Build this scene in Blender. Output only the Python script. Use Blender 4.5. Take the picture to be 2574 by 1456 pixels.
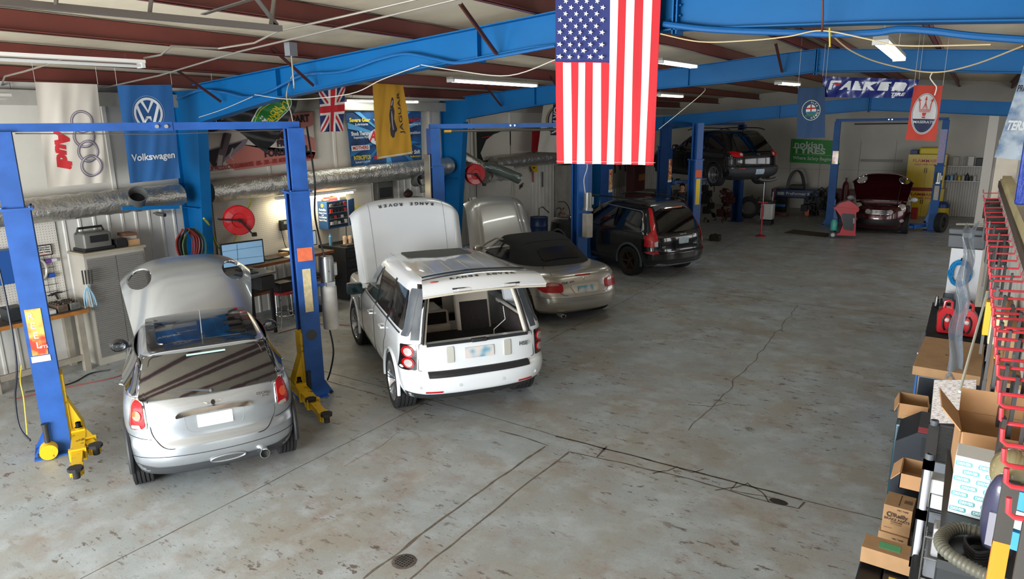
import bpy, bmesh, math, random
from math import sin, cos, pi, radians as R, atan2, sqrt
from mathutils import Vector as V, Matrix as M, noise
from mathutils.bvhtree import BVHTree
import numpy as np
random.seed(7)
for o in list(bpy.data.objects): bpy.data.objects.remove(o)
sc = bpy.context.scene
COL = sc.collection
# ---------------------------------------------------------------- camera
PW, PH, FPX, CH = 2574, 1456, 1725.0, 3.7
_p, _y, _r = R(13.45), R(33.53), R(.722)
FW = V((-sin(_y)*cos(_p), cos(_y)*cos(_p), -sin(_p)))
_rt = FW.cross(V((0, 0, 1))).normalized(); _dn = FW.cross(_rt)
RT = cos(_r)*_rt + sin(_r)*_dn; DN = -sin(_r)*_rt + cos(_r)*_dn
cd = bpy.data.cameras.new('camera'); cam = bpy.data.objects.new('camera', cd); COL.objects.link(cam)
cd.sensor_width = 36; cd.lens = FPX/PW*36; cd.clip_start = .05
cam.matrix_world = M((( RT.x, -DN.x, -FW.x, 0), (RT.y, -DN.y, -FW.y, 0), (RT.z, -DN.z, -FW.z, CH), (0, 0, 0, 1)))
sc.camera = cam
# ---------------------------------------------------------------- light
w = bpy.data.worlds.new('world'); sc.world = w; w.use_nodes = True
w.node_tree.nodes['Background'].inputs[0].default_value = (.80, .88, 1, 1)
w.node_tree.nodes['Background'].inputs[1].default_value = .9
def area(name, loc, rot, sx, sy, power, col=(1, 1, 1), spread=180):
    d = bpy.data.lights.new(name, 'AREA'); d.shape = 'RECTANGLE'; d.size = sx; d.size_y = sy; d.energy = power; d.color = col
    d.spread = R(spread)
    o = bpy.data.objects.new(name, d); COL.objects.link(o); o.location = loc; o.rotation_euler = rot; return o
# daylight through the open bay doors in the near wall, plus two unseen area lights along the right wall
area('door_daylight', (-4.2, -4.9, 1.95), (R(78), 0, 0), 6.5, 3.6, 1900, (.93, .97, 1))
area('door_daylight', (-10.2, -4.9, 1.95), (R(82), 0, 0), 3.2, 3.4, 420, (.93, .97, 1))
area('side_area_light', (4.9, 12.5, 2.6), (R(90), 0, R(90)), 9, 2.6, 260, (1, .97, .93))
area('side_area_light', (4.9, 23, 2.6), (R(90), 0, R(90)), 8, 2.6, 140, (1, .97, .93))
sc.view_settings.view_transform = 'Standard'; sc.view_settings.look = 'None'
sc.view_settings.exposure = 0; sc.view_settings.gamma = 1; sc.view_settings.use_curve_mapping = False
# ---------------------------------------------------------------- pixel helpers (photo pixel -> point in the hall)
CAMP = V((0, 0, CH))
def ray(x, y): return FW*FPX + RT*(x-PW/2) + DN*(y-PH/2)
def atz(x, y, z=0): r = ray(x, y); return CAMP + r*((z-CH)/r.z)
def atX(x, y, X): r = ray(x, y); return CAMP + r*(X/r.x)
def atY(x, y, Y): r = ray(x, y); return CAMP + r*(Y/r.y)
# ---------------------------------------------------------------- materials
def lin(c):
    if isinstance(c, str): c = [int(c[i:i+2], 16)/255 for i in (0, 2, 4)]
    return tuple((v/12.92 if v <= .04045 else ((v+.055)/1.055)**2.4) for v in c) + (1,)
MC = {}
def mat(c, rough=.5, metal=0, var=0, scale=6, bump=0, bscale=30, coat=0, alpha=1, emit=0, spec=.5, trans=0, col2=None, stretch=None, thr=None):
    k = (c, rough, metal, var, scale, bump, bscale, coat, alpha, emit, spec, trans, col2, stretch, thr)
    if k in MC: return MC[k]
    m = bpy.data.materials.new('mat_'+str(c)); MC[k] = m; m.use_nodes = True
    nt = m.node_tree; b = nt.nodes['Principled BSDF']; L = nt.links.new
    b.inputs['Base Color'].default_value = lin(c); b.inputs['Roughness'].default_value = rough; b.inputs['Metallic'].default_value = metal
    b.inputs['Coat Weight'].default_value = coat; b.inputs['Coat Roughness'].default_value = .04; b.inputs['Alpha'].default_value = alpha
    b.inputs['Specular IOR Level'].default_value = spec; b.inputs['Transmission Weight'].default_value = trans
    if emit: b.inputs['Emission Color'].default_value = lin(c); b.inputs['Emission Strength'].default_value = emit
    if var or bump or col2:
        tc = nt.nodes.new('ShaderNodeTexCoord'); mp = nt.nodes.new('ShaderNodeMapping'); L(tc.outputs['Object'], mp.inputs[0])
        if stretch: mp.inputs['Scale'].default_value = stretch
    if var or col2:
        n = nt.nodes.new('ShaderNodeTexNoise'); n.inputs['Scale'].default_value = scale; n.inputs['Detail'].default_value = 5
        L(mp.outputs[0], n.inputs[0]); mx = nt.nodes.new('ShaderNodeMix'); mx.data_type = 'RGBA'
        rp = nt.nodes.new('ShaderNodeMapRange'); t0, t1 = thr or (.35, .65)
        rp.inputs[1].default_value = t0; rp.inputs[2].default_value = t1; L(n.outputs[0], rp.inputs[0]); L(rp.outputs[0], mx.inputs[0])
        a = lin(c); mx.inputs[6].default_value = a
        mx.inputs[7].default_value = lin(col2) if col2 else tuple(v*(1-var) for v in a[:3])+(1,)
        L(mx.outputs[2], b.inputs['Base Color'])
    if bump:
        n2 = nt.nodes.new('ShaderNodeTexNoise'); n2.inputs['Scale'].default_value = bscale; n2.inputs['Detail'].default_value = 3; L(mp.outputs[0], n2.inputs[0])
        bp = nt.nodes.new('ShaderNodeBump'); bp.inputs['Strength'].default_value = bump; bp.inputs['Distance'].default_value = .02
        L(n2.outputs[0], bp.inputs['Height']); L(bp.outputs[0], b.inputs['Normal'])
    return m
BLK = mat('141416', .5); RUB = mat('1d1d1f', .75, var=.4, scale=20); CHR = mat('e0e2e4', .12, 1); STL = mat('8f9296', .35, 1); GRY = mat('6e7175', .5)
WHT = mat('e6e6e4', .5); DGL = mat('0b0d0f', .03, coat=1, spec=.9); PLG = mat('2c2e30', .6); RED = mat('c01f22', .35, coat=.5)
YEL = mat('d8ad12', .45, col2='4a3c18', scale=14, thr=(.60, .72)); LBL = mat('2a5aa6', .42, var=.25, scale=5, spec=.4); CBD = mat('b08a62', .85, var=.12, scale=8)
WOOD = mat('8a5a32', .6, var=.35, scale=7, stretch=(1, .2, 1)); BBL = mat('02609c', .5, var=.1, scale=2, spec=.25); SILV = mat('b4b8bb', .35, .8)
# ---------------------------------------------------------------- mesh builder
class G:
    def __init__(s): s.b = bmesh.new(); s.flat = False
    def _t(s, vs, T):
        if T is not None:
            for v in vs: v.co = T @ v.co
    def box(s, a, b, T=None, bev=0, seg=2):
        (x0, y0, z0), (x1, y1, z1) = a, b
        vs = [s.b.verts.new((x, y, z)) for x in (x0, x1) for y in (y0, y1) for z in (z0, z1)]
        fs = [s.b.faces.new([vs[i] for i in f]) for f in ((0, 1, 3, 2), (4, 6, 7, 5), (0, 4, 5, 1), (2, 3, 7, 6), (0, 2, 6, 4), (1, 5, 7, 3))]
        if bev:
            s.flat = True
            r = bmesh.ops.bevel(s.b, geom=list({e for f in fs for e in f.edges}), offset=bev, segments=seg, affect='EDGES', profile=.5)
            vs = list({v for f in r['faces'] for v in f.verts} | {v for v in vs if v.is_valid})
        s._t(vs, T); return s
    def cyl(s, p, q, r, r2=None, n=16, cap=True):
        p, q = V(p), V(q); r2 = r if r2 is None else r2; d = (q-p).normalized()
        a = d.orthogonal().normalized(); b = d.cross(a)
        A = [s.b.verts.new(p+(a*cos(2*pi*i/n)+b*sin(2*pi*i/n))*r) for i in range(n)]
        B = [s.b.verts.new(q+(a*cos(2*pi*i/n)+b*sin(2*pi*i/n))*r2) for i in range(n)]
        for i in range(n): s.b.faces.new((A[i], A[(i+1) % n], B[(i+1) % n], B[i]))
        if cap: s.b.faces.new(A[::-1]); s.b.faces.new(B)
        return s
    def bar(s, p, q, w, h, up=(0, 0, 1)):
        p, q = V(p), V(q); d = (q-p).normalized(); u = V(up); sd = d.cross(u).normalized(); u = sd.cross(d)
        vs = [s.b.verts.new(e+sd*w*i/2+u*h*j/2) for e in (p, q) for i, j in ((-1, -1), (1, -1), (1, 1), (-1, 1))]
        for f in ((3, 2, 1, 0), (4, 5, 6, 7), (0, 1, 5, 4), (1, 2, 6, 5), (2, 3, 7, 6), (3, 0, 4, 7)): s.b.faces.new([vs[i] for i in f])
        return s
    def tube(s, pts, r, n=8, closed=False, cap=True):
        pts = [V(p) for p in pts]; N = len(pts); rings = []; a = None
        for i, p in enumerate(pts):
            if closed: d = pts[(i+1) % N]-pts[i-1]
            else: d = pts[min(i+1, N-1)]-pts[max(i-1, 0)]
            if d.length < 1e-9: d = V((0, 0, 1))
            d.normalize()
            a = d.orthogonal() if a is None else (a - d*a.dot(d))
            if a.length < 1e-6: a = d.orthogonal()
            a.normalize(); b = d.cross(a); rr = r[i] if isinstance(r, (list, tuple)) else r
            rings.append([s.b.verts.new(p+(a*cos(2*pi*k/n)+b*sin(2*pi*k/n))*rr) for k in range(n)])
        for i in range(N if closed else N-1):
            A, B = rings[i], rings[(i+1) % N]
            for k in range(n): s.b.faces.new((A[k], A[(k+1) % n], B[(k+1) % n], B[k]))
        if cap and not closed: s.b.faces.new(rings[0][::-1]); s.b.faces.new(rings[-1])
        return s
    def lathe(s, prof, n=32, T=None, closed=False):
        rings = []; allv = []
        for r, z in prof:
            ring = [s.b.verts.new((r*cos(2*pi*i/n), r*sin(2*pi*i/n), z)) for i in range(n)] if r > 1e-6 else [s.b.verts.new((0, 0, z))]
            rings.append(ring); allv += ring
        m = len(rings)
        for j in range(m if closed else m-1):
            A, B = rings[j], rings[(j+1) % m]
            for i in range(n):
                k = (i+1) % n
                if len(A) == 1 and len(B) == 1: continue
                if len(A) == 1: s.b.faces.new((A[0], B[k], B[i]))
                elif len(B) == 1: s.b.faces.new((A[i], A[k], B[0]))
                else: s.b.faces.new((A[i], A[k], B[k], B[i]))
        s._t(allv, T); return s
    def prism(s, poly, h0, h1, T=None):
        # poly in local xy, extruded along local z
        A = [s.b.verts.new((x, y, h0)) for x, y in poly]; B = [s.b.verts.new((x, y, h1)) for x, y in poly]; n = len(poly)
        s.b.faces.new(A[::-1]); s.b.faces.new(B)
        for i in range(n): s.b.faces.new((A[i], A[(i+1) % n], B[(i+1) % n], B[i]))
        s._t(A+B, T); return s
    def grid(s, f, nu, nv, thick=0, T=None, wrap=False):
        P = [[V(f(i/nu, j/nv)) for j in range(nv+1)] for i in range(nu+(0 if wrap else 1))]
        A = [[s.b.verts.new(p) for p in row] for row in P]; allv = [v for r_ in A for v in r_]; nn = len(A)
        def quads(Q, flip=False):
            for i in range(nn if wrap else nu):
                for j in range(nv):
                    q = (Q[i][j], Q[(i+1) % nn][j], Q[(i+1) % nn][j+1], Q[i][j+1]); s.b.faces.new(q[::-1] if flip else q)
        quads(A)
        if thick:
            B = []
            for i in range(nn):
                row = []
                for j in range(nv+1):
                    du = P[min(i+1, nn-1)][j]-P[max(i-1, 0)][j]; dv = P[i][min(j+1, nv)]-P[i][max(j-1, 0)]
                    nrm = du.cross(dv); nrm = nrm.normalized() if nrm.length > 1e-9 else V((0, 0, 1))
                    row.append(s.b.verts.new(P[i][j]-nrm*thick))
                B.append(row)
            allv += [v for r_ in B for v in r_]; quads(B, True)
            for i in range(nn-1):
                for j in (0, nv):
                    q = (A[i][j], B[i][j], B[i+1][j], A[i+1][j]); s.b.faces.new(q)
            for j in range(nv):
                for i in (0, nn-1):
                    q = (A[i][j], A[i][j+1], B[i][j+1], B[i][j]); s.b.faces.new(q)
        s._t(allv, T); return s
    def ball(s, c, r, n=12, T=None, sc_=(1, 1, 1)):
        prof = [(r*sin(pi*k/n), -r*cos(pi*k/n)) for k in range(n+1)]; prof[0] = (0, -r); prof[-1] = (0, r)
        return s.lathe(prof, n*2, (T or M()) @ M.Translation(c) @ M.Diagonal((*sc_, 1)))
    def build(s, name, mt, parent=None, ang=35, loc=None):
        bmesh.ops.recalc_face_normals(s.b, faces=s.b.faces)
        me = bpy.data.meshes.new(name); s.b.to_mesh(me); s.b.free(); me.materials.append(mt)
        for p in me.polygons: p.use_smooth = True
        me.set_sharp_from_angle(angle=R(min(ang, 20) if s.flat else ang))
        o = bpy.data.objects.new(name, me); COL.objects.link(o)
        if parent: o.parent = parent
        if loc: o.location = loc
        return o
def tag(o, label, cat, group=None, kind=None):
    o['label'] = label; o['category'] = cat
    if group: o['group'] = group
    if kind: o['kind'] = kind
    return o
def struct(o): o['kind'] = 'structure'; return o
def thing(name, label, cat, loc=(0, 0, 0), rz=0, group=None):
    o = bpy.data.objects.new(name, None); o.empty_display_size = .1; COL.objects.link(o); o.location = loc; o.rotation_euler = (0, 0, rz)
    return tag(o, label, cat, group)
def kids(o): return [c for c in bpy.data.objects if c.parent == o]
def dup(o, loc, rz, label, group=None, scl=None):
    r = o.copy(); COL.objects.link(r); r.location = loc; r.rotation_euler = (0, 0, rz); r['label'] = label
    if scl: r.scale = scl
    if group: r['group'] = group
    def rec(a, b):
        for ch in kids(a):
            c = ch.copy(); COL.objects.link(c); c.parent = b; rec(ch, c)
    rec(o, r); return r
def single(g, name, mt, label, cat, loc=None, group=None, ang=35, rz=0):
    o = g.build(name, mt, None, ang)
    if loc: o.location = loc; o.rotation_euler = (0, 0, rz)
    return tag(o, label, cat, group)
def basis(o, x, y, z=None):
    x = V(x).normalized(); y = V(y).normalized(); z = V(z).normalized() if z else x.cross(y)
    return M(((x.x, y.x, z.x, o[0]), (x.y, y.y, z.y, o[1]), (x.z, y.z, z.z, o[2]), (0, 0, 0, 1)))
def text(s, size, T, mt, parent=None, name='lettering', bold=0, ext=.002, al='CENTER', sx=1, shear=0, width=None, space=1):
    c = bpy.data.curves.new('t', 'FONT'); c.body = s; c.size = size; c.extrude = ext; c.offset = bold; c.align_x = al; c.align_y = 'CENTER'; c.shear = shear
    c.space_character = space; c.resolution_u = 3
    t = bpy.data.objects.new('t', c); me = bpy.data.meshes.new_from_object(t); bpy.data.objects.remove(t)
    xs = [v.co.x for v in me.vertices]
    if width and xs: sx = width/(max(xs)-min(xs))
    me.transform(T @ M.Diagonal((sx, 1, 1, 1))); me.materials.clear(); me.materials.append(mt)
    o = bpy.data.objects.new(name, me); me.name = name; COL.objects.link(o)
    if parent: o.parent = parent
    return o
def catmull(pts, n=8, closed=False):
    pts = [V(p) for p in pts]; out = []; N = len(pts)
    for i in range(N if closed else N-1):
        g = lambda k: pts[k % N] if closed else pts[max(0, min(N-1, k))]
        a, b, c, d = g(i-1), g(i), g(i+1), g(i+2)
        for k in range(n):
            t = k/n; out.append(.5*((2*b)+(c-a)*t+(2*a-5*b+4*c-d)*t*t+(3*b-a-3*c+d)*t**3))
    if not closed: out.append(pts[-1])
    return out
def rnd(poly, r, n=5):
    out = []; N = len(poly)
    for i in range(N):
        a, b, c = V(poly[i-1]), V(poly[i]), V(poly[(i+1) % N]); rr = r[i] if isinstance(r, (list, tuple)) else r
        d1 = (a-b); d2 = (c-b); rr = min(rr, d1.length*.48, d2.length*.48)
        p, q = b+d1.normalized()*rr, b+d2.normalized()*rr
        for k in range(n+1): t = k/n; out.append(tuple(p*(1-t)**2+b*2*t*(1-t)+q*t*t))
    return out
def lerp(a, b, t): return a+(b-a)*t
# ================================================================ THE HALL
XL, YB = -11.95, 32.2
def floor_mat():
    m = bpy.data.materials.new('painted_concrete'); m.use_nodes = True; nt = m.node_tree; b = nt.nodes['Principled BSDF']; L = nt.links.new
    N = nt.nodes.new; tc = N('ShaderNodeTexCoord')
    def noi(scale, det, st=(1, 1, 1), loc=(0, 0, 0), rough=.6):
        mp = N('ShaderNodeMapping'); mp.inputs['Scale'].default_value = st; mp.inputs['Location'].default_value = loc; L(tc.outputs['Object'], mp.inputs[0])
        n = N('ShaderNodeTexNoise'); n.inputs['Scale'].default_value = scale; n.inputs['Detail'].default_value = det; n.inputs['Roughness'].default_value = rough; L(mp.outputs[0], n.inputs[0]); return n.outputs[0]
    def rng(o, a, c): r = N('ShaderNodeMapRange'); r.inputs[1].default_value = a; r.inputs[2].default_value = c; L(o, r.inputs[0]); return r.outputs[0]
    def mul(a, c): x = N('ShaderNodeMath'); x.operation = 'MULTIPLY'; L(a, x.inputs[0]); (L(c, x.inputs[1]) if not isinstance(c, float) else setattr(x.inputs[1], 'default_value', c)); return x.outputs[0]
    def mix(f, a, c):
        x = N('ShaderNodeMix'); x.data_type = 'RGBA'; L(f, x.inputs[0]); (L(a, x.inputs[6]) if not isinstance(a, str) else setattr(x.inputs[6], 'default_value', lin(a)))
        x.inputs[7].default_value = lin(c); return x.outputs[2]
    base = mix(rng(noi(.9, 6), .4, .62), '9aa1a3', '959188')
    base = mix(mul(rng(noi(2.6, 6, loc=(5, 2, 0)), .48, .7), .8), base, 'aeb6bb')
    base = mix(mul(rng(noi(1.3, 8, (1, 1.4, 1), (9, 4, 0), .75), .52, .66), .6), base, '8d7b70')       # worn reddish film
    base = mix(mul(rng(noi(.35, 3, loc=(3, 1, 0)), .5, .75), .6), base, '847f78')
    chip = mul(rng(noi(7, 6, (.55, 1.3, 1), (2, 7, 0), .75), .585, .60), rng(noi(.55, 3, loc=(1, 3, 0)), .42, .54))
    base = mix(mul(chip, .9), base, '5e5048')
    chip2 = mul(rng(noi(18, 5, (.5, 1.5, 1), (8, 7, 0), .7), .62, .64), rng(noi(1.1, 3, loc=(4, 9, 0)), .36, .55))
    base = mix(mul(chip2, .8), base, '55504c')
    fine = mix(mul(rng(noi(60, 3), .45, .8), .35), base, '77746f')
    L(fine, b.inputs['Base Color'])
    rr = N('ShaderNodeMapRange'); rr.inputs[1].default_value = .3; rr.inputs[2].default_value = .7; rr.inputs[3].default_value = .28; rr.inputs[4].default_value = .55; L(noi(1.6, 5), rr.inputs[0]); L(rr.outputs[0], b.inputs['Roughness'])
    b.inputs['Specular IOR Level'].default_value = .35
    bp = N('ShaderNodeBump'); bp.inputs['Strength'].default_value = .12; bp.inputs['Distance'].default_value = .01; L(noi(14, 6), bp.inputs['Height']); L(bp.outputs[0], b.inputs['Normal'])
    return m
g = G(); g.box((XL-.2, -5, -.2), (5, YB+.3, 0)); struct(g.build('floor', floor_mat()))
def crack(pts, w, name, col, jit=.012, step=.06, depth=.0015):
    pts = [V((p.x, p.y)) for p in pts]; g = G(); rail = []
    for a, b in zip(pts, pts[1:]):
        n = max(1, int((b-a).length/step)); rail += [a.lerp(b, i/n) for i in range(n)]
    rail.append(pts[-1]); prev = None
    for i, p in enumerate(rail):
        d = (rail[min(i+1, len(rail)-1)]-rail[max(i-1, 0)]).normalized(); nn = V((-d.y, d.x))
        c = p+nn*(noise.noise(V((p.x*3, p.y*3, 1)))*jit*2)
        ww = w*(.55+.9*abs(noise.noise(V((p.x*5, p.y*5, 7)))))
        cur = [g.b.verts.new((*(c+nn*ww), depth)), g.b.verts.new((*(c-nn*ww), depth))]
        if prev: g.b.faces.new((prev[0], prev[1], cur[1], cur[0]))
        prev = cur
    return struct(g.build(name, mat(col, .9, var=.35, scale=25)))
Z = lambda *a: [atz(x, y) for x, y in a]
K1, K2 = '5c5249', '6b6157'
crack(Z((202, 1456), (860, 1120), (1375, 858), (1661, 709), (1993, 533)), .006, 'trim_1', K1, .006)
crack(Z((560, 860), (681, 897), (972, 976), (1256, 1055), (1398, 1096), (1520, 1128), (1714, 1178), (2017, 1257), (2260, 1316)), .007, 'trim_2', K1, .006)
crack(Z((1398, 1096), (1550, 1136), (1714, 1178), (2017, 1257)), .020, 'trim_3', '6b6158', .01)
crack(Z((1480, 640), (1658, 715), (1714, 727), (2007, 764), (2219, 788), (2340, 806)), .007, 'trim_4', K1, .006)
crack(Z((915, 1456), (1050, 1350), (1200, 1240), (1370, 1122)), .015, 'trim_5', K2, .01)
crack(Z((1030, 1456), (1200, 1318), (1330, 1212), (1432, 1138)), .013, 'trim_6', K2, .01)
crack(Z((1255, 1084), (1310, 1098), (1378, 1120)), .010, 'trim_7', K1, .01)
crack(Z((1432, 1138), (1560, 1163), (1740, 1207), (1900, 1253), (2008, 1280), (2022, 1262)), .012, 'trim_8', K1, .012)
crack(Z((2005, 768), (1950, 840), (1870, 930), (1800, 1015), (1728, 1082)), .010, 'trim_9', '756b60', .03)
crack(Z((1730, 1018), (1790, 1022), (1822, 1014)), .009, 'trim_10', '6b6258', .02)
crack(Z((694, 920), (830, 960), (975, 1001)), .007, 'trim_11', K1, .01)
crack(Z((1500, 1150), (1515, 1130), (1522, 1122)), .014, 'trim_12', K1, .02)
crack(Z((1640, 1190), (1680, 1185), (1700, 1170), (1740, 1190), (1765, 1178)), .010, 'trim_13', K1, .04)
crack(Z((1800, 1235), (1850, 1225), (1880, 1210), (1905, 1230), (1940, 1262)), .013, 'trim_14', K1, .04)
crack(Z((1855, 1213), (1835, 1232), (1880, 1240), (1960, 1255)), .009, 'trim_15', K1, .03)
crack(Z((860, 1170), (960, 1120), (1000, 1085)), .004, 'trim_16', '6d675f', .03)
# hole at the trench end and a drain near the lower edge
p = atz(1957, 1262); g = G(); g.lathe([(.075, .002), (.06, .004), (.03, .003), (0, .003)], 20, M.Translation(p) @ M.Diagonal((1.2, .7, 1, 1)))
struct(g.build('trim_17', mat('2a211c', .9, var=.5, scale=20)))
p = atz(1016, 1412); g = G(); g.lathe([(.11, .001), (.10, .004), (.085, .005), (0, .005)], 24, M.Translation(p))
dr = single(g, 'floor_drain', mat('77706a', .6, .6, var=.4, scale=15), 'small round rusty floor drain cover in the trench leg nearest the viewer', 'drain')
g = G()
for i in range(6):
    for j in range(6):
        q = V(((i-2.5)*.026, (j-2.5)*.026, .0065))
        if q.xy.length < .078: g.box((p.x+q.x-.008, p.y+q.y-.008, .005), (p.x+q.x+.008, p.y+q.y+.008, .0065))
g.build('drain_hole', BLK, dr)
# walls -----------------------------------------------------------
WUP = mat('d6d2c8', .7, var=.10, scale=1.2, bump=.25, bscale=3); 
def corr_mat(c):     # ribbed white sheet: geometry does the ribs
    return mat(c, .45, var=.12, scale=3)
g = G(); g.box((XL-.15, -5, 0), (XL, YB, 6)); struct(g.build('wall_left', WUP))
g = G()   # ribbed liner sheet along the lower part of the left wall
y = -1.0; prof = []
while y < YB-.1:
    prof += [(y, .004), (y+.16, .004), (y+.175, .022), (y+.205, .022), (y+.22, .004)]; y += .229
for a, b in zip(prof, prof[1:]):
    v = [g.b.verts.new((XL+q[1], q[0], z)) for q, z in ((a, 0), (b, 0), (b, 2.42), (a, 2.42))]; g.b.faces.new(v)
struct(g.build('trim_18', corr_mat('cfccc4'), ang=20))
g = G()
for yy in (-.5, 1.1, 2.7, 4.3, 6.0, 7.55, 9.1, 10.9, 12.5, 14.2, 16, 18, 20): g.box((XL, yy-.03, 2.45), (XL+.03, yy+.03, 4.1))
struct(g.build('trim_19', mat('dad6cc', .6)))
g = G(); g.box((XL, -5, 4.14), (XL+.14, YB, 4.30)); g.box((XL+.12, -5, 4.08), (XL+.15, YB, 4.30)); struct(g.build('trim_20', mat('a8a69e', .5, var=.1)))
g = G(); g.box((XL, -5, 2.40), (XL+.06, YB, 2.46)); struct(g.build('trim_21', mat('9d9a92', .5)))
WBK = mat('b9b5aa', .75, var=.08, scale=1.5)
g = G(); g.box((XL-.2, YB, 0), (5.2, YB+.2, 6)); struct(g.build('wall_back', WBK))
g = G()
for xx in (-7.6, -6.6, -5.4, -3.9, -2.6): g.box((xx-.008, YB-.012, .1), (xx+.008, YB, 2.9))
g.box((-8, YB-.012, 1.7), (-1.9, YB, 1.712)); struct(g.build('trim_22', mat('8f8b82', .7)))
g = G(); y = -1.1   # ribbed panel on the back wall, right of the yellow cabinet
x = -1.0
while x < .42:
    g.box((x, YB-.03, 0), (x+.05, YB-.005, 2.2)); x += .085
struct(g.build('trim_23', corr_mat('aeaaa4'), ang=20))
WFR = mat('8d8a84', .8)
g = G(); g.box((XL-.2, -5.2, 0), (-11.9, -5, 6)); g.box((-8.6, -5.2, 0), (-7.5, -5, 6)); g.box((-.9, -5.2, 0), (5.2, -5, 6)); g.box((XL, -5.2, 3.8), (5.2, -5, 6))
struct(g.build('wall_front', WFR))
g = G(); g.box((5, -5.2, 0), (5.2, 8, 6)); g.box((5, 17, 0), (5.2, 19, 6)); g.box((5, 27, 0), (5.2, YB+.2, 6)); g.box((5, -5, 0), (5.2, YB, 1.2)); g.box((5, -5, 3.95), (5.2, YB, 6)); struct(g.build('wall_right', WFR))
# half-height partition under the peg rail, with the things the camera looks down along
PX = .45
g = G(); g.box((PX, -.3, 0), (PX+.05, 14.5, 2.60)); struct(g.build('wall_partition', mat('d9d9d2', .6, var=.08, scale=3)))
g = G(); g.box((PX-.02, -.3, 2.57), (PX, 14.6, 2.67)); struct(g.build('trim_24', mat('5b5146', .6, var=.2)))
g = G(); g.box((PX-.006, -.3, 2.70), (PX+.11, 13.6, 2.82)); g.box((PX+.0, -.3, 2.60), (PX+.11, 14.6, 2.70)); struct(g.build('trim_25', mat('c9b88a', .6, var=.25, scale=6, stretch=(1, .2, 1))))
# roof ------------------------------------------------------------
RX, RS = -2.7, .072                                    # ridge and slope
def rz(x): return 5.06 - RS*abs(x-RX)                   # underside of the purlins
INS = mat('ddd0b6', .8, var=.12, scale=1.1, bump=.6, bscale=2.2)
g = G()
for xa, xb in ((XL-.2, RX), (RX, 5.2)):
    g.grid(lambda u, v: (lerp(xa, xb, u), lerp(-5.2, YB+.2, v), rz(lerp(xa, xb, u))+.24+.025*noise.noise(V((u*30, v*60, 2)))), 40, 120)
struct(g.build('ceiling', INS, ang=60))
PUR = mat('6b3228', .5, var=.15, scale=3); BRC = mat('4a241d', .55)
for x in (-11.75, -9.95, -8.15, -6.25, -4.4, -2.95, -2.4, -.75, .9, 2.6, 4.3):
    g = G(); z0 = rz(x); g.box((x-.004, -5.2, z0), (x+.004, YB, z0+.22)); g.box((x-.004, -5.2, z0), (x+.07, YB, z0+.006)); g.box((x-.07, -5.2, z0+.214), (x+.004, YB, z0+.22))
    g.box((x+.064, -5.2, z0), (x+.07, YB, z0+.02))
    tag(g.build('roof_purlin', PUR), {-11.75: 'dark red steel roof purlin over the left wall top', -9.95: 'dark red steel purlin second from the left wall', -8.15: 'wide dark red steel purlin third from the left wall', -6.25: 'dark red steel purlin fourth from the left wall', -4.4: 'dark red steel purlin fifth from the left wall', -2.95: 'dark red purlin just left of the roof ridge', -2.4: 'dark red purlin just right of the roof ridge', -.75: 'dark red purlin first down the right roof slope', .9: 'dark red purlin second down the right roof slope', 2.6: 'dark red purlin third down the right roof slope', 4.3: 'dark red purlin lowest on the right roof slope'}[x], 'purlin', 'roof purlins')
# blue portal frames -------------------------------------------------
def frame(Y, dz, label, ztop=None, colw=(.18, .75), leftz=4.02, dep=(.62, .34, .40), Xr=4.9, xt=0):
    t = thing('portal', label, 'steel frame', (0, Y, 0))
    top = lambda x: rz(x)-.02+dz
    pts = [(-11.75, dep[0]), (-9.0, .43), (-6.5, .36), (-4.4, dep[1]), (RX, dep[2]), (-.9, .36), (1.5, .36), (Xr-.2, dep[0])]
    for part, xs in (('left_rafter', [p for p in pts if p[0] <= RX]), ('right_rafter', [p for p in pts if p[0] >= RX])):
        g = G(); T = M(((1, 0, 0, 0), (0, 0, 1, 0), (0, 1, 0, 0), (0, 0, 0, 1)))
        xs = [(max(-11.16, min(Xr-.8, x)), d) for x, d in xs]; ex = xt if part[0] == 'r' else 0; up = [(x, top(x)+ex) for x, d in xs]; lo = [(x, top(x)-d) for x, d in xs]
        g.prism(up+lo[::-1], -.005, .005, T)
        for line in (up, lo):
            for a, b in zip(line, line[1:]): g.bar((a[0], 0, a[1]), (b[0], 0, b[1]), .2, .014)
        x0 = RX-.02 if part[0] == 'l' else RX+.02
        g.box((x0-.008, -.1, top(RX)-dep[2]-.05), (x0+.008, .1, top(RX)+.02))
        for k in range(4): g.cyl((x0-.03, -.05, top(RX)-dep[2]+.03+k*.1), (x0+.03, -.05, top(RX)-dep[2]+.03+k*.1), .012, n=8)
        if part[0] == 'l':
            for xx in (-9.0, -5.2): g.box((xx-.005, -.09, top(xx)-.4), (xx+.005, .09, top(xx)))
        g.build(part, BBL, t)
    for sx, nm in ((1, 'left_column'), (-1, 'right_column')):
        g = G(); x0 = XL+.04 if sx > 0 else Xr
        T = M(((1, 0, 0, 0), (0, 0, 1, 0), (0, 1, 0, 0), (0, 0, 0, 1)))
        wt, wb = colw[1], colw[0]+.15; zt = top(x0)-.02
        g.prism([(x0, 0), (x0+sx*wb, 0), (x0+sx*wt, zt-dep[0]), (x0+sx*wt, zt), (x0, zt)], -.005, .005, T)
        g.bar((x0, 0, 0), (x0, 0, zt), .014, .2, (0, 1, 0)); g.bar((x0+sx*wb, 0, 0), (x0+sx*wt, 0, zt-dep[0]), .014, .2, (0, 1, 0))
        g.box((min(x0, x0+sx*wb)-.03, -.14, 0), (max(x0, x0+sx*wb)+.03, .14, .02))
        for zz in (2.32, 1.15): g.box((min(x0, x0+sx*(wb+.12)), -.09, zz), (max(x0, x0+sx*(wb+.12)), .09, zz+.012))
        g.build(nm, BBL, t)
    return t
F1 = frame(7.23, 0, 'nearest blue steel portal frame with flag hung at its middle', xt=.2)
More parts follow.
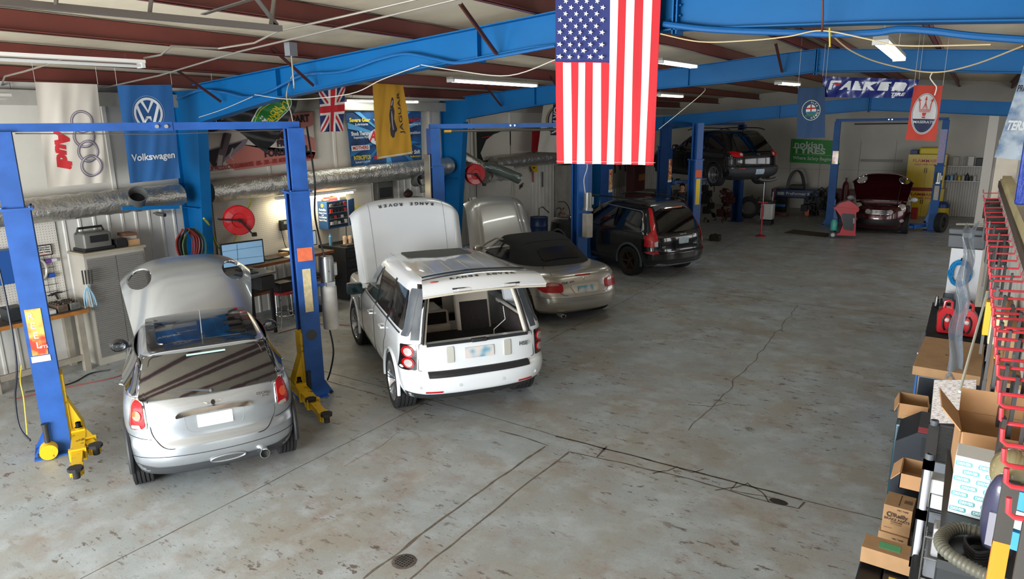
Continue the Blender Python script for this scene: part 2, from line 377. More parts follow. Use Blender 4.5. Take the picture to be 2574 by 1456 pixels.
F2 = frame(14.75, 0, 'middle blue steel portal frame behind the wide flag', dep=(.55, .42, .42))
F3 = frame(23.2, -.66, 'farthest blue steel portal frame, low across the hall before the back wall', dep=(.45, .38, .38))
# dark red flange braces from purlins to the frames' lower flange
for (Y, x, d, lb) in ((7.23, -10.4, .85, 'dark red angle brace on the nearest frame beside the blue car flag'), (7.23, -8.15, .8, 'dark red angle brace on the nearest frame above the black and green flag'), (7.23, -4.9, .8, 'dark red angle brace on the nearest frame close to the wide flag'),
                      (14.75, -9.95, .8, 'dark red brace on the middle frame nearest its left column'), (14.75, -8.15, .8, 'dark red brace on the middle frame left of the wide flag'), (14.75, -6.1, .8, 'dark red brace on the middle frame just right of the wide flag'), (14.75, -3.3, .8, 'dark red brace on the middle frame near its ridge')):
    g = G(); zt = rz(x); a = V((x, Y-d, zt+.1)); b = V((x, Y-.12, zt-.37)); g.bar(a, b, .045, .006); g.bar(a+V((.02, 0, 0)), b+V((.02, 0, 0)), .006, .045)
    single(g, 'flange_brace', BRC, lb, 'brace', group='flange braces')
# ================================================================ CAR TOOLS
def interp(tab, z):
    # monotone-ish cubic through table rows (z, a, b, c...)
    if z <= tab[0][0]: return tab[0][1:]
    if z >= tab[-1][0]: return tab[-1][1:]
    i = max(k for k in range(len(tab)-1) if tab[k][0] <= z); p1, p2 = tab[i], tab[i+1]; h = p2[0]-p1[0]; t = (z-p1[0])/h
    out = []
    for k in range(1, len(p1)):
        d = (p2[k]-p1[k])/h
        def sl(j):
            if j <= 0 or j >= len(tab)-1: return None
            a = (tab[j][k]-tab[j-1][k])/(tab[j][0]-tab[j-1][0]); b = (tab[j+1][k]-tab[j][k])/(tab[j+1][0]-tab[j][0])
            return 0 if a*b <= 0 else 2*a*b/(a+b)
        m1, m2 = sl(i), sl(i+1); m1 = d if m1 is None else m1; m2 = d if m2 is None else m2
        out.append((2*t**3-3*t*t+1)*p1[k]+(t**3-2*t*t+t)*h*m1+(-2*t**3+3*t*t)*p2[k]+(t**3-t*t)*h*m2)
    return tuple(out)
class Body:
    """closed car shell from horizontal slices: rows (z, x_rear, x_front, half_width, n_rear, n_front); local x runs forward from the rear bumper"""
    def __init__(s, tab, nz=70, K=44, deform=None, ar=.6, af=.8, bar=.015):
        g = G(); b = g.b; z0, z1 = tab[0][0], tab[-1][0]; rings = []; m = 14
        for j in range(nz+1):
            z = z0+(z1-z0)*(j/nz); xr, xf, w, nr, nf = interp(tab, z); L_ = xf-xr; cr = xr+min(ar, L_*.4); cf = xf-min(af, L_*.4)
            half = []      # from the nose along the left side to the tail
            for i in range(K+1):
                th = pi/2*i/K; ct, st = cos(th), sin(th); den = (ct**nf+st**nf)**(1/nf); half.append((cf+(xf-cf)*ct/den, w*st/den))
            for i in range(1, m): half.append((lerp(cf, cr, i/m), w))
            for i in range(K+1):
                th = pi/2*(1-i/K); ct, st = cos(th), sin(th); den = (ct**nr+st**nr)**(1/nr); half.append((cr-(cr-xr)*ct/den, w*st/den))
            full = half+[(x, -y) for x, y in half[-2:0:-1]]; xm = (xr+xf)/2
            ring = []
            for x, y in full:
                p = V((x, y*(1-bar*((x-xm)/(L_/2))**2), z)); ring.append(b.verts.new(deform(p) if deform else p))
            rings.append(ring)
        K = len(rings[0])
        for A, B in zip(rings, rings[1:]):
            for i in range(K): b.faces.new((A[i], A[(i+1) % K], B[(i+1) % K], B[i]))
        b.faces.new(rings[0][::-1])
        # cap the top with shrinking rings so it can be crowned
        A = rings[-1]; cx = sum((v.co.x for v in A))/K; zc = max(v.co.z for v in A)
        for f in (.85, .65, .4, .15):
            B = [b.verts.new((cx+(v.co.x-cx)*f, v.co.y*f, v.co.z+(1-f*f)*s_crown(tab))) for v in rings[-1]]
            for i in range(K): b.faces.new((A[i], A[(i+1) % K], B[(i+1) % K], B[i]))
            A = B
        b.faces.new(A)
        bmesh.ops.recalc_face_normals(b, faces=b.faces)
        s.bvh = BVHTree.FromBMesh(b); s.g = g
    def hit(s, o, d):
        h = s.bvh.ray_cast(V(o), V(d)); return h
def s_crown(tab): return .012
AX = {'rear': (V((1, 0, 0)), lambda a, b: V((-3, a, b))), 'front': (V((-1, 0, 0)), lambda a, b: V((9, a, b))),
      'left': (V((0, -1, 0)), lambda a, b: V((a, 3, b))), 'right': (V((0, 1, 0)), lambda a, b: V((a, -3, b))), 'top': (V((0, 0, -1)), lambda a, b: V((a, b, 4)))}
def patch(body, poly, ax, name, mt, parent, off=.005, step=.06, skirt=.012, ang=50, sm=None):
    """panel that follows the shell: outline given in side / rear / top view"""
    d, org = AX[ax]; g = G(); b = g.b
    vs = [b.verts.new((p[0], p[1], 0)) for p in poly]; f = b.faces.new(vs)
    bmesh.ops.triangulate(b, faces=[f])
    for it in range(6):
        ed = [e for e in b.edges if e.calc_length() > step]
        if not ed: break
        bmesh.ops.subdivide_edges(b, edges=ed, cuts=1); bmesh.ops.triangulate(b, faces=b.faces)
    last = None; miss = []; smooth = sm is None and ('wind' in name or 'glass' in name or name == 'roof') and name != 'window_edge'; pts = []
    for v in b.verts:
        h = body.hit(org(v.co.x, v.co.y), d)
        if h[0] is None: miss.append(v); continue
        n = h[1]; n = -n if n.dot(d) > 0 else n
        if smooth: pts.append((v, v.co.x, v.co.y, h[0].copy(), n.copy()))
        v.co = h[0]-d*off*.7+n*off*.5
    bmesh.ops.delete(b, geom=miss, context='VERTS')
    inner = [v for v in b.verts if not v.is_boundary]
    if smooth and len(pts) > 14:      # one cubic surface through the whole pane, so its reflections stay clean
        U = np.array([p[1] for p in pts]); W_ = np.array([p[2] for p in pts]); U0, W0 = U.mean(), W_.mean(); U = U-U0; W_ = W_-W0; D_ = np.array([p[3].dot(d) for p in pts])
        A = np.stack([U**i*W_**j for i in range(3) for j in range(3-i)], 1); cf = np.linalg.lstsq(A, D_, rcond=None)[0]; fit = A@cf; sh = float(np.maximum(fit-D_, 0).max())
        for k, p in enumerate(pts):
            if p[0].is_valid: p[0].co = p[3]+d*(float(fit[k]-D_[k])-off-min(sh, .018))
    for k in range(sm if sm is not None else (0 if smooth else 2)): bmesh.ops.smooth_vert(b, verts=inner, factor=.5, use_axis_x=True, use_axis_y=True, use_axis_z=True)
    be = [e for e in b.edges if e.is_boundary]
    if skirt and be:
        r = bmesh.ops.extrude_edge_only(b, edges=be)
        for v in {v for v in r['geom'] if isinstance(v, bmesh.types.BMVert)}: v.co += d*skirt
    return g.build(name, mt, parent, ang)
def seam(body, pts, ax, parent, w=.004, mt=None, name='panel_gap', off=.0015, closed=False, n=10):
    d, org = AX[ax]; P = catmull([(p[0], p[1], 0) for p in pts], n, closed) if n > 1 else [V((p[0], p[1], 0)) for p in pts]
    Q = []
    for p in P:
        h = body.hit(org(p.x, p.y), d)
        if h[0] is not None:
            nn = h[1] if h[1].dot(d) < 0 else -h[1]; Q.append(h[0]+nn*off)
    if len(Q) < 2: return
    g = G(); g.tube(Q, w, 5, closed); return g.build(name, mt or BLK, parent)
def cut(obj_g, cutters):
    """boolean-subtract cutter meshes from a shell"""
    me = bpy.data.meshes.new('tmp'); obj_g.b.to_mesh(me); o = bpy.data.objects.new('tmp', me); COL.objects.link(o); tmp = []
    for c in cutters:
        bmesh.ops.recalc_face_normals(c.b, faces=c.b.faces); cm = bpy.data.meshes.new('c'); c.b.to_mesh(cm); co = bpy.data.objects.new('c', cm); COL.objects.link(co); tmp.append(co)
        md = o.modifiers.new('b', 'BOOLEAN'); md.operation = 'DIFFERENCE'; md.object = co; md.solver = 'EXACT'
    dg = bpy.context.evaluated_depsgraph_get(); dg.update(); res = bpy.data.meshes.new_from_object(o.evaluated_get(dg))
    for t in tmp+[o]: bpy.data.objects.remove(t)
    g = G(); g.b.free(); g.b = bmesh.new(); g.b.from_mesh(res); return g
def arch(x, z, r, w0=.35, w1=1.3):
    return [G().cyl((x, s*w0, z), (x, s*w1, z), r, n=48) for s in (-1, 1)]
TYR = mat('222224', .8, var=.3, scale=30, bump=.2, bscale=60); RIM = mat('c3c6c9', .25, .9)
def wheel(parent, x, y, Rw, wd, spokes=10, steer=0, rim=RIM, fr=.70, dbl=False, out=1, flat=0):
    """tyre with tread grooves, rim as its sub-part; axis along y, outer face on side out"""
    T = M.Translation((x, y, Rw)) @ M.Rotation(steer, 4, 'Z') @ M.Rotation(-out*pi/2, 4, 'X')
    h = wd/2; rr = Rw*fr; g = G()
    pr = [(rr, -h*.9), (rr+.02, -h), (Rw*.90, -h*1.02), (Rw-.012, -h*.88)]
    for k in range(5):
        a = -h*.8+k*h*.4; pr += [(Rw, a-h*.12), (Rw, a+h*.12), (Rw-.012, a+h*.15), (Rw-.012, a+h*.25)]
    pr = pr[:-2]+[(Rw-.012, h*.88), (Rw*.90, h*1.02), (rr+.02, h), (rr, h*.9)]
    g.lathe(pr, 48, T); ty = g.build('wheel', TYR, parent)
    g = G(); g.lathe([(rr+.004, h*.93), (rr+.008, h*.98), (rr-.012, h*.97), (rr-.022, h*.8), (rr-.04, -h*.8), (rr, -h*.92)], 48, T)
    g.lathe([(rr-.03, -h*.1), (.08, -h*.1), (0, -h*.1)], 32, T)
    g.lathe([(0, h*.62), (.028, h*.62), (.036, h*.55), (.06, h*.52), (.065, h*.1)], 20, T)
    for k in range(spokes):
        for da in ((-.10, .10) if dbl else (0,)):
            a = 2*pi*k/spokes; a2 = a+da
            p = V((cos(a)*.045, sin(a)*.045, h*.50)); q = V((cos(a2)*(rr-.012), sin(a2)*(rr-.012), h*.88)); m_ = (p+q)/2+V((0, 0, .012))
            wv = .016 if spokes > 8 or dbl else .03
            for a_, b_ in ((p, m_), (m_, q)): g.bar(T @ a_, T @ b_, wv, .028, (T.to_3x3() @ V((0, 0, 1))))
    g.build('rim', rim, ty)
    if rim is RIM:
        g = G(); g.lathe([(rr*.72, -h*.05), (rr*.72, h*.02), (.06, h*.02)], 28, T); g.build('brake_disc', mat('55575a', .4, .8), ty)
    return ty
def plate_mat(cols):    # number plate blurred in the photograph: soft patches of its colours
    m = bpy.data.materials.new('plate'); m.use_nodes = True; nt = m.node_tree; b = nt.nodes['Principled BSDF']; L = nt.links.new
    tc = nt.nodes.new('ShaderNodeTexCoord'); n = nt.nodes.new('ShaderNodeTexNoise'); n.inputs['Scale'].default_value = 9; n.inputs['Detail'].default_value = 0; L(tc.outputs['Object'], n.inputs[0])
    r = nt.nodes.new('ShaderNodeValToRGB'); L(n.outputs[0], r.inputs[0]); r.color_ramp.elements[0].position = .35; r.color_ramp.elements[0].color = lin(cols[0]); r.color_ramp.elements[1].position = .65; r.color_ramp.elements[1].color = lin(cols[2])
    e = r.color_ramp.elements.new(.5); e.color = lin(cols[1]); L(r.outputs[0], b.inputs['Base Color']); b.inputs['Roughness'].default_value = .4; return m
PLT = plate_mat(('6fa3b5', 'b9c3c8', 'd6cdc8'))
REDL = mat('b00c16', .3, coat=.25, spec=.3, bump=.15, bscale=90); CLRL = mat('c9c4bd', .1, .3, coat=1); AMB = mat('d9561a', .3, coat=.3)
def place(t, x, y, hd, s=1, z=0): t.location = (x, y, z); t.rotation_euler = (0, 0, R(hd)); t.scale = (s, s, s); return t
def polyc(cx, cy, rx, ry, n=24, a0=0, sk=0): return [(cx+rx*cos(2*pi*k/n+a0)+sk*ry*sin(2*pi*k/n+a0), cy+ry*sin(2*pi*k/n+a0)) for k in range(n)]
def mir(poly): return [(-a, b) for a, b in poly][::-1]
def hood_panel(t, name, mt, L_, w0, w1, hinge, ang, drop=.12, nose=.25, crown=.06, thick=.02, pw=3.0, holes=None, T_=None):
    """raised bonnet: v from hinge (0) to nose (1); T = turned about the hinge line"""
    T = T_ or (M.Translation(hinge) @ M.Rotation(-ang, 4, 'Y'))
    def f(u, v):
        a = u*2-1; wv = lerp(w0, w1, v**1.5); x = L_*v - .10*abs(a)**2.4*L_*v
        zz = crown*sin(pi*min(1, v*1.05)*.8)*(1-a*a) - drop*abs(a)**pw - nose*max(0, (v-.62)/.38)**2.2
        return (x, a*wv, zz)
    g = G(); g.grid(f, 40, 36, thick, T); return g.build(name, mt, t, 50), T, f
# ================================================================ SILVER HATCHBACK (bonnet up, nearest)
def mini(kind):
    silver = kind == 'silver'
    paint = mat('b3b9bf', .30, .75, coat=.8) if silver else mat('3d0a12', .25, .4, coat=1)
    lab = 'silver two-door hatchback with black glass roof and raised bonnet, nearest of the cars' if silver else 'dark red hatchback facing the viewer with bonnet up near the back wall'
    t = thing('hatchback_car', lab, 'car')
    tab = [(.17, .10, 3.55, .79, 2.6, 2.6), (.24, .03, 3.64, .82, 2.6, 2.5), (.36, -.01, 3.68, .84, 2.6, 2.4), (.47, .0, 3.69, .848, 2.6, 2.4), (.56, .055, 3.68, .85, 2.6, 2.4), (.72, .075, 3.64, .85, 2.7, 2.4), (.84, .12, 3.56, .84, 2.8, 2.4),
           (.90, .16, 3.44, .82, 3.0, 2.4), (.955, .21, 2.62, .785, 3.2, 3), (1.0, .238, 2.50, .755, 4, 3.2), (1.15, .33, 2.26, .70, 5.5, 3.6), (1.28, .41, 2.06, .65, 6.5, 4), (1.335, .44, 1.99, .62, 6.5, 4), (1.365, .48, 1.92, .58, 6, 4), (1.385, .58, 1.78, .50, 5, 4)]
    def dfm(p):
        if p.z > 1.2: p.z -= .030*((p.x-1.35)/.9)**2*((p.z-1.2)/.18)
        return p
    B = Body(tab, 80, 40, dfm, .50, .85)
    eng = G().box((2.72, -.56, .55), (3.42, .56, 1.1))
    cuts = arch(.60, .30, .345)+arch(3.06, .30, .345)+[eng]
    body = cut(B.g, cuts).build('body', paint, t, 30)
    for x in (.60, 3.06):
        for s in (1, -1):
            wheel(t, x, s*.735, .305, .195, 9, 0, RIM, .68, False, s)
            g = G(); g.tube([(x+.355*cos(a), s*(.842-.02*abs(cos(a))), .30+.355*sin(a)) for a in [R(-14+208*k/24) for k in range(25)]], .024, 8); g.build('arch_trim', mat('26272a', .55), t)
    # underside and black lower valance
    g = G(); g.box((.35, -.62, .16), (3.2, .62, .35)); g.build('underbody', mat('151515', .8), t)
    zl = .30
    patch(B, rnd([(-.80, .175), (-.835, .34), (-.6, .285), (.6, .285), (.835, .34), (.80, .175)], .03), 'rear', 'rear_valance', mat('3e4043', .5), t, .006)
    for s, ax in ((1, 'left'), (-1, 'right')): patch(B, [(.95, .17), (.95, .30), (2.71, .30), (2.71, .17)], ax, 'side_sill', mat('303235', .5), t, .006)
    # roof glass and rear glass
    GL = mat('17191b', .05, coat=1, spec=1)
    if silver:
        roofg = patch(B, rnd([(.47, -.545), (.47, .545), (1.9, .56), (1.97, .0), (1.9, -.56)], [.1, .1, .08, .4, .08]), 'top', 'roof', mat('0c0d0f', .22, coat=1), t, .006, .05)
        patch(B, rnd([(.62, -.45), (.62, .45), (1.80, .47), (1.80, -.47)], .08), 'top', 'sunroof_glass', GL, roofg, .011, .05)
        seam(B, [(.47, -.55), (.462, -.3), (.46, 0), (.462, .3), (.47, .55)], 'top', t, .010, SILV, 'roof_edge', .006)
        g = G(); h = B.hit((.80, 0, 3), (0, 0, -1))[0]; g.ball((0, 0, 0), .035, 8, M.Translation(h) @ M.Diagonal((1.3, .8, .7, 1)), (1, 1, 1)); g.tube([h+V((0, 0, .01)), h+V((-.10, 0, .30))], [.006, .003], 6); g.build('aerial', mat('8d9093', .4), t)
    patch(B, rnd([(-.69, .93), (-.585, 1.315), (.585, 1.315), (.69, .93)], [.06, .04, .04, .06]), 'rear', 'rear_window', GL, t, .012)
    seam(B, rnd([(-.62, .935), (-.53, 1.30), (.53, 1.30), (.62, .935)], [.07, .06, .06, .07]), 'rear', t, .004, BLK, 'window_seal', .016, True, 1)
    patch(B, rnd([(-.19, 1.275), (-.19, 1.29), (.19, 1.29), (.19, 1.275)], .004), 'rear', 'brake_light', mat('a9c4be', .3), t, .05)
    patch(B, rnd([(-.66, .98), (-.56, 1.31), (.56, 1.31), (.66, .98)], .08), 'front', 'windscreen', GL, t, .006)
    for s, ax in ((1, 'left'), (-1, 'right')):
        patch(B, rnd([(.36, .955), (.47, 1.285), (1.93, 1.305), (2.52, .965)], [.05, .10, .06, .03]), ax, 'side_window', GL, t, .006)
        patch(B, rnd([(.30, .965), (.455, 1.31), (.60, 1.31), (.50, .965)], .02), ax, 'rear_pillar', mat('121315', .12, coat=1), t, .008)
        seam(B, [(.30, .935), (.9, .94), (1.7, .945), (2.4, .95), (2.6, .95)], ax, t, .008, CHR, 'belt_trim', .003)
        seam(B, [(1.28, .22), (1.27, .5), (1.25, .93)], ax, t, .004); seam(B, [(2.53, .24), (2.55, .6), (2.5, .93)], ax, t, .004)
        h = B.hit((1.42, s*3, .82), (0, -s, 0))[0]; g = G(); g.tube([h+V((.0, s*.01, 0)), h+V((-.03, s*.04, .0)), h+V((-.14, s*.04, 0)), h+V((-.17, s*.01, 0))], .011, 8); g.build('door_handle', CHR, t)
        T = M.Translation((2.33, s*.90, .98)) @ M.Diagonal((1, 1, 1, 1)); g = G(); g.ball((0, 0, 0), .1, 10, T @ M.Diagonal((.75, 1.12, .78, 1))); g.tube([(2.36, s*.74, .93), (2.35, s*.86, .96)], .02, 6)
        mm = g.build('wing_mirror', mat('2a2c2f', .3, coat=1) if silver else mat('b9bcc0', .3), t)
        g = G(); g.lathe([(0, .004), (.07, .002), (.074, .001), (.076, .010), (.085, 0), (.085, -.01)], 28, M.Translation((2.262, s*.90, .98)) @ M.Rotation(-pi/2, 4, 'Y') @ M.Diagonal((.78, 1.05, 1, 1))); g.build('mirror_glass', mat('5f6163', .08, .9), mm)
    # tailgate
    seam(B, rnd([(-.60, .925), (-.60, .60), (-.50, .47), (.50, .47), (.60, .60), (.60, .925)], [.01, .12, .10, .10, .12, .01]), 'rear', t, .0045, n=1)
    seam(B, [(-.84, .60), (-.70, .57), (-.6, .56)], 'rear', t, .003); seam(B, [(.84, .60), (.70, .57), (.6, .56)], 'rear', t, .003)
    seam(B, [(-.83, .40), (-.4, .395), (0, .39), (.4, .395), (.83, .40)], 'rear', t, .003)
    for sg in (1, -1):
        tl = [(.625, .665), (.635, .92), (.70, .955), (.755, .90), (.79, .70), (.765, .64)]
        if sg < 0: tl = mir(tl)
        a = patch(B, rnd(tl, .05), 'rear', 'tail_light', CHR, t, .010, .05)
        cx = sum(p[0] for p in tl)/6; cy = sum(p[1] for p in tl)/6
        patch(B, rnd([(cx+(p[0]-cx)*.80, cy+(p[1]-cy)*.88) for p in tl], .045), 'rear', 'red_lens', REDL, a, .014, .05)
        patch(B, polyc(cx-.002*sg, cy, .038, .045, 20), 'rear', 'indicator_lens', AMB, a, .020, .05)
        patch(B, rnd([(cx-.03, cy-.125), (cx-.02, cy-.085), (cx+.05, cy-.09), (cx+.055, cy-.12)], .01), 'rear', 'reverse_lens', CLRL, a, .018, .05)
    h = B.hit((-3, 0, .80), (1, 0, 0))[0]; xx = h.x
    g = G(); pts = [(-.36, .752), (-.365, .775), (-.33, .80), (-.2, .812), (0, .818), (.2, .812), (.33, .80), (.365, .775), (.36, .752), (.2, .770), (0, .775), (-.2, .770)]
    patch(B, rnd(pts, .008, 2), 'rear', 'boot_handle', CHR, t, .03, .05, .03)
    patch(B, rnd([(-.17, .635), (-.17, .755), (.17, .755), (.17, .635)], .01), 'rear', 'number_plate', plate_mat(('e4efec', 'f2f4f4', 'fbfbfb')), t, .012, .05)
    seam(B, rnd([(-.29, .76), (-.27, .62), (-.2, .585), (.2, .585), (.27, .62), (.29, .76)], .03), 'rear', t, .002, mat('8d9296', .4), n=1)
    for sg in (1, -1):
        patch(B, [(sg*.02, .845), (sg*.085, .862), (sg*.08, .853), (sg*.065, .848), (sg*.06, .840), (sg*.03, .838)][::sg], 'rear', 'badge_wing', CHR, t, .006, .03)
    patch(B, polyc(0, .847, .021, .021, 16), 'rear', 'badge', mat('2b2d30', .2, .5), t, .008, .03)
    hb = B.hit((-3, -.50, .835), (1, 0, 0)); nr = hb[1] if hb[1].x < 0 else -hb[1]
    Tb = basis(hb[0]+nr*.004, V((0, -1, 0))-nr*nr.dot(V((0, -1, 0))), (0, 0, 1), nr); Tb = basis(hb[0]+nr*.004, Tb.col[0].xyz, nr.cross(Tb.col[0].xyz), nr)
    text('COOPER', .038, Tb, CHR, t, bold=.001, width=.15); text('SPORT', .022, Tb @ M.Translation((.02, -.03, 0)), CHR, t, width=.07)
    # fog light recess with silver ring, exhaust
    zc = .285; g = G(); h = B.hit((-3, 0, zc), (1, 0, 0))[0]
    ring = [(h.x-.008, .17*cos(a)*(1 if abs(cos(a)) < .9 else 1)-.08, zc+.036*sin(a)) for a in [2*pi*k/32 for k in range(32)]]
    ring = [(B.hit((-3, p[1], p[2]), (1, 0, 0))[0].x-.012, p[1], p[2]) for p in rnd([(0, 0)], 0) and ring]
    g.tube(ring, .009, 6, True); g.build('fog_light_ring', SILV, t)
    patch(B, polyc(-.08, zc, .155, .030, 28), 'rear', 'fog_light', mat('55575a', .3, bump=.5, bscale=80), t, .009, .04)
    g = G(); g.lathe([(.045, 0), (.052, -.002), (.052, -.16), (.045, -.16), (.043, -.1), (.043, 0)], 24, M.Translation((-.02, -.44, .245)) @ M.Rotation(-pi/2, 4, 'Y')); g.build('exhaust_pipe', CHR, t)
    g = G(); g.cyl((.02, -.44, .245), (.12, -.44, .245), .043); g.build('exhaust_inside', BLK, t)
    # rear wiper
    a = B.hit((-3, 0, .95), (1, 0, 0))[0]+V((-.02, 0, 0)); b_ = B.hit((-3, .42, .985), (1, 0, 0))[0]+V((-.02, 0, 0)); m_ = B.hit((-3, .2, .99), (1, 0, 0))[0]+V((-.035, 0, 0))
    g = G(); g.tube([a, m_, b_], [.016, .01, .006], 8); g.ball(a, .024, 8); g.tube([B.hit((-3, yy, .965+.03*yy), (1, 0, 0))[0]+V((-.012, 0, 0)) for yy in (.08, .2, .35, .5)], .006, 6); g.build('rear_wiper', mat('4a4d50', .4), t)
    # bonnet, with the headlight openings of this shape
    hp, T, f = None, None, None
    Lh, w0, w1 = 1.05, .74, .80
    T = M.Translation((2.58, 0, .97)) @ M.Rotation(-R(60 if silver else 62), 4, 'Y')
    def f(u, v):
        a = u*2-1; wv = .72+.13*v-.02*v*v; cx = 1.12*v
        # side drop grows where the bonnet wraps the wings; nose curls down
        zz = .05*sin(pi*.55*v+.3) - .22*abs(a)**3.6*min(1, .35+v) - .30*max(0, (v-.55)/.45)**2.4
        x = cx - .20*abs(a)**3*v**2
        return V((x, a*wv, zz))
    g = G(); g.grid(f, 90, 76, 0); b = g.b
    tmpbv = None
    holes = []
    for sg in (1, -1):
        holes.append((V((.80, sg*.585)), .165, .150))
    dele = [fc for fc in b.faces if any(((fc.calc_center_median().x-h[0].x)/h[1])**2+((fc.calc_center_median().y-h[0].y)/h[2])**2 < 1 for h in holes)]
    bv = BVHTree.FromBMesh(b); bmesh.ops.delete(b, geom=dele, context='FACES')
    for v in b.verts:
        if not v.is_boundary: continue
        for h in holes:
            dx, dy = (v.co.x-h[0].x)/h[1], (v.co.y-h[0].y)/h[2]; q = sqrt(dx*dx+dy*dy)
            if .8 < q < 1.35:
                nx, ny = h[0].x+dx/q*h[1], h[0].y+dy/q*h[2]; hh = bv.ray_cast(V((nx, ny, 2)), V((0, 0, -1)))[0]
                if hh: v.co = hh
    r = bmesh.ops.solidify(b, geom=b.faces[:], thickness=.022)
    for v in b.verts: v.co = T @ v.co
    hd = g.build('bonnet', paint, t, 50)
    for h in holes:
        g = G(); pts = []
        for k in range(36):
            a = 2*pi*k/36; q = bv.ray_cast(V((h[0].x+(h[1]+.008)*cos(a), h[0].y+(h[2]+.008)*sin(a), 2)), V((0, 0, -1)))[0]
            if q: pts.append(T @ q)
        g.tube(pts, .020, 8, True); g.build('headlight_ring', CHR, hd)
        if silver and h[0].y < 0:
            g = G(); g.prism(polyc(0, 0, .13, .115, 24), -.01, .01, M.Translation((0, 0, 0))); 
            c = T @ bv.ray_cast(V((h[0].x, h[0].y, 2)), V((0, 0, -1)))[0]; g.b.free()
    if silver:
        q = T @ bv.ray_cast(V((.98, 0, 2)), V((0, 0, -1)))[0]; g = G(); Tq = M.Translation(q) @ M.Rotation(-R(50), 4, 'Y')
        g.box((-.012, -.09, -.004), (.012, .09, .006), Tq); g.lathe([(0, .01), (.026, .008), (.03, 0)], 20, Tq); g.build('nose_badge', CHR, hd)
        for sg in (1, -1):
            g = G(); q = T @ bv.ray_cast(V((.22, sg*.3, 2)), V((0, 0, -1)))[0]; n_ = (T.to_3x3() @ V((0, 0, 1))); g.cyl(q-n_*.002, q+n_*.006, .013, n=12); g.build('washer_jet', BLK, hd)
    g = G(); g.tube([(2.9, .45, .85), T @ V((.65, .5, -.1))], .008, 6); g.build('gas_strut', BLK, t)
    # engine bay
    g = G()
    for k in range(26): g.box((0, 0, 0), (random.uniform(.08, .3), random.uniform(.08, .35), random.uniform(.05, .2)), M.Translation((random.uniform(2.72, 3.2), random.uniform(-.5, .25), random.uniform(.58, .74))))
    g.build('engine', mat('26282b', .5, .3, var=.5, scale=12), t)
    # front end: headlights, grille, lower intake, fog lights (show on the red car)
    for sg in (1, -1):
        c = V((3.36, sg*.60, .80)); Th = M.Translation(c) @ M.Rotation(R(78), 4, 'Y')
        g = G(); g.ball((0, 0, 0), .115, 12, Th @ M.Diagonal((1.15, .95, .55, 1))); hl = g.build('headlight', mat('b7b2a6', .15, .3, coat=1), t)
        g = G(); g.tube([Th @ V((.13*cos(a)*1.05, .11*sin(a)*.98, .02)) for a in [2*pi*k/28 for k in range(28)]], .010, 6, True); g.build('headlight_ring', CHR, hl)
        patch(B, polyc(sg*.30, .70, .075, .07, 20), 'front', 'fog_lamp', mat('c4c4c0', .15, .6, coat=1), t, .035, .04, .04)
        patch(B, polyc(sg*.63, .44, .06, .05, 18), 'front', 'bumper_lamp', mat('aaa69c', .2, .3, coat=1), t, .01, .04)
    patch(B, rnd([(-.38, .62), (-.30, .76), (.30, .76), (.38, .62)], .05), 'front', 'grille', mat('0d0e10', .4), t, .01)
    for k in range(4): seam(B, [(-.33, .635+k*.034), (0, .63+k*.036), (.33, .635+k*.034)], 'front', t, .008, CHR, 'grille_bar', .016)
    patch(B, rnd([(-.62, .30), (-.55, .46), (.55, .46), (.62, .30)], .05), 'front', 'lower_intake', mat('0d0e10', .5), t, .008)
    return t
m1 = place(mini('silver'), -6.20, 3.79, 151, 1.0, .045); m1.scale = (1, 1, 1.05)
for o in kids(m1):
    if o.name.startswith('wheel'): o.location.z = -.043
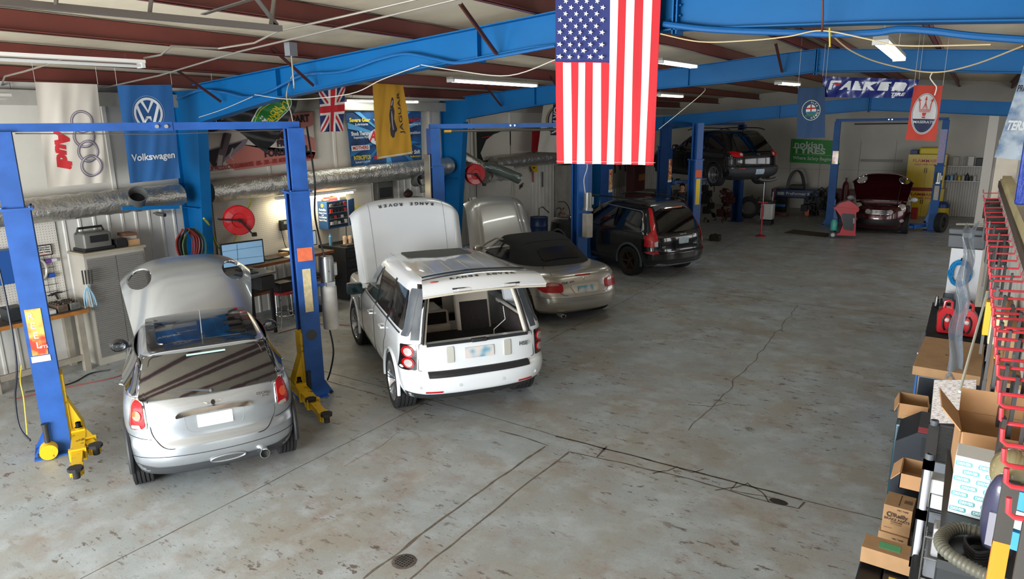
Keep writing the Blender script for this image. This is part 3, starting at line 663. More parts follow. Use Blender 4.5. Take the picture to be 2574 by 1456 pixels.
# ================================================================ WHITE SUV (bonnet up, upper tailgate up, seats showing)
def suv():
    paint = mat('e2e6e9', .22, coat=1); t = thing('sport_utility_vehicle', 'white sport utility vehicle with raised bonnet and open upper tailgate showing beige seats', 'car')
    tab = [(.30, .20, 4.72, .86, 2.6, 2.6), (.36, .10, 4.80, .90, 2.6, 2.6), (.46, .02, 4.86, .945, 2.7, 2.6), (.60, .0, 4.88, .965, 2.8, 2.6), (.68, .03, 4.88, .965, 2.9, 2.6), (.72, .09, 4.88, .965, 3, 2.7), (.95, .11, 4.87, .965, 3.2, 2.8), (1.08, .14, 4.84, .955, 3.4, 2.8),
           (1.13, .16, 4.75, .94, 3.6, 2.9), (1.16, .17, 3.45, .925, 3.8, 3.4), (1.20, .19, 3.30, .90, 4, 3.6), (1.45, .27, 2.98, .83, 4, 3.8), (1.70, .35, 2.68, .755, 4, 3.8), (1.76, .38, 2.60, .72, 4, 3.8), (1.80, .44, 2.52, .67, 3.8, 3.6), (1.825, .55, 2.40, .58, 3.6, 3.4)]
    def dfm(p):
        if p.z > 1.6: p.z -= .03*((p.x-1.5)/1.2)**2*((p.z-1.6)/.22)
        return p
    B = Body(tab, 96, 44, dfm, .42, .8)
    TS = M(((1, 0, 0, 0), (0, 0, 1, 0), (0, 1, 0, 0), (0, 0, 0, 1)))
    cav = G().prism([(.28, 1.00), (.34, 1.64), (.45, 1.74), (2.45, 1.74), (2.95, 1.25), (3.0, .55), (1.15, .55), (1.10, .86), (.30, .86)], -.80, .80, TS)
    for v in cav.b.verts: v.co.y *= 1 if v.co.z < 1.1 else 1-(v.co.z-1.1)*.28
    hole = G().prism([(-.70, 1.04), (-.575, 1.665), (.575, 1.665), (.70, 1.04)], -1, .5, M(((0, 0, 1, 0), (1, 0, 0, 0), (0, 1, 0, 0), (0, 0, 0, 1))))
    W1, W2, W3 = [(2.02, 1.19), (2.02, 1.66), (2.42, 1.66), (2.80, 1.35), (2.86, 1.19)], [(1.20, 1.19), (1.20, 1.66), (1.94, 1.66), (1.94, 1.19)], [(.40, 1.19), (.52, 1.66), (1.12, 1.66), (1.12, 1.19)]
    wins = [G().prism(rnd(w_, .04, 3), -2, 2, TS) for w_ in (W1, W2, W3)]
    ws = G().prism([(-.72, 1.22), (-.60, 1.66), (.60, 1.66), (.72, 1.22)], 2.6, 4, M(((0, 0, 1, 0), (1, 0, 0, 0), (0, 1, 0, 0), (0, 0, 0, 1))))
    eng = G().box((3.55, -.66, .7), (4.55, .66, 1.3))
    body = cut(B.g, arch(.92, .38, .43, .45)+arch(3.86, .38, .43, .45)+[cav, hole, ws, eng]+wins).build('body', paint, t, 30)
    for x, st in ((.92, 0), (3.86, R(6))):
        for s in (1, -1):
            wheel(t, x, s*.83, .375, .26, 7, st, RIM, .70, True, s)
            g = G(); g.tube([(x+.435*cos(a), s*.955, .38+.435*sin(a)) for a in [R(-8+196*k/24) for k in range(25)]], .022, 8); g.build('arch_lip', paint, t)
    g = G(); g.box((.5, -.7, .26), (4.4, .7, .5)); g.cyl((.25, .45, .33), (.7, .45, .33), .04); g.build('underbody', mat('161616', .85), t)
    GL = mat('1a1412', .05, spec=1, coat=1, alpha=.86)
    for s, ax in ((1, 'left'), (-1, 'right')):
        for w_, nm in ((W1, 'front_side_window'), (W2, 'rear_side_window'), (W3, 'quarter_window')):
            if w_ is W1 and s > 0: patch(B, [(2.02, 1.19), (2.02, 1.36), (2.78, 1.30), (2.86, 1.19)], ax, nm, GL, t, .002)     # half wound down
            else: patch(B, rnd(w_, .035), ax, nm, GL, t, .002)
        for a, b_ in ((1.125, 1.195), (1.945, 2.015)): patch(B, [(a, 1.165), (a, 1.69), (b_, 1.69), (b_, 1.165)], ax, 'door_pillar', mat('17181a', .3, coat=.6), t, .006)
        seam(B, [(.45, 1.155), (1.2, 1.16), (2.2, 1.165), (3.0, 1.17)], ax, t, .010, mat('303338', .3), 'belt_trim', .003)
        patch(B, rnd([(.285, 1.14), (.415, 1.69), (.51, 1.69), (.395, 1.14)], .02), ax, 'rear_pillar', mat('4a5159', .3, coat=.5), t, .006)
        seam(B, [(2.98, .40), (3.02, .8), (2.98, 1.15)], ax, t); seam(B, [(1.98, .40), (1.985, .8), (1.98, 1.15)], ax, t)
        seam(B, [(1.16, 1.15), (1.16, .95), (1.30, .80), (1.36, .60), (1.36, .42)], ax, t); seam(B, [(1.36, .40), (2.98, .40)], ax, t, n=1)
        for xx in (2.10, 1.30):
            h = B.hit((xx, s*3, 1.02), (0, -s, 0))[0]; g = G(); g.tube([h+V((.09, 0, 0)), h+V((.08, s*.045, 0)), h+V((-.08, s*.045, 0)), h+V((-.09, 0, 0))], .015, 8); g.build('door_handle', paint, t)
        patch(B, rnd([(3.12, .78), (3.12, 1.0), (3.26, 1.0), (3.26, .78)], .02), ax, 'side_vent', mat('9a9da0', .3, .6), t, .006)
        T = M.Translation((2.92, s*1.07, 1.20)); g = G(); g.box((-.07, -.12, -.09), (.07, .12, .09), T, .035, 3); g.tube([(2.94, s*.86, 1.15), (2.94, s*1.0, 1.16)], .03, 8)
        wm = g.build('wing_mirror', mat('3a4045', .3, coat=.5), t); g = G(); g.box((-.076, -.10, -.07), (-.072, .10, .07), T); g.build('mirror_glass', mat('31474b', .05, .8), wm)
        g = G(); g.tube([(x, s*(.60-.02*abs(x-1.5)), 1.815-.022*(x-1.5)**2) for x in [.5+.1*k for k in range(20)]], .006, 5); g.build('roof_seam', mat('a9a6a0', .4), t)
    patch(B, rnd([(1.72, -.47), (1.72, .47), (2.28, .46), (2.34, 0), (2.28, -.46)], .05), 'top', 'sunroof_glass', mat('4a4c4b', .6), t, .006)
    for yy in (-.36, -.12, .12, .36): seam(B, [(.62, yy), (1.65, yy)], 'top', t, .0035, mat('b7b3ab', .4), 'roof_seam', .0, n=4)
    # tail: lower tailgate, lights, bumper
    seam(B, rnd([(-.74, 1.06), (-.765, .72), (.765, .72), (.74, 1.06)], .03), 'rear', t, .004, n=1)
    patch(B, rnd([(-.66, .645), (-.66, .705), (.66, .705), (.66, .645)], .01), 'rear', 'bumper_step', mat('1f2022', .6), t, .016, .05, .06)
    patch(B, rnd([(-.85, .32), (-.92, .46), (-.7, .425), (.7, .425), (.92, .46), (.85, .32)], .02), 'rear', 'rear_valance', mat('2a2c2f', .6), t, .006)
    for sg in (1, -1):
        q = (lambda L: L) if sg > 0 else mir
        tl = patch(B, rnd(q([(.785, .73), (.775, 1.055), (.93, 1.05), (.955, .73)]), .02), 'rear', 'tail_light', mat('1d1416', .08, coat=1), t, .012)
        for zc in (.965, .825):
            patch(B, polyc(sg*.865, zc, .062, .068, 24), 'rear', 'red_lens', REDL, tl, .020, .05); patch(B, polyc(sg*.865, zc, .042, .047, 22), 'rear', 'clear_lens', mat('b5aba8', .25, coat=.4), tl, .028, .05)
        patch(B, rnd(q([(.20+.13, .80), (.20+.13, 1.0), (.42, 1.0), (.42, .80)]), .02), 'rear', 'reverse_light', mat('d9d8cf', .2, .3, coat=1), t, .012)
        patch(B, rnd(q([(.50, .448), (.50, .468), (.70, .468), (.70, .448)]), .004), 'rear', 'reflector', REDL, t, .010)
        for yy in (.28, .75): g = G(); h = B.hit((-3, sg*yy, .53), (1, 0, 0))[0]; g.cyl(h+V((-.004, 0, 0)), h, .022, n=16); g.build('parking_sensor', mat('c6cacc', .3), t)
    patch(B, rnd([(-.19, .83), (-.19, .965), (.19, .965), (.19, .83)], .015), 'rear', 'number_plate', PLT, t, .012)
    h = B.hit((-3, -.60, .92), (1, 0, 0))[0]; text('HSE', .07, basis(h-V((.022, 0, 0)), (0, -1, 0), (0, 0, 1)), mat('8b8d90', .3, .8), t, bold=.002)
    for sg in (1, -1): patch(B, ([(.735, 1.10), (.60, 1.69), (.70, 1.69), (.83, 1.10)] if sg > 0 else [(-.735, 1.10), (-.83, 1.10), (-.70, 1.69), (-.60, 1.69)]), 'rear', 'rear_pillar_face', mat('4a5159', .3, coat=.5), t, .004)
    g = G(); g.tube([(.13, .66, 1.045), (.115, .3, 1.047), (.105, 0, 1.048), (.115, -.3, 1.047), (.13, -.66, 1.045)], .022, 6); g.build('tailgate_seal', mat('25272a', .6), t)
    g = G(); g.box((.07, -.10, 1.03), (.13, .10, 1.075), None, .01); g.build('tailgate_latch', mat('3a3a3c', .4, .4), t)
    # opening frame
    fr = [(.19, .70, 1.05), (.285, .635, 1.38), (.375, .565, 1.66), (.40, .3, 1.70), (.405, 0, 1.71), (.40, -.3, 1.70), (.375, -.565, 1.66), (.285, -.635, 1.38), (.19, -.70, 1.05)]
    g = G(); g.tube(fr, .020, 8); g.build('opening_seal', mat('1b1b1c', .6), t)
    g = G(); g.tube([(p[0]+.03, p[1]*.96, p[2]-.012) for p in fr], .026, 8); g.build('opening_trim', mat('cfc6b8', .6), t)
    # raised upper tailgate, hinged at the roof edge
    TH = M.Translation((.40, 0, 1.80)) @ M.Rotation(R(6), 4, 'Y')
    def hg(u, v):
        a = u*2-1; x = -.62*v-.03*(1-a*a)*v; return (x, a*lerp(.62, .77, v), .03*(1-a*a)+.10*sin(v*pi)*.6*(1-.3*a*a)-.05*v*v)
    g = G(); g.grid(lambda u, v: hg(u, .26+.38*v), 30, 10, .03, TH); up = g.build('upper_tailgate', mat('1c1a18', .1, coat=1), t, 50)
    def outer(u, v): p = V(hg(u, lerp(.60, 1.0, v))); p.z += .012-.16*max(0, v-.5)**1.3; return p
    g = G(); g.grid(outer, 30, 10, .03, TH); g.build('tailgate_panel', paint, up, 50)
    g = G(); g.grid(lambda u, v: V(hg(u, lerp(-.02, .30, v)))+V((0, 0, .035+.01*sin(v*pi))), 24, 6, .02, TH); g.build('roof_spoiler', mat('25303c', .15, coat=1), up, 50)
    g = G(); g.grid(lambda u, v: V(hg(u, lerp(.55, .985, v)))+V((0, 0, -.055-.03*v)), 20, 8, .02, TH); g.build('tailgate_lining', mat('c9bfae', .7), up, 50)
    g = G(); g.box((-.63, -.42, -.10), (-.56, .42, -.05), TH, .01); g.build('plate_light_bar', mat('2b2c2e', .4), up)
    for sg in (1, -1): g = G(); g.box((-.645, sg*.28-.08, -.09), (-.63, sg*.28+.08, -.06), TH, .004); g.build('plate_light', mat('c8c8c4', .2, coat=1), up)
    p0 = TH @ (outer(.5, .42)+V((0, 0, .002))); 
    s_ = 'RANGE ROVER'; us = [.24+.52*k/10 for k in range(11)]
    for ch, u in zip(s_, us):
        if ch == ' ': continue
        p = TH @ V(outer(1-u, .40)); du = (TH @ V(outer(1-u-.02, .40))-p).normalized(); dv = (TH @ V(outer(1-u, .5))-TH @ V(outer(1-u, .40))).normalized(); n_ = du.cross(-dv); n_ = n_ if n_.z > 0 else -n_
        text(ch, .062, basis(p+n_*.004, du, n_.cross(du), n_), mat('4b4d50', .3, .5), up, 'letter', bold=.002, sx=1.35)
    p = TH @ outer(.90, .45); g = G(); g.lathe([(0, .006), (.045, .006), (.05, 0)], 24, M.Translation(p) @ M.Diagonal((.45, 1.1, 1, 1))); g.build('oval_badge', mat('b1382e', .3), up)
    for sg in (1, -1): g = G(); g.tube([(.33, sg*.60, 1.60), (-.02, sg*.66, 1.76)], .010, 8); g.cyl((.33, sg*.60, 1.60), (.15, sg*.63, 1.68), .015); g.build('gas_strut', mat('8a8c8e', .3, .8), t)
    # cargo area and seats
    CARP = mat('2c2523', .95, var=.4, scale=60, bump=.5, bscale=120); BEI = mat('cbbfae', .55, var=.06, scale=4); 
    g = G(); g.box((.33, -.74, .86), (1.12, .74, .90)); g.box((1.1, -.72, .5), (3.0, .72, .60)); g.build('cargo_floor', CARP, t)
    for sg in (1, -1): g = G(); g.box((.30, sg*.71-.08, .88), (1.15, sg*.71+.08, 1.22), None, .03); g.build('cargo_side', CARP, t)
    def seat(y0, y1, fold, head=True, x=1.35, hb=.62, tall=False):
        T = M.Translation((x, (y0+y1)/2, .88)) @ M.Rotation(-R(12 if not fold else -4), 4, 'Y').inverted() if False else M.Translation((x, (y0+y1)/2, .82)) @ M.Rotation(R(14 if not fold else 10), 4, 'Y'); w_ = (y1-y0)/2
        g = G(); g.box((-.05, -w_, 0), (.09, w_, hb), T, .05, 3); s_ = g.build('seat_back', BEI, t)
        if not tall: g = G(); g.box((-.066, -w_+.05, .02), (-.045, w_-.05, hb-(.16 if not fold else .03)), T, .008); g.build('carpet_backing', CARP, s_)
        if head:
            g = G(); g.box((-.03, -.13, hb+.06), (.10, .13, hb+.24), T, .05, 3); g.build('headrest', BEI, s_)
            g = G(); [g.cyl(T @ V((.03, k, hb-.02)), T @ V((.03, k, hb+.08)), .008) for k in (-.06, .06)]; g.build('headrest_post', CHR, s_)
    seat(-.52, -.02, False, True, 1.08, .62); seat(.04, .62, True, False, 1.25, .34)
    seat(.16, .66, False, True, 2.25, .62, True); seat(-.66, -.16, False, True, 2.25, .62, True)
    g = G(); g.box((1.15, .04, .86), (1.65, .62, .98), None, .04, 3); g.box((1.2, -.62, .66), (1.75, .0, .86), None, .05, 3); g.build('seat_cushion', BEI, t)
    g = G(); g.box((2.0, -.13, .6), (2.7, .13, .92), None, .03, 3); g.build('centre_console', mat('a79c8c', .5), t)
    g = G(); g.box((2.80, -.70, .80), (3.05, .70, 1.14), None, .06, 3); g.build('dashboard', mat('2e2a28', .6), t)
    g = G(); g.tube([(2.66+.19*sin(a)*.45, .38+.19*cos(a), 1.08+.19*sin(a)*.9) for a in [2*pi*k/28 for k in range(28)]], .016, 8, True); g.cyl((2.66, .38, 1.08), (2.8, .38, 1.0), .03); g.build('steering_wheel', BLK, t)
    g = G(); g.tube([(.62, -.52, 1.30), (.60, -.54, 1.12), (.66, -.40, .98), (.60, -.38, .905)], .006, 6); g.build('cable', mat('c9c9c4', .5), t)
    g = G(); g.box((.36, -.70, 1.20), (1.3, -.66, 1.25), None, .01); g.box((.36, .66, 1.20), (1.3, .70, 1.25), None, .01); g.build('cargo_rail', mat('b9b3a8', .4, .3), t)
    # raised bonnet
    T = M.Translation((3.40, 0, 1.16)) @ M.Rotation(-R(70), 4, 'Y')
    def f(u, v):
        a = u*2-1; wv = .90+.03*v; return V((1.46*v-.24*abs(a)**3.2*v-.05*max(0, (v-.8)/.2)**2, a*wv, .045*sin(pi*.7*v+.3)-.10*max(0, (abs(a)-.86)/.14)**1.6-.13*max(0, (v-.84)/.16)**2))
    g = G(); g.grid(f, 60, 40, -.03, T); hd = g.build('bonnet', paint, t, 50)
    for sg in (1, -1): g = G(); g.tube([T @ (f(.5+sg*.34, .04+.92*k/20)+V((0, 0, .001))) for k in range(21)], .006, 5); g.build('bonnet_crease', mat('aeb2b3', .4), hd)
    for k, ch in enumerate('RANGE ROVER'):
        if ch == ' ': continue
        u = .26+.048*k; p = T @ f(u, .87); du = (T @ f(u-.02, .87)-p).normalized(); dv = (T @ f(u, .84)-p).normalized(); n_ = (T.to_3x3() @ V((0, 0, 1))).normalized()
        text(ch, .07, basis(p+n_*.016, -du, n_.cross(-du), n_), mat('55575a', .3, .6), hd, 'letter', bold=.002, sx=1.3)
    g = G()
    for k in range(30): g.box((0, 0, 0), (random.uniform(.1, .3), random.uniform(.1, .35), random.uniform(.05, .2)), M.Translation((random.uniform(3.6, 4.2), random.uniform(-.6, .3), random.uniform(.72, .9))))
    g.build('engine', mat('26282b', .5, .3, var=.5, scale=12), t)
    return t
m2 = place(suv(), -4.85, 6.62, 145.0, 1.02)
# ================================================================ SILVER CONVERTIBLE
def convertible():
    paint = mat('b9b4ab', .28, .7, coat=1); t = thing('convertible_car', 'silver convertible with black fabric roof and raised bonnet beside the white vehicle', 'car')
    tab = [(.20, .18, 4.35, .78, 2.4, 2.4), (.28, .04, 4.50, .83, 2.4, 2.3), (.42, .0, 4.56, .855, 2.4, 2.3), (.55, .02, 4.57, .86, 2.5, 2.3), (.68, .07, 4.55, .86, 2.5, 2.3), (.80, .11, 4.48, .855, 2.6, 2.3), (.88, .15, 4.35, .835, 2.6, 2.4),
           (.92, .22, 3.7, .81, 2.6, 2.6), (.945, .35, 3.35, .77, 2.6, 2.8), (.96, .6, 3.25, .70, 2.8, 3)]
    tab = [(*r[:4], r[4]+.5, r[5]) for r in tab]
    B = Body(tab, 60, 44, None, .55, .9, .02)
    eng = G().box((3.35, -.58, .6), (4.25, .58, 1.2)); cab = G().box((1.55, -.62, .5), (3.0, .62, 1.2), None, .05)
    body = cut(B.g, arch(.80, .31, .36)+arch(3.48, .31, .36)+[eng, cab]).build('body', paint, t, 30)
    for x in (.80, 3.48):
        for s in (1, -1): wheel(t, x, s*.745, .315, .225, 5, 0, RIM, .72, False, s)
    g = G(); g.box((.4, -.6, .17), (4.2, .6, .4)); g.build('underbody', mat('151515', .85), t)
    # fabric roof
    FAB = mat('1b1b1d', .92, var=.25, scale=50, bump=.4, bscale=200)
    rt = [(.90, .62, 3.05, .775, 2.8, 3.4), (.98, .72, 2.90, .745, 3, 3.4), (1.12, .98, 2.70, .69, 3, 3.4), (1.26, 1.28, 2.50, .63, 3, 3.4), (1.345, 1.55, 2.36, .57, 3, 3.2), (1.375, 1.75, 2.2, .50, 3, 3)]
    Rf = Body(rt, 44, 36, lambda p: V((p.x, p.y, p.z-.02*((p.x-2)/.8)**2*(p.z > 1.15))), .9, .5)
    TS = M(((1, 0, 0, 0), (0, 0, 1, 0), (0, 1, 0, 0), (0, 0, 0, 1)))
    sw = [(1.60, .98), (1.72, 1.22), (2.38, 1.255), (2.82, .98)]
    cabin = G().prism([(1.45, .8), (1.62, 1.24), (2.36, 1.27), (2.95, .8)], -.50, .50, TS); win = G().prism(rnd(sw, .05, 3), -2, 2, TS)
    ws = G().prism([(-.60, 1.0), (-.50, 1.24), (.50, 1.24), (.60, 1.0)], 2.3, 4, M(((0, 0, 1, 0), (1, 0, 0, 0), (0, 1, 0, 0), (0, 0, 0, 1))))
    rf = cut(Rf.g, [cabin, win, ws]).build('fabric_roof', FAB, t, 40)
    for yy in (1.30,): seam(Rf, [(1.45, -.5), (1.45, 0), (1.45, .5)], 'top', rf, .006, FAB, 'roof_seam', .003)
    patch(Rf, rnd([(.84, -.42), (.84, .42), (1.20, .35), (1.22, 0), (1.20, -.35)], [.10, .10, .05, .2, .05]), 'top', 'rear_window', mat('1a1512', .25, spec=.3), rf, .006)
    GLC = mat('15120e', .04, spec=1, coat=1, alpha=.45)
    for ax in ('left', 'right'): patch(Rf, rnd(sw, .04), ax, 'side_window', GLC, t, .0)
    patch(Rf, rnd([(-.62, .97), (-.50, 1.25), (.50, 1.25), (.62, .97)], .05), 'front', 'windscreen', GLC, t, .004)
    for s in (1, -1):
        g = G(); g.tube([(3.10, s*.70, .93), (2.75, s*.655, 1.14), (2.45, s*.60, 1.27), (2.1, s*.60, 1.29)], .018, 8); g.build('windscreen_pillar', paint, t)
        g = G(); g.box((2.72, s*.86-.09, .98), (2.86, s*.86+.09, 1.10), None, .04, 3); g.build('wing_mirror', paint, t)
    g = G(); g.tube([(2.45, .33+.18*cos(a), 1.0+.17*sin(a)) for a in [2*pi*k/28 for k in range(28)]], .016, 8, True); g.cyl((2.45, .33, 1.0), (2.65, .33, .93), .03); g.build('steering_wheel', BLK, t)
    g = G(); g.box((2.55, -.6, .7), (2.95, .6, .97), None, .06, 3); g.build('dashboard', mat('1c1b1a', .6), t)
    for s in (1, -1): g = G(); g.box((1.75, s*.33-.22, .55), (1.93, s*.33+.22, 1.12), None, .07, 3); g.build('seat', mat('27241f', .5), t)
    g = G(); g.box((1.1, -.62, .5), (1.6, .62, .85)); g.build('cabin_floor', BLK, t)
    # boot lid, lights, plate
    seam(B, rnd([(-.58, .93), (-.56, .70), (-.47, .56), (.47, .56), (.56, .70), (.58, .93)], [.02, .1, .1, .1, .1, .02]), 'rear', t, .004, n=1)
    seam(B, [(.55, -.57), (.24, -.585)], 'top', t, .004, n=1); seam(B, [(.55, .57), (.24, .585)], 'top', t, .004, n=1)
    seam(B, [(-.85, .53), (-.5, .515), (0, .51), (.5, .515), (.85, .53)], 'rear', t, .004, mat('6d6963', .5)); seam(B, [(-.84, .44), (0, .425), (.84, .44)], 'rear', t, .0035, mat('8f8b84', .5))
    for sg in (1, -1):
        q = (lambda L: L) if sg > 0 else mir
        tl = patch(B, rnd(q([(.44, .62), (.44, .76), (.60, .80), (.80, .77), (.825, .70), (.78, .62)]), .05), 'rear', 'tail_light', REDL, t, .012)
        patch(B, rnd(q([(.50, .735), (.52, .775), (.60, .79), (.74, .775), (.76, .735)]), .015), 'rear', 'clear_lens', mat('b08079', .15, coat=1), tl, .018)
        seam(B, [(sg*.58, .62), (sg*.575, .80)], 'rear', tl, .004, n=2)
    for s, ax in ((1, 'left'), (-1, 'right')):
        seam(B, [(.95, .48), (2.0, .46), (3.1, .48)], ax, t, .012, mat('a09b92', .4, .5), 'side_moulding', .0); seam(B, [(1.45, .22), (1.42, .6), (1.50, .94)], ax, t); seam(B, [(2.95, .22), (2.98, .6), (2.92, .92)], ax, t)
        h = B.hit((1.65, s*3, .78), (0, -s, 0))[0]; g = G(); g.tube([h, h+V((.02, s*.03, 0)), h+V((.16, s*.03, 0)), h+V((.18, 0, 0))], .012, 6); g.build('door_handle', paint, t)
    patch(B, rnd([(-.29, .70), (-.235, .585), (.235, .585), (.29, .70), (.27, .73), (-.27, .73)], .03), 'rear', 'plate_recess', mat('cbc6bd', .3, .6, coat=1), t, .010)
    patch(B, rnd([(-.16, .60), (-.16, .70), (.16, .70), (.16, .60)], .02), 'rear', 'number_plate', PLT, t, .018)
    patch(B, rnd([(-.16, .872), (-.16, .888), (.16, .888), (.16, .872)], .004), 'rear', 'brake_light', REDL, t, .016)
    h = B.hit((-3, 0, .81), (1, 0, 0))[0]; g = G(); Tq = M.Translation(h-V((.006, 0, 0))) @ M.Rotation(-pi/2, 4, 'Y')
    g.tube([Tq @ V((.030*cos(a), .030*sin(a), 0)) for a in [2*pi*k/24 for k in range(24)]], .003, 5, True)
    for k in range(3): a = 2*pi*k/3; g.tube([Tq.translation, Tq @ V((.030*cos(a), .030*sin(a), 0))], [.004, .001], 5)
    g.build('star_badge', CHR, t)
    h = B.hit((-3, .33, .775), (1, 0, 0))[0]; text('CLK 430', .06, basis(h-V((.006, 0, 0)), (0, -1, 0), (0, 0, 1)), mat('77736c', .3, .6), t, bold=.001, sx=1.2)
    h = B.hit((-3, 0, .585), (1, 0, 0))[0]; g = G(); g.cyl(h-V((.004, 0, 0)), h, .014, n=12); g.build('boot_lock', BLK, t)
    g = G(); g.lathe([(.030, 0), (.040, -.002), (.042, -.16), (.034, -.16), (.03, -.1)], 20, M.Translation((.02, .47, .20)) @ M.Diagonal((1, 1.25, .8, 1)) @ M.Rotation(-pi/2, 4, 'Y')); g.build('exhaust_pipe', CHR, t)
    h = B.hit((.62, .55, 3), (0, 0, -1))[0]; g = G(); g.tube([h, h+V((-.10, .0, .34))], [.005, .002], 5); g.build('aerial', BLK, t)
    # raised bonnet
    T = M.Translation((3.30, 0, .93)) @ M.Rotation(-R(64), 4, 'Y')
    def f(u, v):
        a = u*2-1; wv = .78-.10*v; return V((1.15*v-.10*abs(a)**2.5*v, a*wv, .05*sin(pi*.7*v+.3)+.018*(1 if abs(a) < .62 else max(0, 1-(abs(a)-.62)/.05))-.09*max(0, (abs(a)-.7)/.3)**1.5-.08*max(0, (v-.8)/.2)**2))
    g = G(); g.grid(f, 60, 36, .025, T); hd = g.build('bonnet', mat('b3b1ad', .3, .6, coat=1), t, 50)
    p = T @ f(.5, .97); n_ = (T.to_3x3() @ V((0, 0, 1))); g = G(); g.cyl(p, p+n_*.01, .03, n=20); g.build('nose_badge', mat('2a2c30', .3, .5), hd)
    g = G()
    for k in range(20): g.box((0, 0, 0), (random.uniform(.1, .3), random.uniform(.1, .3), random.uniform(.05, .15)), M.Translation((random.uniform(3.4, 3.95), random.uniform(-.5, .25), random.uniform(.62, .75))))
    g.build('engine', mat('26282b', .5, .3, var=.5, scale=12), t)
    return t
m3 = place(convertible(), -5.77, 11.27, 150.5, 1.06)
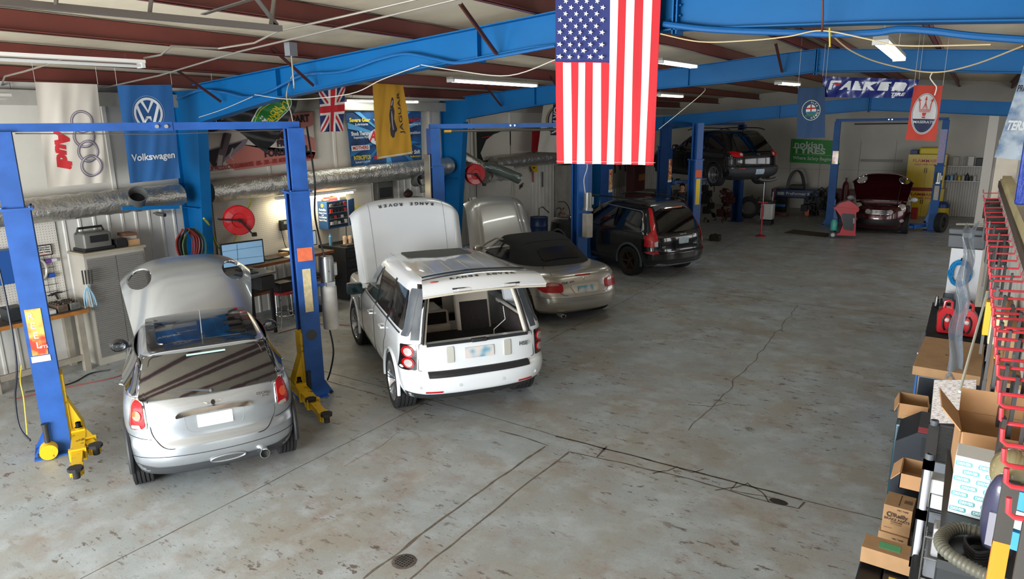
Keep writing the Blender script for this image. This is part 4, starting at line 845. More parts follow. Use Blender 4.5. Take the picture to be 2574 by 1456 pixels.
# ================================================================ BLACK SUVs
def dark_suv(kind):
    V_ = kind == 'floor'
    paint = mat('0c0e12', .16, .2, coat=1)
    t = thing('sport_utility_vehicle', 'black sport utility vehicle standing on the floor with tall red tail lights' if V_ else 'black sport utility vehicle raised high on a blue lift', 'car')
    xr = 0; L_ = 4.8 if V_ else 5.2; W_ = .95 if V_ else 1.0
    tab = [(.28, .25, L_-.15, W_-.10, 2.5, 2.5), (.36, .08, L_-.06, W_-.03, 2.5, 2.4), (.50, .0, L_, W_, 2.5, 2.4), (.62, .0, L_+.01, W_+.005, 2.6, 2.4), (.68, .07, L_, W_+.005, 2.7, 2.4), (.95, .10, L_-.05, W_, 2.7, 2.4), (1.05, .13, L_-.15, W_-.015, 2.8, 2.4),
           (1.12, .17, L_-.9, W_-.04, 2.9, 2.8), (1.16, .19, L_-1.42, W_-.06, 3, 3.2), (1.40, .33, L_-1.85, W_-.14, 3.1, 3.6), (1.60, .45, L_-2.25, W_-.215, 3.2, 3.6), (1.70, .52, L_-2.45, W_-.27, 3.2, 3.5), (1.75, .60, L_-2.6, W_-.33, 3.2, 3.4), (1.775, .72, L_-2.8, W_-.42, 3, 3.2)]
    if not V_: tab = [(a[0], a[1]+(.06 if a[0] > 1.1 else 0)+(max(0, a[0]-1.16)*.35), *a[2:]) for a in tab]
    B = Body(tab, 90, 44, lambda p: V((p.x, p.y, p.z-(.035*((p.x-1.7)/1.3)**2*((p.z-1.55)/.22) if p.z > 1.55 else 0))), .5, .95)
    xa, xb = (.98, 3.84) if V_ else (1.02, 4.04); ra = .40
    body = cut(B.g, arch(xa, .37, ra, .45)+arch(xb, .37, ra, .45)+[G().box((L_-1.3, -.62, .7), (L_-.35, .62, 1.2))]).build('body', paint, t, 30)
    DR = mat('3a2c22', .8, var=.4, scale=20) if V_ else RIM
    for x in (xa, xb):
        for s in (1, -1):
            wheel(t, x, s*(W_-.125), .365 if V_ else .37, .245, 5 if V_ else 6, 0, DR, .66 if V_ else .70, not V_, s)
            g = G(); g.tube([(x+(ra+.03)*cos(a), s*(W_-.005-.02*abs(cos(a))), .37+(ra+.03)*sin(a)) for a in [R(-10+200*k/24) for k in range(25)]], .034, 8); g.build('arch_trim', mat('4b4f55', .45) if V_ else mat('222427', .6), t)
    g = G(); g.box((.5, -.65, .24), (L_-.4, .65, .5))
    if not V_: [g.cyl((.35, k, .30), (1.0, k, .30), .05) for k in (-.5, .5)]; g.cyl((xa, -.8, .36), (xa, .8, .36), .05); g.box((xa-.3, -.5, .20), (xa+.25, .5, .3)); g.cyl((1.3, .2, .24), (3.8, .2, .24), .05)
    g.build('underbody', mat('141312', .85, var=.4, scale=10), t)
    GL = mat('090a0b', .05, coat=1, spec=.8)
    f1, f2 = (1.14, 1.60)
    wins = [[(.62, 1.14), (.74, 1.55), (1.50, 1.61), (1.52, 1.14)], [(1.62, 1.14), (1.60, 1.61), (2.42, 1.62), (2.56, 1.14)], [(2.66, 1.14), (2.52, 1.62), (2.68, 1.60), (3.30, 1.16)]] if V_ else \
           [[(.60, 1.20), (.86, 1.52), (1.52, 1.58), (1.50, 1.18)], [(1.62, 1.17), (1.62, 1.60), (2.55, 1.62), (2.66, 1.16)], [(2.78, 1.16), (2.68, 1.62), (2.9, 1.60), (3.55, 1.16)]]
    for s, ax in ((1, 'left'), (-1, 'right')):
        for k, w_ in enumerate(wins): patch(B, rnd(w_, [.05, .12, .05, .03] if k == 0 else .03), ax, ('quarter_window', 'rear_side_window', 'front_side_window')[k], GL, t, .006)
        if V_: seam(B, rnd([(.58, 1.12), (.71, 1.585), (2.1, 1.65), (2.85, 1.60), (3.34, 1.14)], [.06, .13, .2, .1, .05]), ax, t, .009, mat('c9ccd0', .25, .8), 'window_trim', .004, True, 1)
        for x0 in (1.56, 2.60): seam(B, [(x0, .34), (x0+.02, .8), (x0, 1.13)], ax, t, .003)
        g = G(); g.tube([(x, s*(W_-.33+(.03 if 1 < x < 2.6 else 0)), (1.79 if V_ else 1.80)+.045*min(1, min(x-.7, 3-x)*4)-.02*(x-1.8)**2) for x in [.7+2.3*k/20 for k in range(21)]], .018, 8); g.build('roof_rail', mat('1a1b1d', .3, coat=1), t)
        for xx in (1.80, 2.78):
            h = B.hit((xx, s*3, 1.0), (0, -s, 0))[0]; g = G(); g.tube([h, h+V((.01, s*.035, 0)), h+V((.17, s*.035, 0)), h+V((.18, 0, 0))], .014, 6); g.build('door_handle', paint, t)
        g = G(); g.box((3.0, s*(W_+.12)-.11, 1.12), (3.13, s*(W_+.12)+.11, 1.30), None, .05, 3); g.build('wing_mirror', mat('1b1c1e', .3, coat=1), t)
        patch(B, [(1.45, .29), (1.45, .42), (3.4, .42), (3.4, .29)], ax, 'side_sill', mat('2a2d31', .6), t, .006)
    patch(B, rnd([(-.68, 1.12), (-.58, 1.60), (.58, 1.60), (.68, 1.12)], .06), 'rear', 'rear_window', GL, t, .007)
    patch(B, rnd([(-.68, 1.2), (-.58, 1.62), (.58, 1.62), (.68, 1.2)], .06), 'front', 'windscreen', GL, t, .007)
    seam(B, rnd([(-.70, 1.08), (-.72, .70), (.72, .70), (.70, 1.08)], .05), 'rear', t, .004, n=1)
    if V_:
        patch(B, rnd([(-.30, 1.635), (-.30, 1.66), (.30, 1.66), (.30, 1.635)], .005), 'rear', 'brake_light', mat('b56f55', .2, coat=1), t, .02)
        patch(B, rnd([(.52, -.55), (.52, .55), (.85, .50), (.85, -.50)], .03), 'top', 'roof_panel', mat('43464a', .25, coat=.5), t, .006)
        patch(B, rnd([(-.55, .30), (-.75, .33), (-.72, .40), (-.5, .37), (.5, .37), (.72, .40), (.75, .33), (.55, .30)], .01), 'rear', 'skid_plate', mat('a9abae', .35, .5), t, .014)
        seam(B, [(-.40, 1.0), (0, 1.005), (.40, 1.0)], 'rear', t, .012, CHR, 'tailgate_trim', .01)
        for sg in (1, -1):
            q = (lambda L: L) if sg > 0 else mir
            tl = patch(B, rnd(q([(.735, .79), (.725, .98), (.72, 1.15), (.655, 1.42), (.585, 1.66), (.635, 1.66), (.73, 1.40), (.80, 1.15), (.92, 1.03), (.935, .79)]), .02), 'rear', 'tail_light', REDL, t, .014)
            patch(B, rnd(q([(.735, .80), (.735, .93), (.80, .90), (.80, .80)]), .01), 'rear', 'reverse_lens', CLRL, tl, .02)
            patch(B, rnd(q([(.74, .63), (.74, .67), (.93, .67), (.93, .63)]), .006), 'rear', 'reflector', REDL, t, .012)
        h = B.hit((-3, .58, .78), (1, 0, 0))[0]; text('XC90', .055, basis(h-V((.006, 0, 0)), (0, -1, 0), (0, 0, 1)), CHR, t, bold=.001, sx=1.3)
        h = B.hit((-3, -.40, .80), (1, 0, 0))[0]; text('AWD', .035, basis(h-V((.006, 0, 0)), (0, -1, 0), (0, 0, 1)), CHR, t, sx=1.2)
        h = B.hit((-3, 0, 1.05), (1, 0, 0))[0]; text('VOLVO', .045, basis(h-V((.012, 0, 0)), (0, -1, 0), (0, 0, 1)), CHR, t, sx=1.5)
        patch(B, rnd([(-.16, .83), (-.16, .97), (.16, .97), (.16, .83)], .02), 'rear', 'number_plate', plate_mat(('7f9499', '9aa6a8', '8899a0')), t, .014)
    else:
        for sg in (1, -1):
            q = (lambda L: L) if sg > 0 else mir
            tl = patch(B, rnd(q([(.56, .97), (.56, 1.10), (.78, 1.14), (.90, 1.12), (.88, .99), (.76, .95)]), .03), 'rear', 'tail_light', REDL, t, .014)
            patch(B, polyc(sg*.62, 1.035, .045, .04, 18), 'rear', 'reverse_lens', CLRL, tl, .02)
        patch(B, rnd([(-.90, .30), (-.98, .66), (.98, .66), (.90, .30)], .03), 'rear', 'bumper_cover', mat('2b2d30', .6), t, .008)
        patch(B, rnd([(-.16, .42), (-.16, .58), (.16, .58), (.16, .42)], .01), 'rear', 'number_plate', plate_mat(('7fa5c0', 'aab8bf', '8fa8b6')), t, .02)
        patch(B, polyc(0, 1.03, .07, .035, 20), 'rear', 'badge', mat('55585c', .3, .6), t, .014)
        for sg in (1, -1): patch(B, [(sg*.55, .60), (sg*.72, .60), (sg*.72, .615), (sg*.55, .615)][::sg], 'rear', 'reflector', REDL, t, .014)
        h = B.hit((.95, 0, 3), (0, 0, -1))[0]; g = G(); g.tube([h, h+V((-.12, 0, .10))], [.012, .004], 6); g.build('aerial', BLK, t)
        g = G(); g.tube([(.15+.10*cos(a)*.5, -.45+.30*cos(a), .28-.08*abs(sin(a))) for a in [pi*k/12 for k in range(13)]], .06, 10); g.build('silencer', mat('5e5c58', .5, .7), t)
    if V_: patch(B, rnd([(L_-1.25, -.7), (L_-1.25, .7), (L_-.4, .62), (L_-.4, -.62)], .05), 'top', 'bonnet', mat('14171b', .25, coat=1), t, .01)
    return t
m4 = place(dark_suv('floor'), -5.57, 16.12, 156, 1.02)
m5 = place(dark_suv('lift'), -5.54, 22.6, 144, 1.0, 1.69)
m6 = place(mini('red'), -2.62, 29.6, -86.3, 1.08)
# ================================================================ LIFTS
def sign_reel(t, T):      # flame-coloured vertical sign with white plate below, front face +y of T
    g = G(); g.box((-.075, 0, -.27), (.075, .006, .27), T); sg = g.build('lift_sign', mat('e9b45c', .35, coat=.5, col2='c4412a', scale=5, thr=(.42, .58)), t)
    for k, ch in enumerate('REEL'): text(ch, .105, T @ M.Translation((.03-.01*k, .008, .19-.115*k)) @ M(((-1, 0, 0, 0), (0, 0, 1, 0), (0, 1, 0, 0), (0, 0, 0, 1))), mat('f3efe6', .4), sg)
    text('IFTS', .045, T @ M.Translation((-.045, .008, -.18)) @ M(((-1, 0, 0, 0), (0, 0, 1, 0), (0, 1, 0, 0), (0, 0, 0, 1))), mat('f3efe6', .4), sg)
    g = G(); g.box((-.09, 0, -.35), (.09, .006, -.28), T); pl = g.build('name_plate', mat('e6e2da', .4), t)
def lift(label, a, b, blue, armc, arms, zc=0.10, sleeve=2.9, top=3.72, yawcol=0, beam=True, w=.30, upw=.22):
    a, b = V((a[0], a[1], 0)), V((b[0], b[1], 0)); d = (b-a); L_ = d.length; ang = atan2(d.y, d.x)
    t = thing('car_lift', label, 'lift', a, ang); t['group'] = 'two-post car lifts'; DP = .25; Ti = (M.Translation(a) @ M.Rotation(ang, 4, 'Z')).inverted(); h = w/2
    for k, s in ((0, 1), (L_, -1)):        # s: direction to the partner column
        g = G(); x0, x1 = k-s*.13, k+s*.12; xa, xb = min(x0, x1), max(x0, x1)
        def chan(z0, z1, sc_):
            g.box((min(x0, x0+s*.012), -h*sc_, z0), (max(x0, x0+s*.012), h*sc_, z1))
            for y in (-1, 1):
                g.box((min(x0, x0+s*DP*sc_), y*h*sc_-.006, z0), (max(x0, x0+s*DP*sc_), y*h*sc_+.006, z1)); g.box((min(x0+s*(DP*sc_-.012), x0+s*DP*sc_), min(y*h*sc_, y*(h*sc_-.06)), z0), (max(x0+s*(DP*sc_-.012), x0+s*DP*sc_), max(y*h*sc_, y*(h*sc_-.06)), z1))
        chan(.02, sleeve, 1); chan(sleeve, top, .8)
        col = g.build('column', blue, t)
        g = G(); g.box((xa-.03, -h-.03, sleeve-.012), (xb+.03, h+.03, sleeve+.012)); [g.cyl((q, y*(h+.015), sleeve+.01), (q, y*(h+.015), sleeve+.03), .012, n=8) for q in (xa, xb) for y in (-1, 1)]; g.build('column_collar', blue, t)
        g = G(); g.box((xa-.12, -.24, 0), (xb+.02, .24, .02)); g.prism([(0, 0), (.12, 0), (0, .22)], -.008, .008, M.Translation((x0, -h, .02)) @ M.Rotation(pi/2, 4, 'X') @ M.Diagonal((-s, 1, 1, 1))); g.prism([(0, 0), (.12, 0), (0, .22)], -.008, .008, M.Translation((x0, h, .02)) @ M.Rotation(pi/2, 4, 'X') @ M.Diagonal((-s, 1, 1, 1)))
        g.build('base_plate', blue, t)
        g = G(); [g.cyl((x0-s*.07, y, .02), (x0-s*.07, y, .06), .018, n=6) for y in (-.18, .18)]; g.build('anchor_bolt', mat('2c2b2a', .6, .5), t)
        # carriage running in the channel
        xi, xo = k+s*.02, k+s*.20; g = G(); g.box((min(xi, xo-s*.05), -h+.03, zc), (max(xi, xo-s*.05), h-.03, zc+.85)); g.prism([(0, 0), (.14, 0), (.14, .16), (0, .55)], -.10, .10, M.Translation((xo-s*.06, 0, zc)) @ M.Rotation(pi/2, 4, 'X') @ M.Diagonal((s, 1, 1, 1)))
        g.box((min(xo-s*.06, xo+s*.08), -.20, zc), (max(xo-s*.06, xo+s*.08), .20, zc+.05)); g.box((min(xo-s*.06, xo+s*.08), -.20, zc+.13), (max(xo-s*.06, xo+s*.08), .20, zc+.16)); car = g.build('carriage', armc, t)
        for tip in arms[0 if k == 0 else 1]:
            q = Ti @ V((tip[0], tip[1], 0)); y0 = .15 if q.y > 0 else -.15; p = V((xo+s*.02, y0, zc+.09)); q = V((q.x, q.y, zc+.06))
            g = G(); e = p.lerp(q, .55); g.cyl(p-V((0, 0, .07)), p+V((0, 0, .09)), .04, n=16); g.bar(p, e, .14, .11); g.bar(p.lerp(q, .50), e, .17, .14)
            am = g.build('arm', armc, t); g = G(); g.bar(p.lerp(q, .5), q.lerp(p, .02)-V((0, 0, .0)), .10, .08); g.bar(q.lerp(p, .16), q.lerp(p, .06), .13, .10); g.build('arm_extension', armc, am)
            g = G(); g.cyl(q-V((0, 0, .04)), q+V((0, 0, .05)), .035, n=14); g.cyl(q+V((0, 0, .05)), q+V((0, 0, .085)), .075, n=8); g.build('lift_pad', mat('232120', .8), am)
            g = G(); g.cyl(p+V((0, 0, .09)), p+V((0, 0, .15)), .028, n=10); g.build('pivot_pin', mat('3b3a39', .4, .8), am)
    if beam:
        g = G(); g.box((-.1, -.05, top-.005), (L_+.1, .05, top+.085)); g.box((L_/2-.12, -.06, top-.01), (L_/2+.12, .06, top+.09)); g.build('overhead_beam', blue, t)
        for q in (-.05, .05): g = G(); g.cyl((L_/2+q, -.06, top+.04), (L_/2+q, -.085, top+.04), .022, n=10); g.build('beam_bolt', mat('d8d8d4', .3, .8), t)
        g = G(); g.tube([(.1, .02, top-.02), (L_/2, .02, top-.05), (L_-.1, .02, top-.02)], .006, 6); g.build('equalising_cable', mat('7a7a78', .4, .8), t)
    return t, L_, Ti
P2 = lambda x, y, z=0: (lambda p: (p.x, p.y))(atz(x, y, z))
a1, b1 = P2(152, 1128), P2(788, 990)
L1, LL1, Ti = lift('blue and yellow two-post lift on both sides of the silver hatchback', a1, b1, LBL, YEL, [[P2(193, 1200, .13), P2(243, 1140, .13)], [P2(822, 1060, .13), P2(783, 1022, .13)]], .10, 2.88, 3.70)
def face(k, z, side=-1, off=.159): return M.Translation((k, side*off, z)) @ (M.Rotation(pi, 4, 'Z') if side < 0 else M())
sign_reel(L1, face(-.02, 1.50))
g = G(); g.box((-.10, 0, -.09), (.10, .004, .09), face(LL1+.0, 2.05)); g.build('orange_notice', mat('e8744d', .6, var=.2, scale=12), L1)
g = G(); g.box((-.055, 0, -.30), (.055, .004, .30), face(LL1-.0, 1.55)); g.build('paper_label', mat('d8c79c', .7, var=.25, scale=18), L1)
g = G(); g.cyl((LL1, -.150, .92), (LL1, -.162, .92), .075, n=28); g.build('access_cover', mat('3f4245', .5), L1)
for k in (.0, LL1):
    g = G(); g.cyl((k-.1, -.20, .16), (k-.1, -.20, .40), .028, n=12); g.cyl((k-.1, -.20, .40), (k-.1, -.20, .42), .035, n=12); g.build('safety_release', mat('2a2a2c', .5), L1)
g = G(); g.cyl((-.1, -.30, .10), (-.1, -.16, .10), .09, n=20); g.build('cable_pulley', YEL, L1)
# hoses and cables hanging at the columns
def cable(pts, r, mt, lb, cat='cable', nm='hose', group=None, n=6, closed=False):
    g = G(); g.tube(catmull(pts, n, closed), r, 6, closed); return single(g, nm, mt, lb, cat, group=group)
A = V((a1[0], a1[1], 0)); Bp = V((b1[0], b1[1], 0))
cable([A+V((-.1, -.25, 3.7)), A+V((-.2, -.3, 3.0)), A+V((-.15, -.22, 2.2)), A+V((-.1, -.24, 1.2)), A+V((-.22, -.28, .7)), A+V((-.2, -.3, .35)), A+V((-.05, -.27, .2))], .012, BLK, 'black hose hanging down the left column of the nearest lift')
cable([A+V((-.1, -.20, 1.1)), A+V((-.16, -.22, .9)), A+V((-.10, -.24, .7)), A+V((-.02, -.3, .3))], .007, mat('d6b512', .5), 'yellow cord hanging low at the left column of the nearest lift', 'cord')
cable([Bp+V((.05, .22, 3.72)), Bp+V((.10, .24, 3.0)), Bp+V((.05, .24, 2.5)), Bp+V((.16, .27, 1.9)), Bp+V((.20, .28, 1.75))], .012, BLK, 'black hose from the overhead beam down to the grey pump motor')
cable([Bp+V((.10, .22, 1.15)), Bp+V((.16, .25, .9)), Bp+V((.20, .25, .6)), Bp+V((.12, .24, .30)), Bp+V((.06, .22, .15))], .012, BLK, 'black hose curving to the foot of the right column of the nearest lift')
def power_unit(t, T, tank):      # motor above, cylindrical or box tank below, grey
    g = G(); g.cyl(T @ V((0, 0, .10)), T @ V((0, 0, .42)), .095, n=28); g.cyl(T @ V((0, 0, .42)), T @ V((0, 0, .44)), .085, n=28); g.box((.06, -.05, .16), (.13, .05, .34), T, .01); p = g.build('pump_motor', mat('8b8c8a', .35, .7), t)
    g = G(); g.box((.128, -.03, .18), (.134, .03, .34), T); g.build('warning_label', mat('e7c21f', .5), p)
    g = G(); g.cyl(T @ V((0, 0, .04)), T @ V((0, 0, .10)), .10, n=24); g.box((-.06, -.12, .03), (.06, .12, .09), T); g.build('pump_block', mat('9a9b9a', .3, .8), p)
    g = G()
    if tank: g.cyl(T @ V((0, 0, -.60)), T @ V((0, 0, .0)), .11, n=32); g.cyl(T @ V((0, 0, .0)), T @ V((0, 0, .04)), .11, .085, n=32)
    else: g.box((-.085, -.10, -.58), (.085, .10, -.03), T, .02)
    g.build('oil_tank', mat('c9c6bf' if tank else 'a79f94', .45, var=.25, scale=5), p)
power_unit(L1, M.Translation((LL1+.34, .02, 1.52)), True)
g = G(); g.box((LL1+.12, -.05, 1.56), (LL1+.26, .08, 1.60)); g.build('pump_bracket', LBL, L1)
a2, b2 = (-9.12, 11.0), (-7.40, 14.0)
L2, LL2, _ = lift('blue two-post lift around the silver convertible with a pump box on its right column', a2, b2, mat('2058a0', .4, var=.2, scale=4), mat('1b4f95', .4), [[(-8.3, 11.9), (-9.3, 11.7)], [(-7.3, 13.2), (-8.2, 13.7)]], .10, 2.9, 3.66)
g = G(); g.cyl((.35, -.03, 3.60), (LL2-.3, -.03, 3.60), .022, n=10); g.build('shut_off_bar', mat('4a4742', .5), L2); g = G(); g.cyl((.2, -.03, 3.60), (.35, -.03, 3.60), .026, n=10); g.build('bar_end', mat('d69a22', .5), L2)
power_unit(L2, M.Translation((LL2+.02, -.33, 1.78)), False)
g = G(); g.box((-.19, -.16, 1.85), (-.175, .16, 3.15)); g.build('steel_guard', mat('b3b2ad', .3, .9), L2)
B2 = V((b2[0], b2[1], 0)); cable([B2+V((.20, -.15, 3.70)), B2+V((.22, -.2, 3.1)), B2+V((.30, -.2, 2.8)), B2+V((.22, -.2, 2.5)), B2+V((.27, -.22, 2.2))], .010, mat('c9c9c6', .4), 'pale cable running down to the pump box on the convertible lift')
DB = mat('1b4d8f', .4, var=.2, scale=4)
L3, LL3, _ = lift('blue two-post lift around the floor-standing black vehicle, column with orange and yellow labels', (-8.42, 16.25), P2(1737, 640), DB, mat('1b4f95', .4), [[(-7.9, 17.6), (-9.0, 17.2)], [(-6.9, 18.2), (-7.6, 19.2)]], .10, 2.7, 3.70, beam=False)
g = G(); g.box((-.10, 0, -.10), (.10, .004, .10), face(LL3, 2.32)); g.build('orange_notice', mat('c9532b', .6), L3)
g = G(); g.box((-.07, 0, -.36), (.07, .004, .36), face(LL3, 1.82)); g.build('yellow_label', mat('d6b62a', .6), L3)
L4, LL4, _ = lift('blue two-post lift holding the raised black vehicle, its arms high under the sills', P2(1667, 596), P2(1850, 556), mat('153f74', .4, var=.2, scale=4), mat('15406f', .4), [[(-8.3, 22.9), (-7.3, 23.4)], [(-7.4, 24.6), (-8.4, 25.2)]], 1.72, 2.9, 3.62)
sign_reel(L4, face(.0, 2.25) @ M.Diagonal((1.2, 1, 1.2, 1)))
L5, LL5, _ = lift('blue two-post lift standing behind the vehicle on the floor, half hidden by the wide flag', P2(1522, 598), (-9.3, 24.0), DB, DB, [[(-9.9, 21.9)], [(-9.9, 23.3)]], .10, 2.9, 3.62)
sign_reel(L5, face(.0, 1.95) @ M.Diagonal((1.2, 1, 1.2, 1)))
L6, LL6, _ = lift('blue two-post lift around the dark red hatchback by the back wall', P2(2084, 566), P2(2340, 580), mat('1f5594', .5, var=.2, scale=4, spec=.25), mat('1f58a0', .4), [[(-3.4, 27.6)], [(-1.9, 27.3), (-1.7, 26.6)]], .10, 2.2, 3.70, w=.24)
sign_reel(L6, face(.0, 2.32, -1, .105) @ M.Diagonal((1.3, 1, 1.3, 1)))
g = G(); g.cyl((.5, -.03, 3.60), (LL6-.3, -.03, 3.60), .022, n=10); g.build('shut_off_bar', BLK, L6)
power_unit(L6, M.Translation((LL6+.0, -.30, 1.60)) @ M.Diagonal((.9, .9, .9, 1)), False)
g = G(); g.box((-.1, 0, -.55), (.1, .004, .55), face(LL6, 2.85, -1, .105)); g.build('worn_panel', mat('9a93b8', .5, var=.2, scale=20), L6)
# ================================================================ SILVER DUCTS
FOIL = mat('cbc8c0', .28, .85, bump=.7, bscale=26)
def duct(pts, r, lb, mt=None, nm='air_duct', crinkle=.014, cap=True, cat='duct'):
    P = catmull(pts, 14); g = G(); n = 40; rings = []; a = None
    tot = 0
    for i, p in enumerate(P):
        d = (P[min(i+1, len(P)-1)]-P[max(i-1, 0)]).normalized(); tot += (p-P[i-1]).length if i else 0
        a = V((0, 0, 1)) if a is None else a; a = (a-d*a.dot(d)).normalized(); b = d.cross(a)
        ring = []
        for k in range(n):
            th = 2*pi*k/n; nz = noise.noise(V((p.x*1.5+cos(th)*1.2, p.y*6, p.z*6+sin(th)*1.2)))*1.0+.6*noise.noise(V((cos(th)*4, p.y*14+p.x*8, sin(th)*4)))
            rr = r*(1-.05*max(0, cos(tot*2*pi/1.35))**12)+crinkle*nz
            ring.append(g.b.verts.new(p+(a*cos(th)+b*sin(th))*rr))
        rings.append(ring)
    for A_, B_ in zip(rings, rings[1:]):
        for k in range(n): g.b.faces.new((A_[k], A_[(k+1) % n], B_[(k+1) % n], B_[k]))
    if cap: g.b.faces.new(rings[0][::-1]); g.b.faces.new(rings[-1])
    return single(g, nm, mt or FOIL, lb, cat, ang=25)
def dense(a, b, z0, z1, X=-11.62): n = max(2, int(abs(b-a)/.35)); return [(X+.03*noise.noise(V((k, 1, 1))), lerp(a, b, k/n), lerp(z0, z1, k/n)+.02*noise.noise(V((k, 5, 1)))) for k in range(n+1)]
duct(dense(1.5, 6.95, 2.50, 2.58), .195, 'silver foil duct along the left wall before the first blue column')
duct(dense(7.5, 14.55, 2.58, 2.68), .215, 'silver foil duct along the left wall between the two blue columns')
duct(dense(16.6, 22.6, 2.62, 2.70), .20, 'silver foil duct beyond the second blue column')
duct([(-11.6, 14.9, 3.02), (-11.5, 15.2, 2.8), (-11.4, 15.6, 2.62), (-11.45, 15.9, 2.45), (-11.5, 16.1, 2.2)], .17, 'silver foil duct bending down beside the red reel')
duct([(-11.55, 15.5, 1.75), (-11.5, 15.5, 1.3), (-11.55, 15.55, .8), (-11.5, 15.5, .15)], .13, 'silver foil duct hanging to the floor by the second column', crinkle=.03)
duct([(-11.4, 15.75, 2.6), (-11.2, 16.15, 2.5), (-10.95, 16.5, 2.33), (-10.8, 16.75, 2.2)], .15, 'grey-green flexible hose end pointing down beside the red reel', mat('66706a', .25, .3, coat=.6), 'exhaust_hose', .012)
pq = atX(1262, 430, -11.35); g = G(); g.grid(lambda u, v: V((-11.33+.10*sin(v*pi)+.03*noise.noise(V((u*5, v*5, 3))), pq.y-.55+1.1*u, pq.z+.20-.42*v-.1*u)), 20, 16, .01); single(g, 'plastic_sheet', mat('cfccc6', .25, var=.1, coat=.4, bump=.5, bscale=15), 'crumpled clear plastic sheet wrapped over the far silver duct', 'plastic')
for (px, py, X, lb, up) in ((345, 500, -11.25, 'grey round duct outlet below the blue car flag', 0), (1053, 455, -11.30, 'grey two-way duct outlet left of the second column', 1)):
    p = atX(px, py, X); t = thing('duct_outlet', lb, 'duct', p, 0, 'grey duct outlets'); GD = mat('6a6b69', .4, .4)
    g = G(); D = M.Rotation(-R(35), 4, 'Y') @ M.Rotation(pi/2, 4, 'Y') @ M.Rotation(0, 4, 'Z')
    g.lathe([(.12, -.26), (.135, .08), (.145, .08), (.145, .10), (.135, .10), (.125, .08), (.105, -.2)], 28, M.Rotation(R(-20), 4, 'Z') @ M.Rotation(R(80 if up else 55), 4, 'Y') @ M.Translation((0, 0, .05))); g.build('spigot', GD, t)
    g = G(); g.lathe([(0, -.06), (.12, -.06)], 24, M.Rotation(R(-20), 4, 'Z') @ M.Rotation(R(80 if up else 55), 4, 'Y') @ M.Translation((0, 0, .05))); g.build('dark_inside', BLK, t)
    if up: g = G(); g.lathe([(.11, -.05), (.11, .22), (.12, .26), (.125, .26), (.10, .1)], 24, M.Translation((.03, .10, -.02)) @ M.Rotation(R(165), 4, 'Y')); g.build('branch', GD, t)
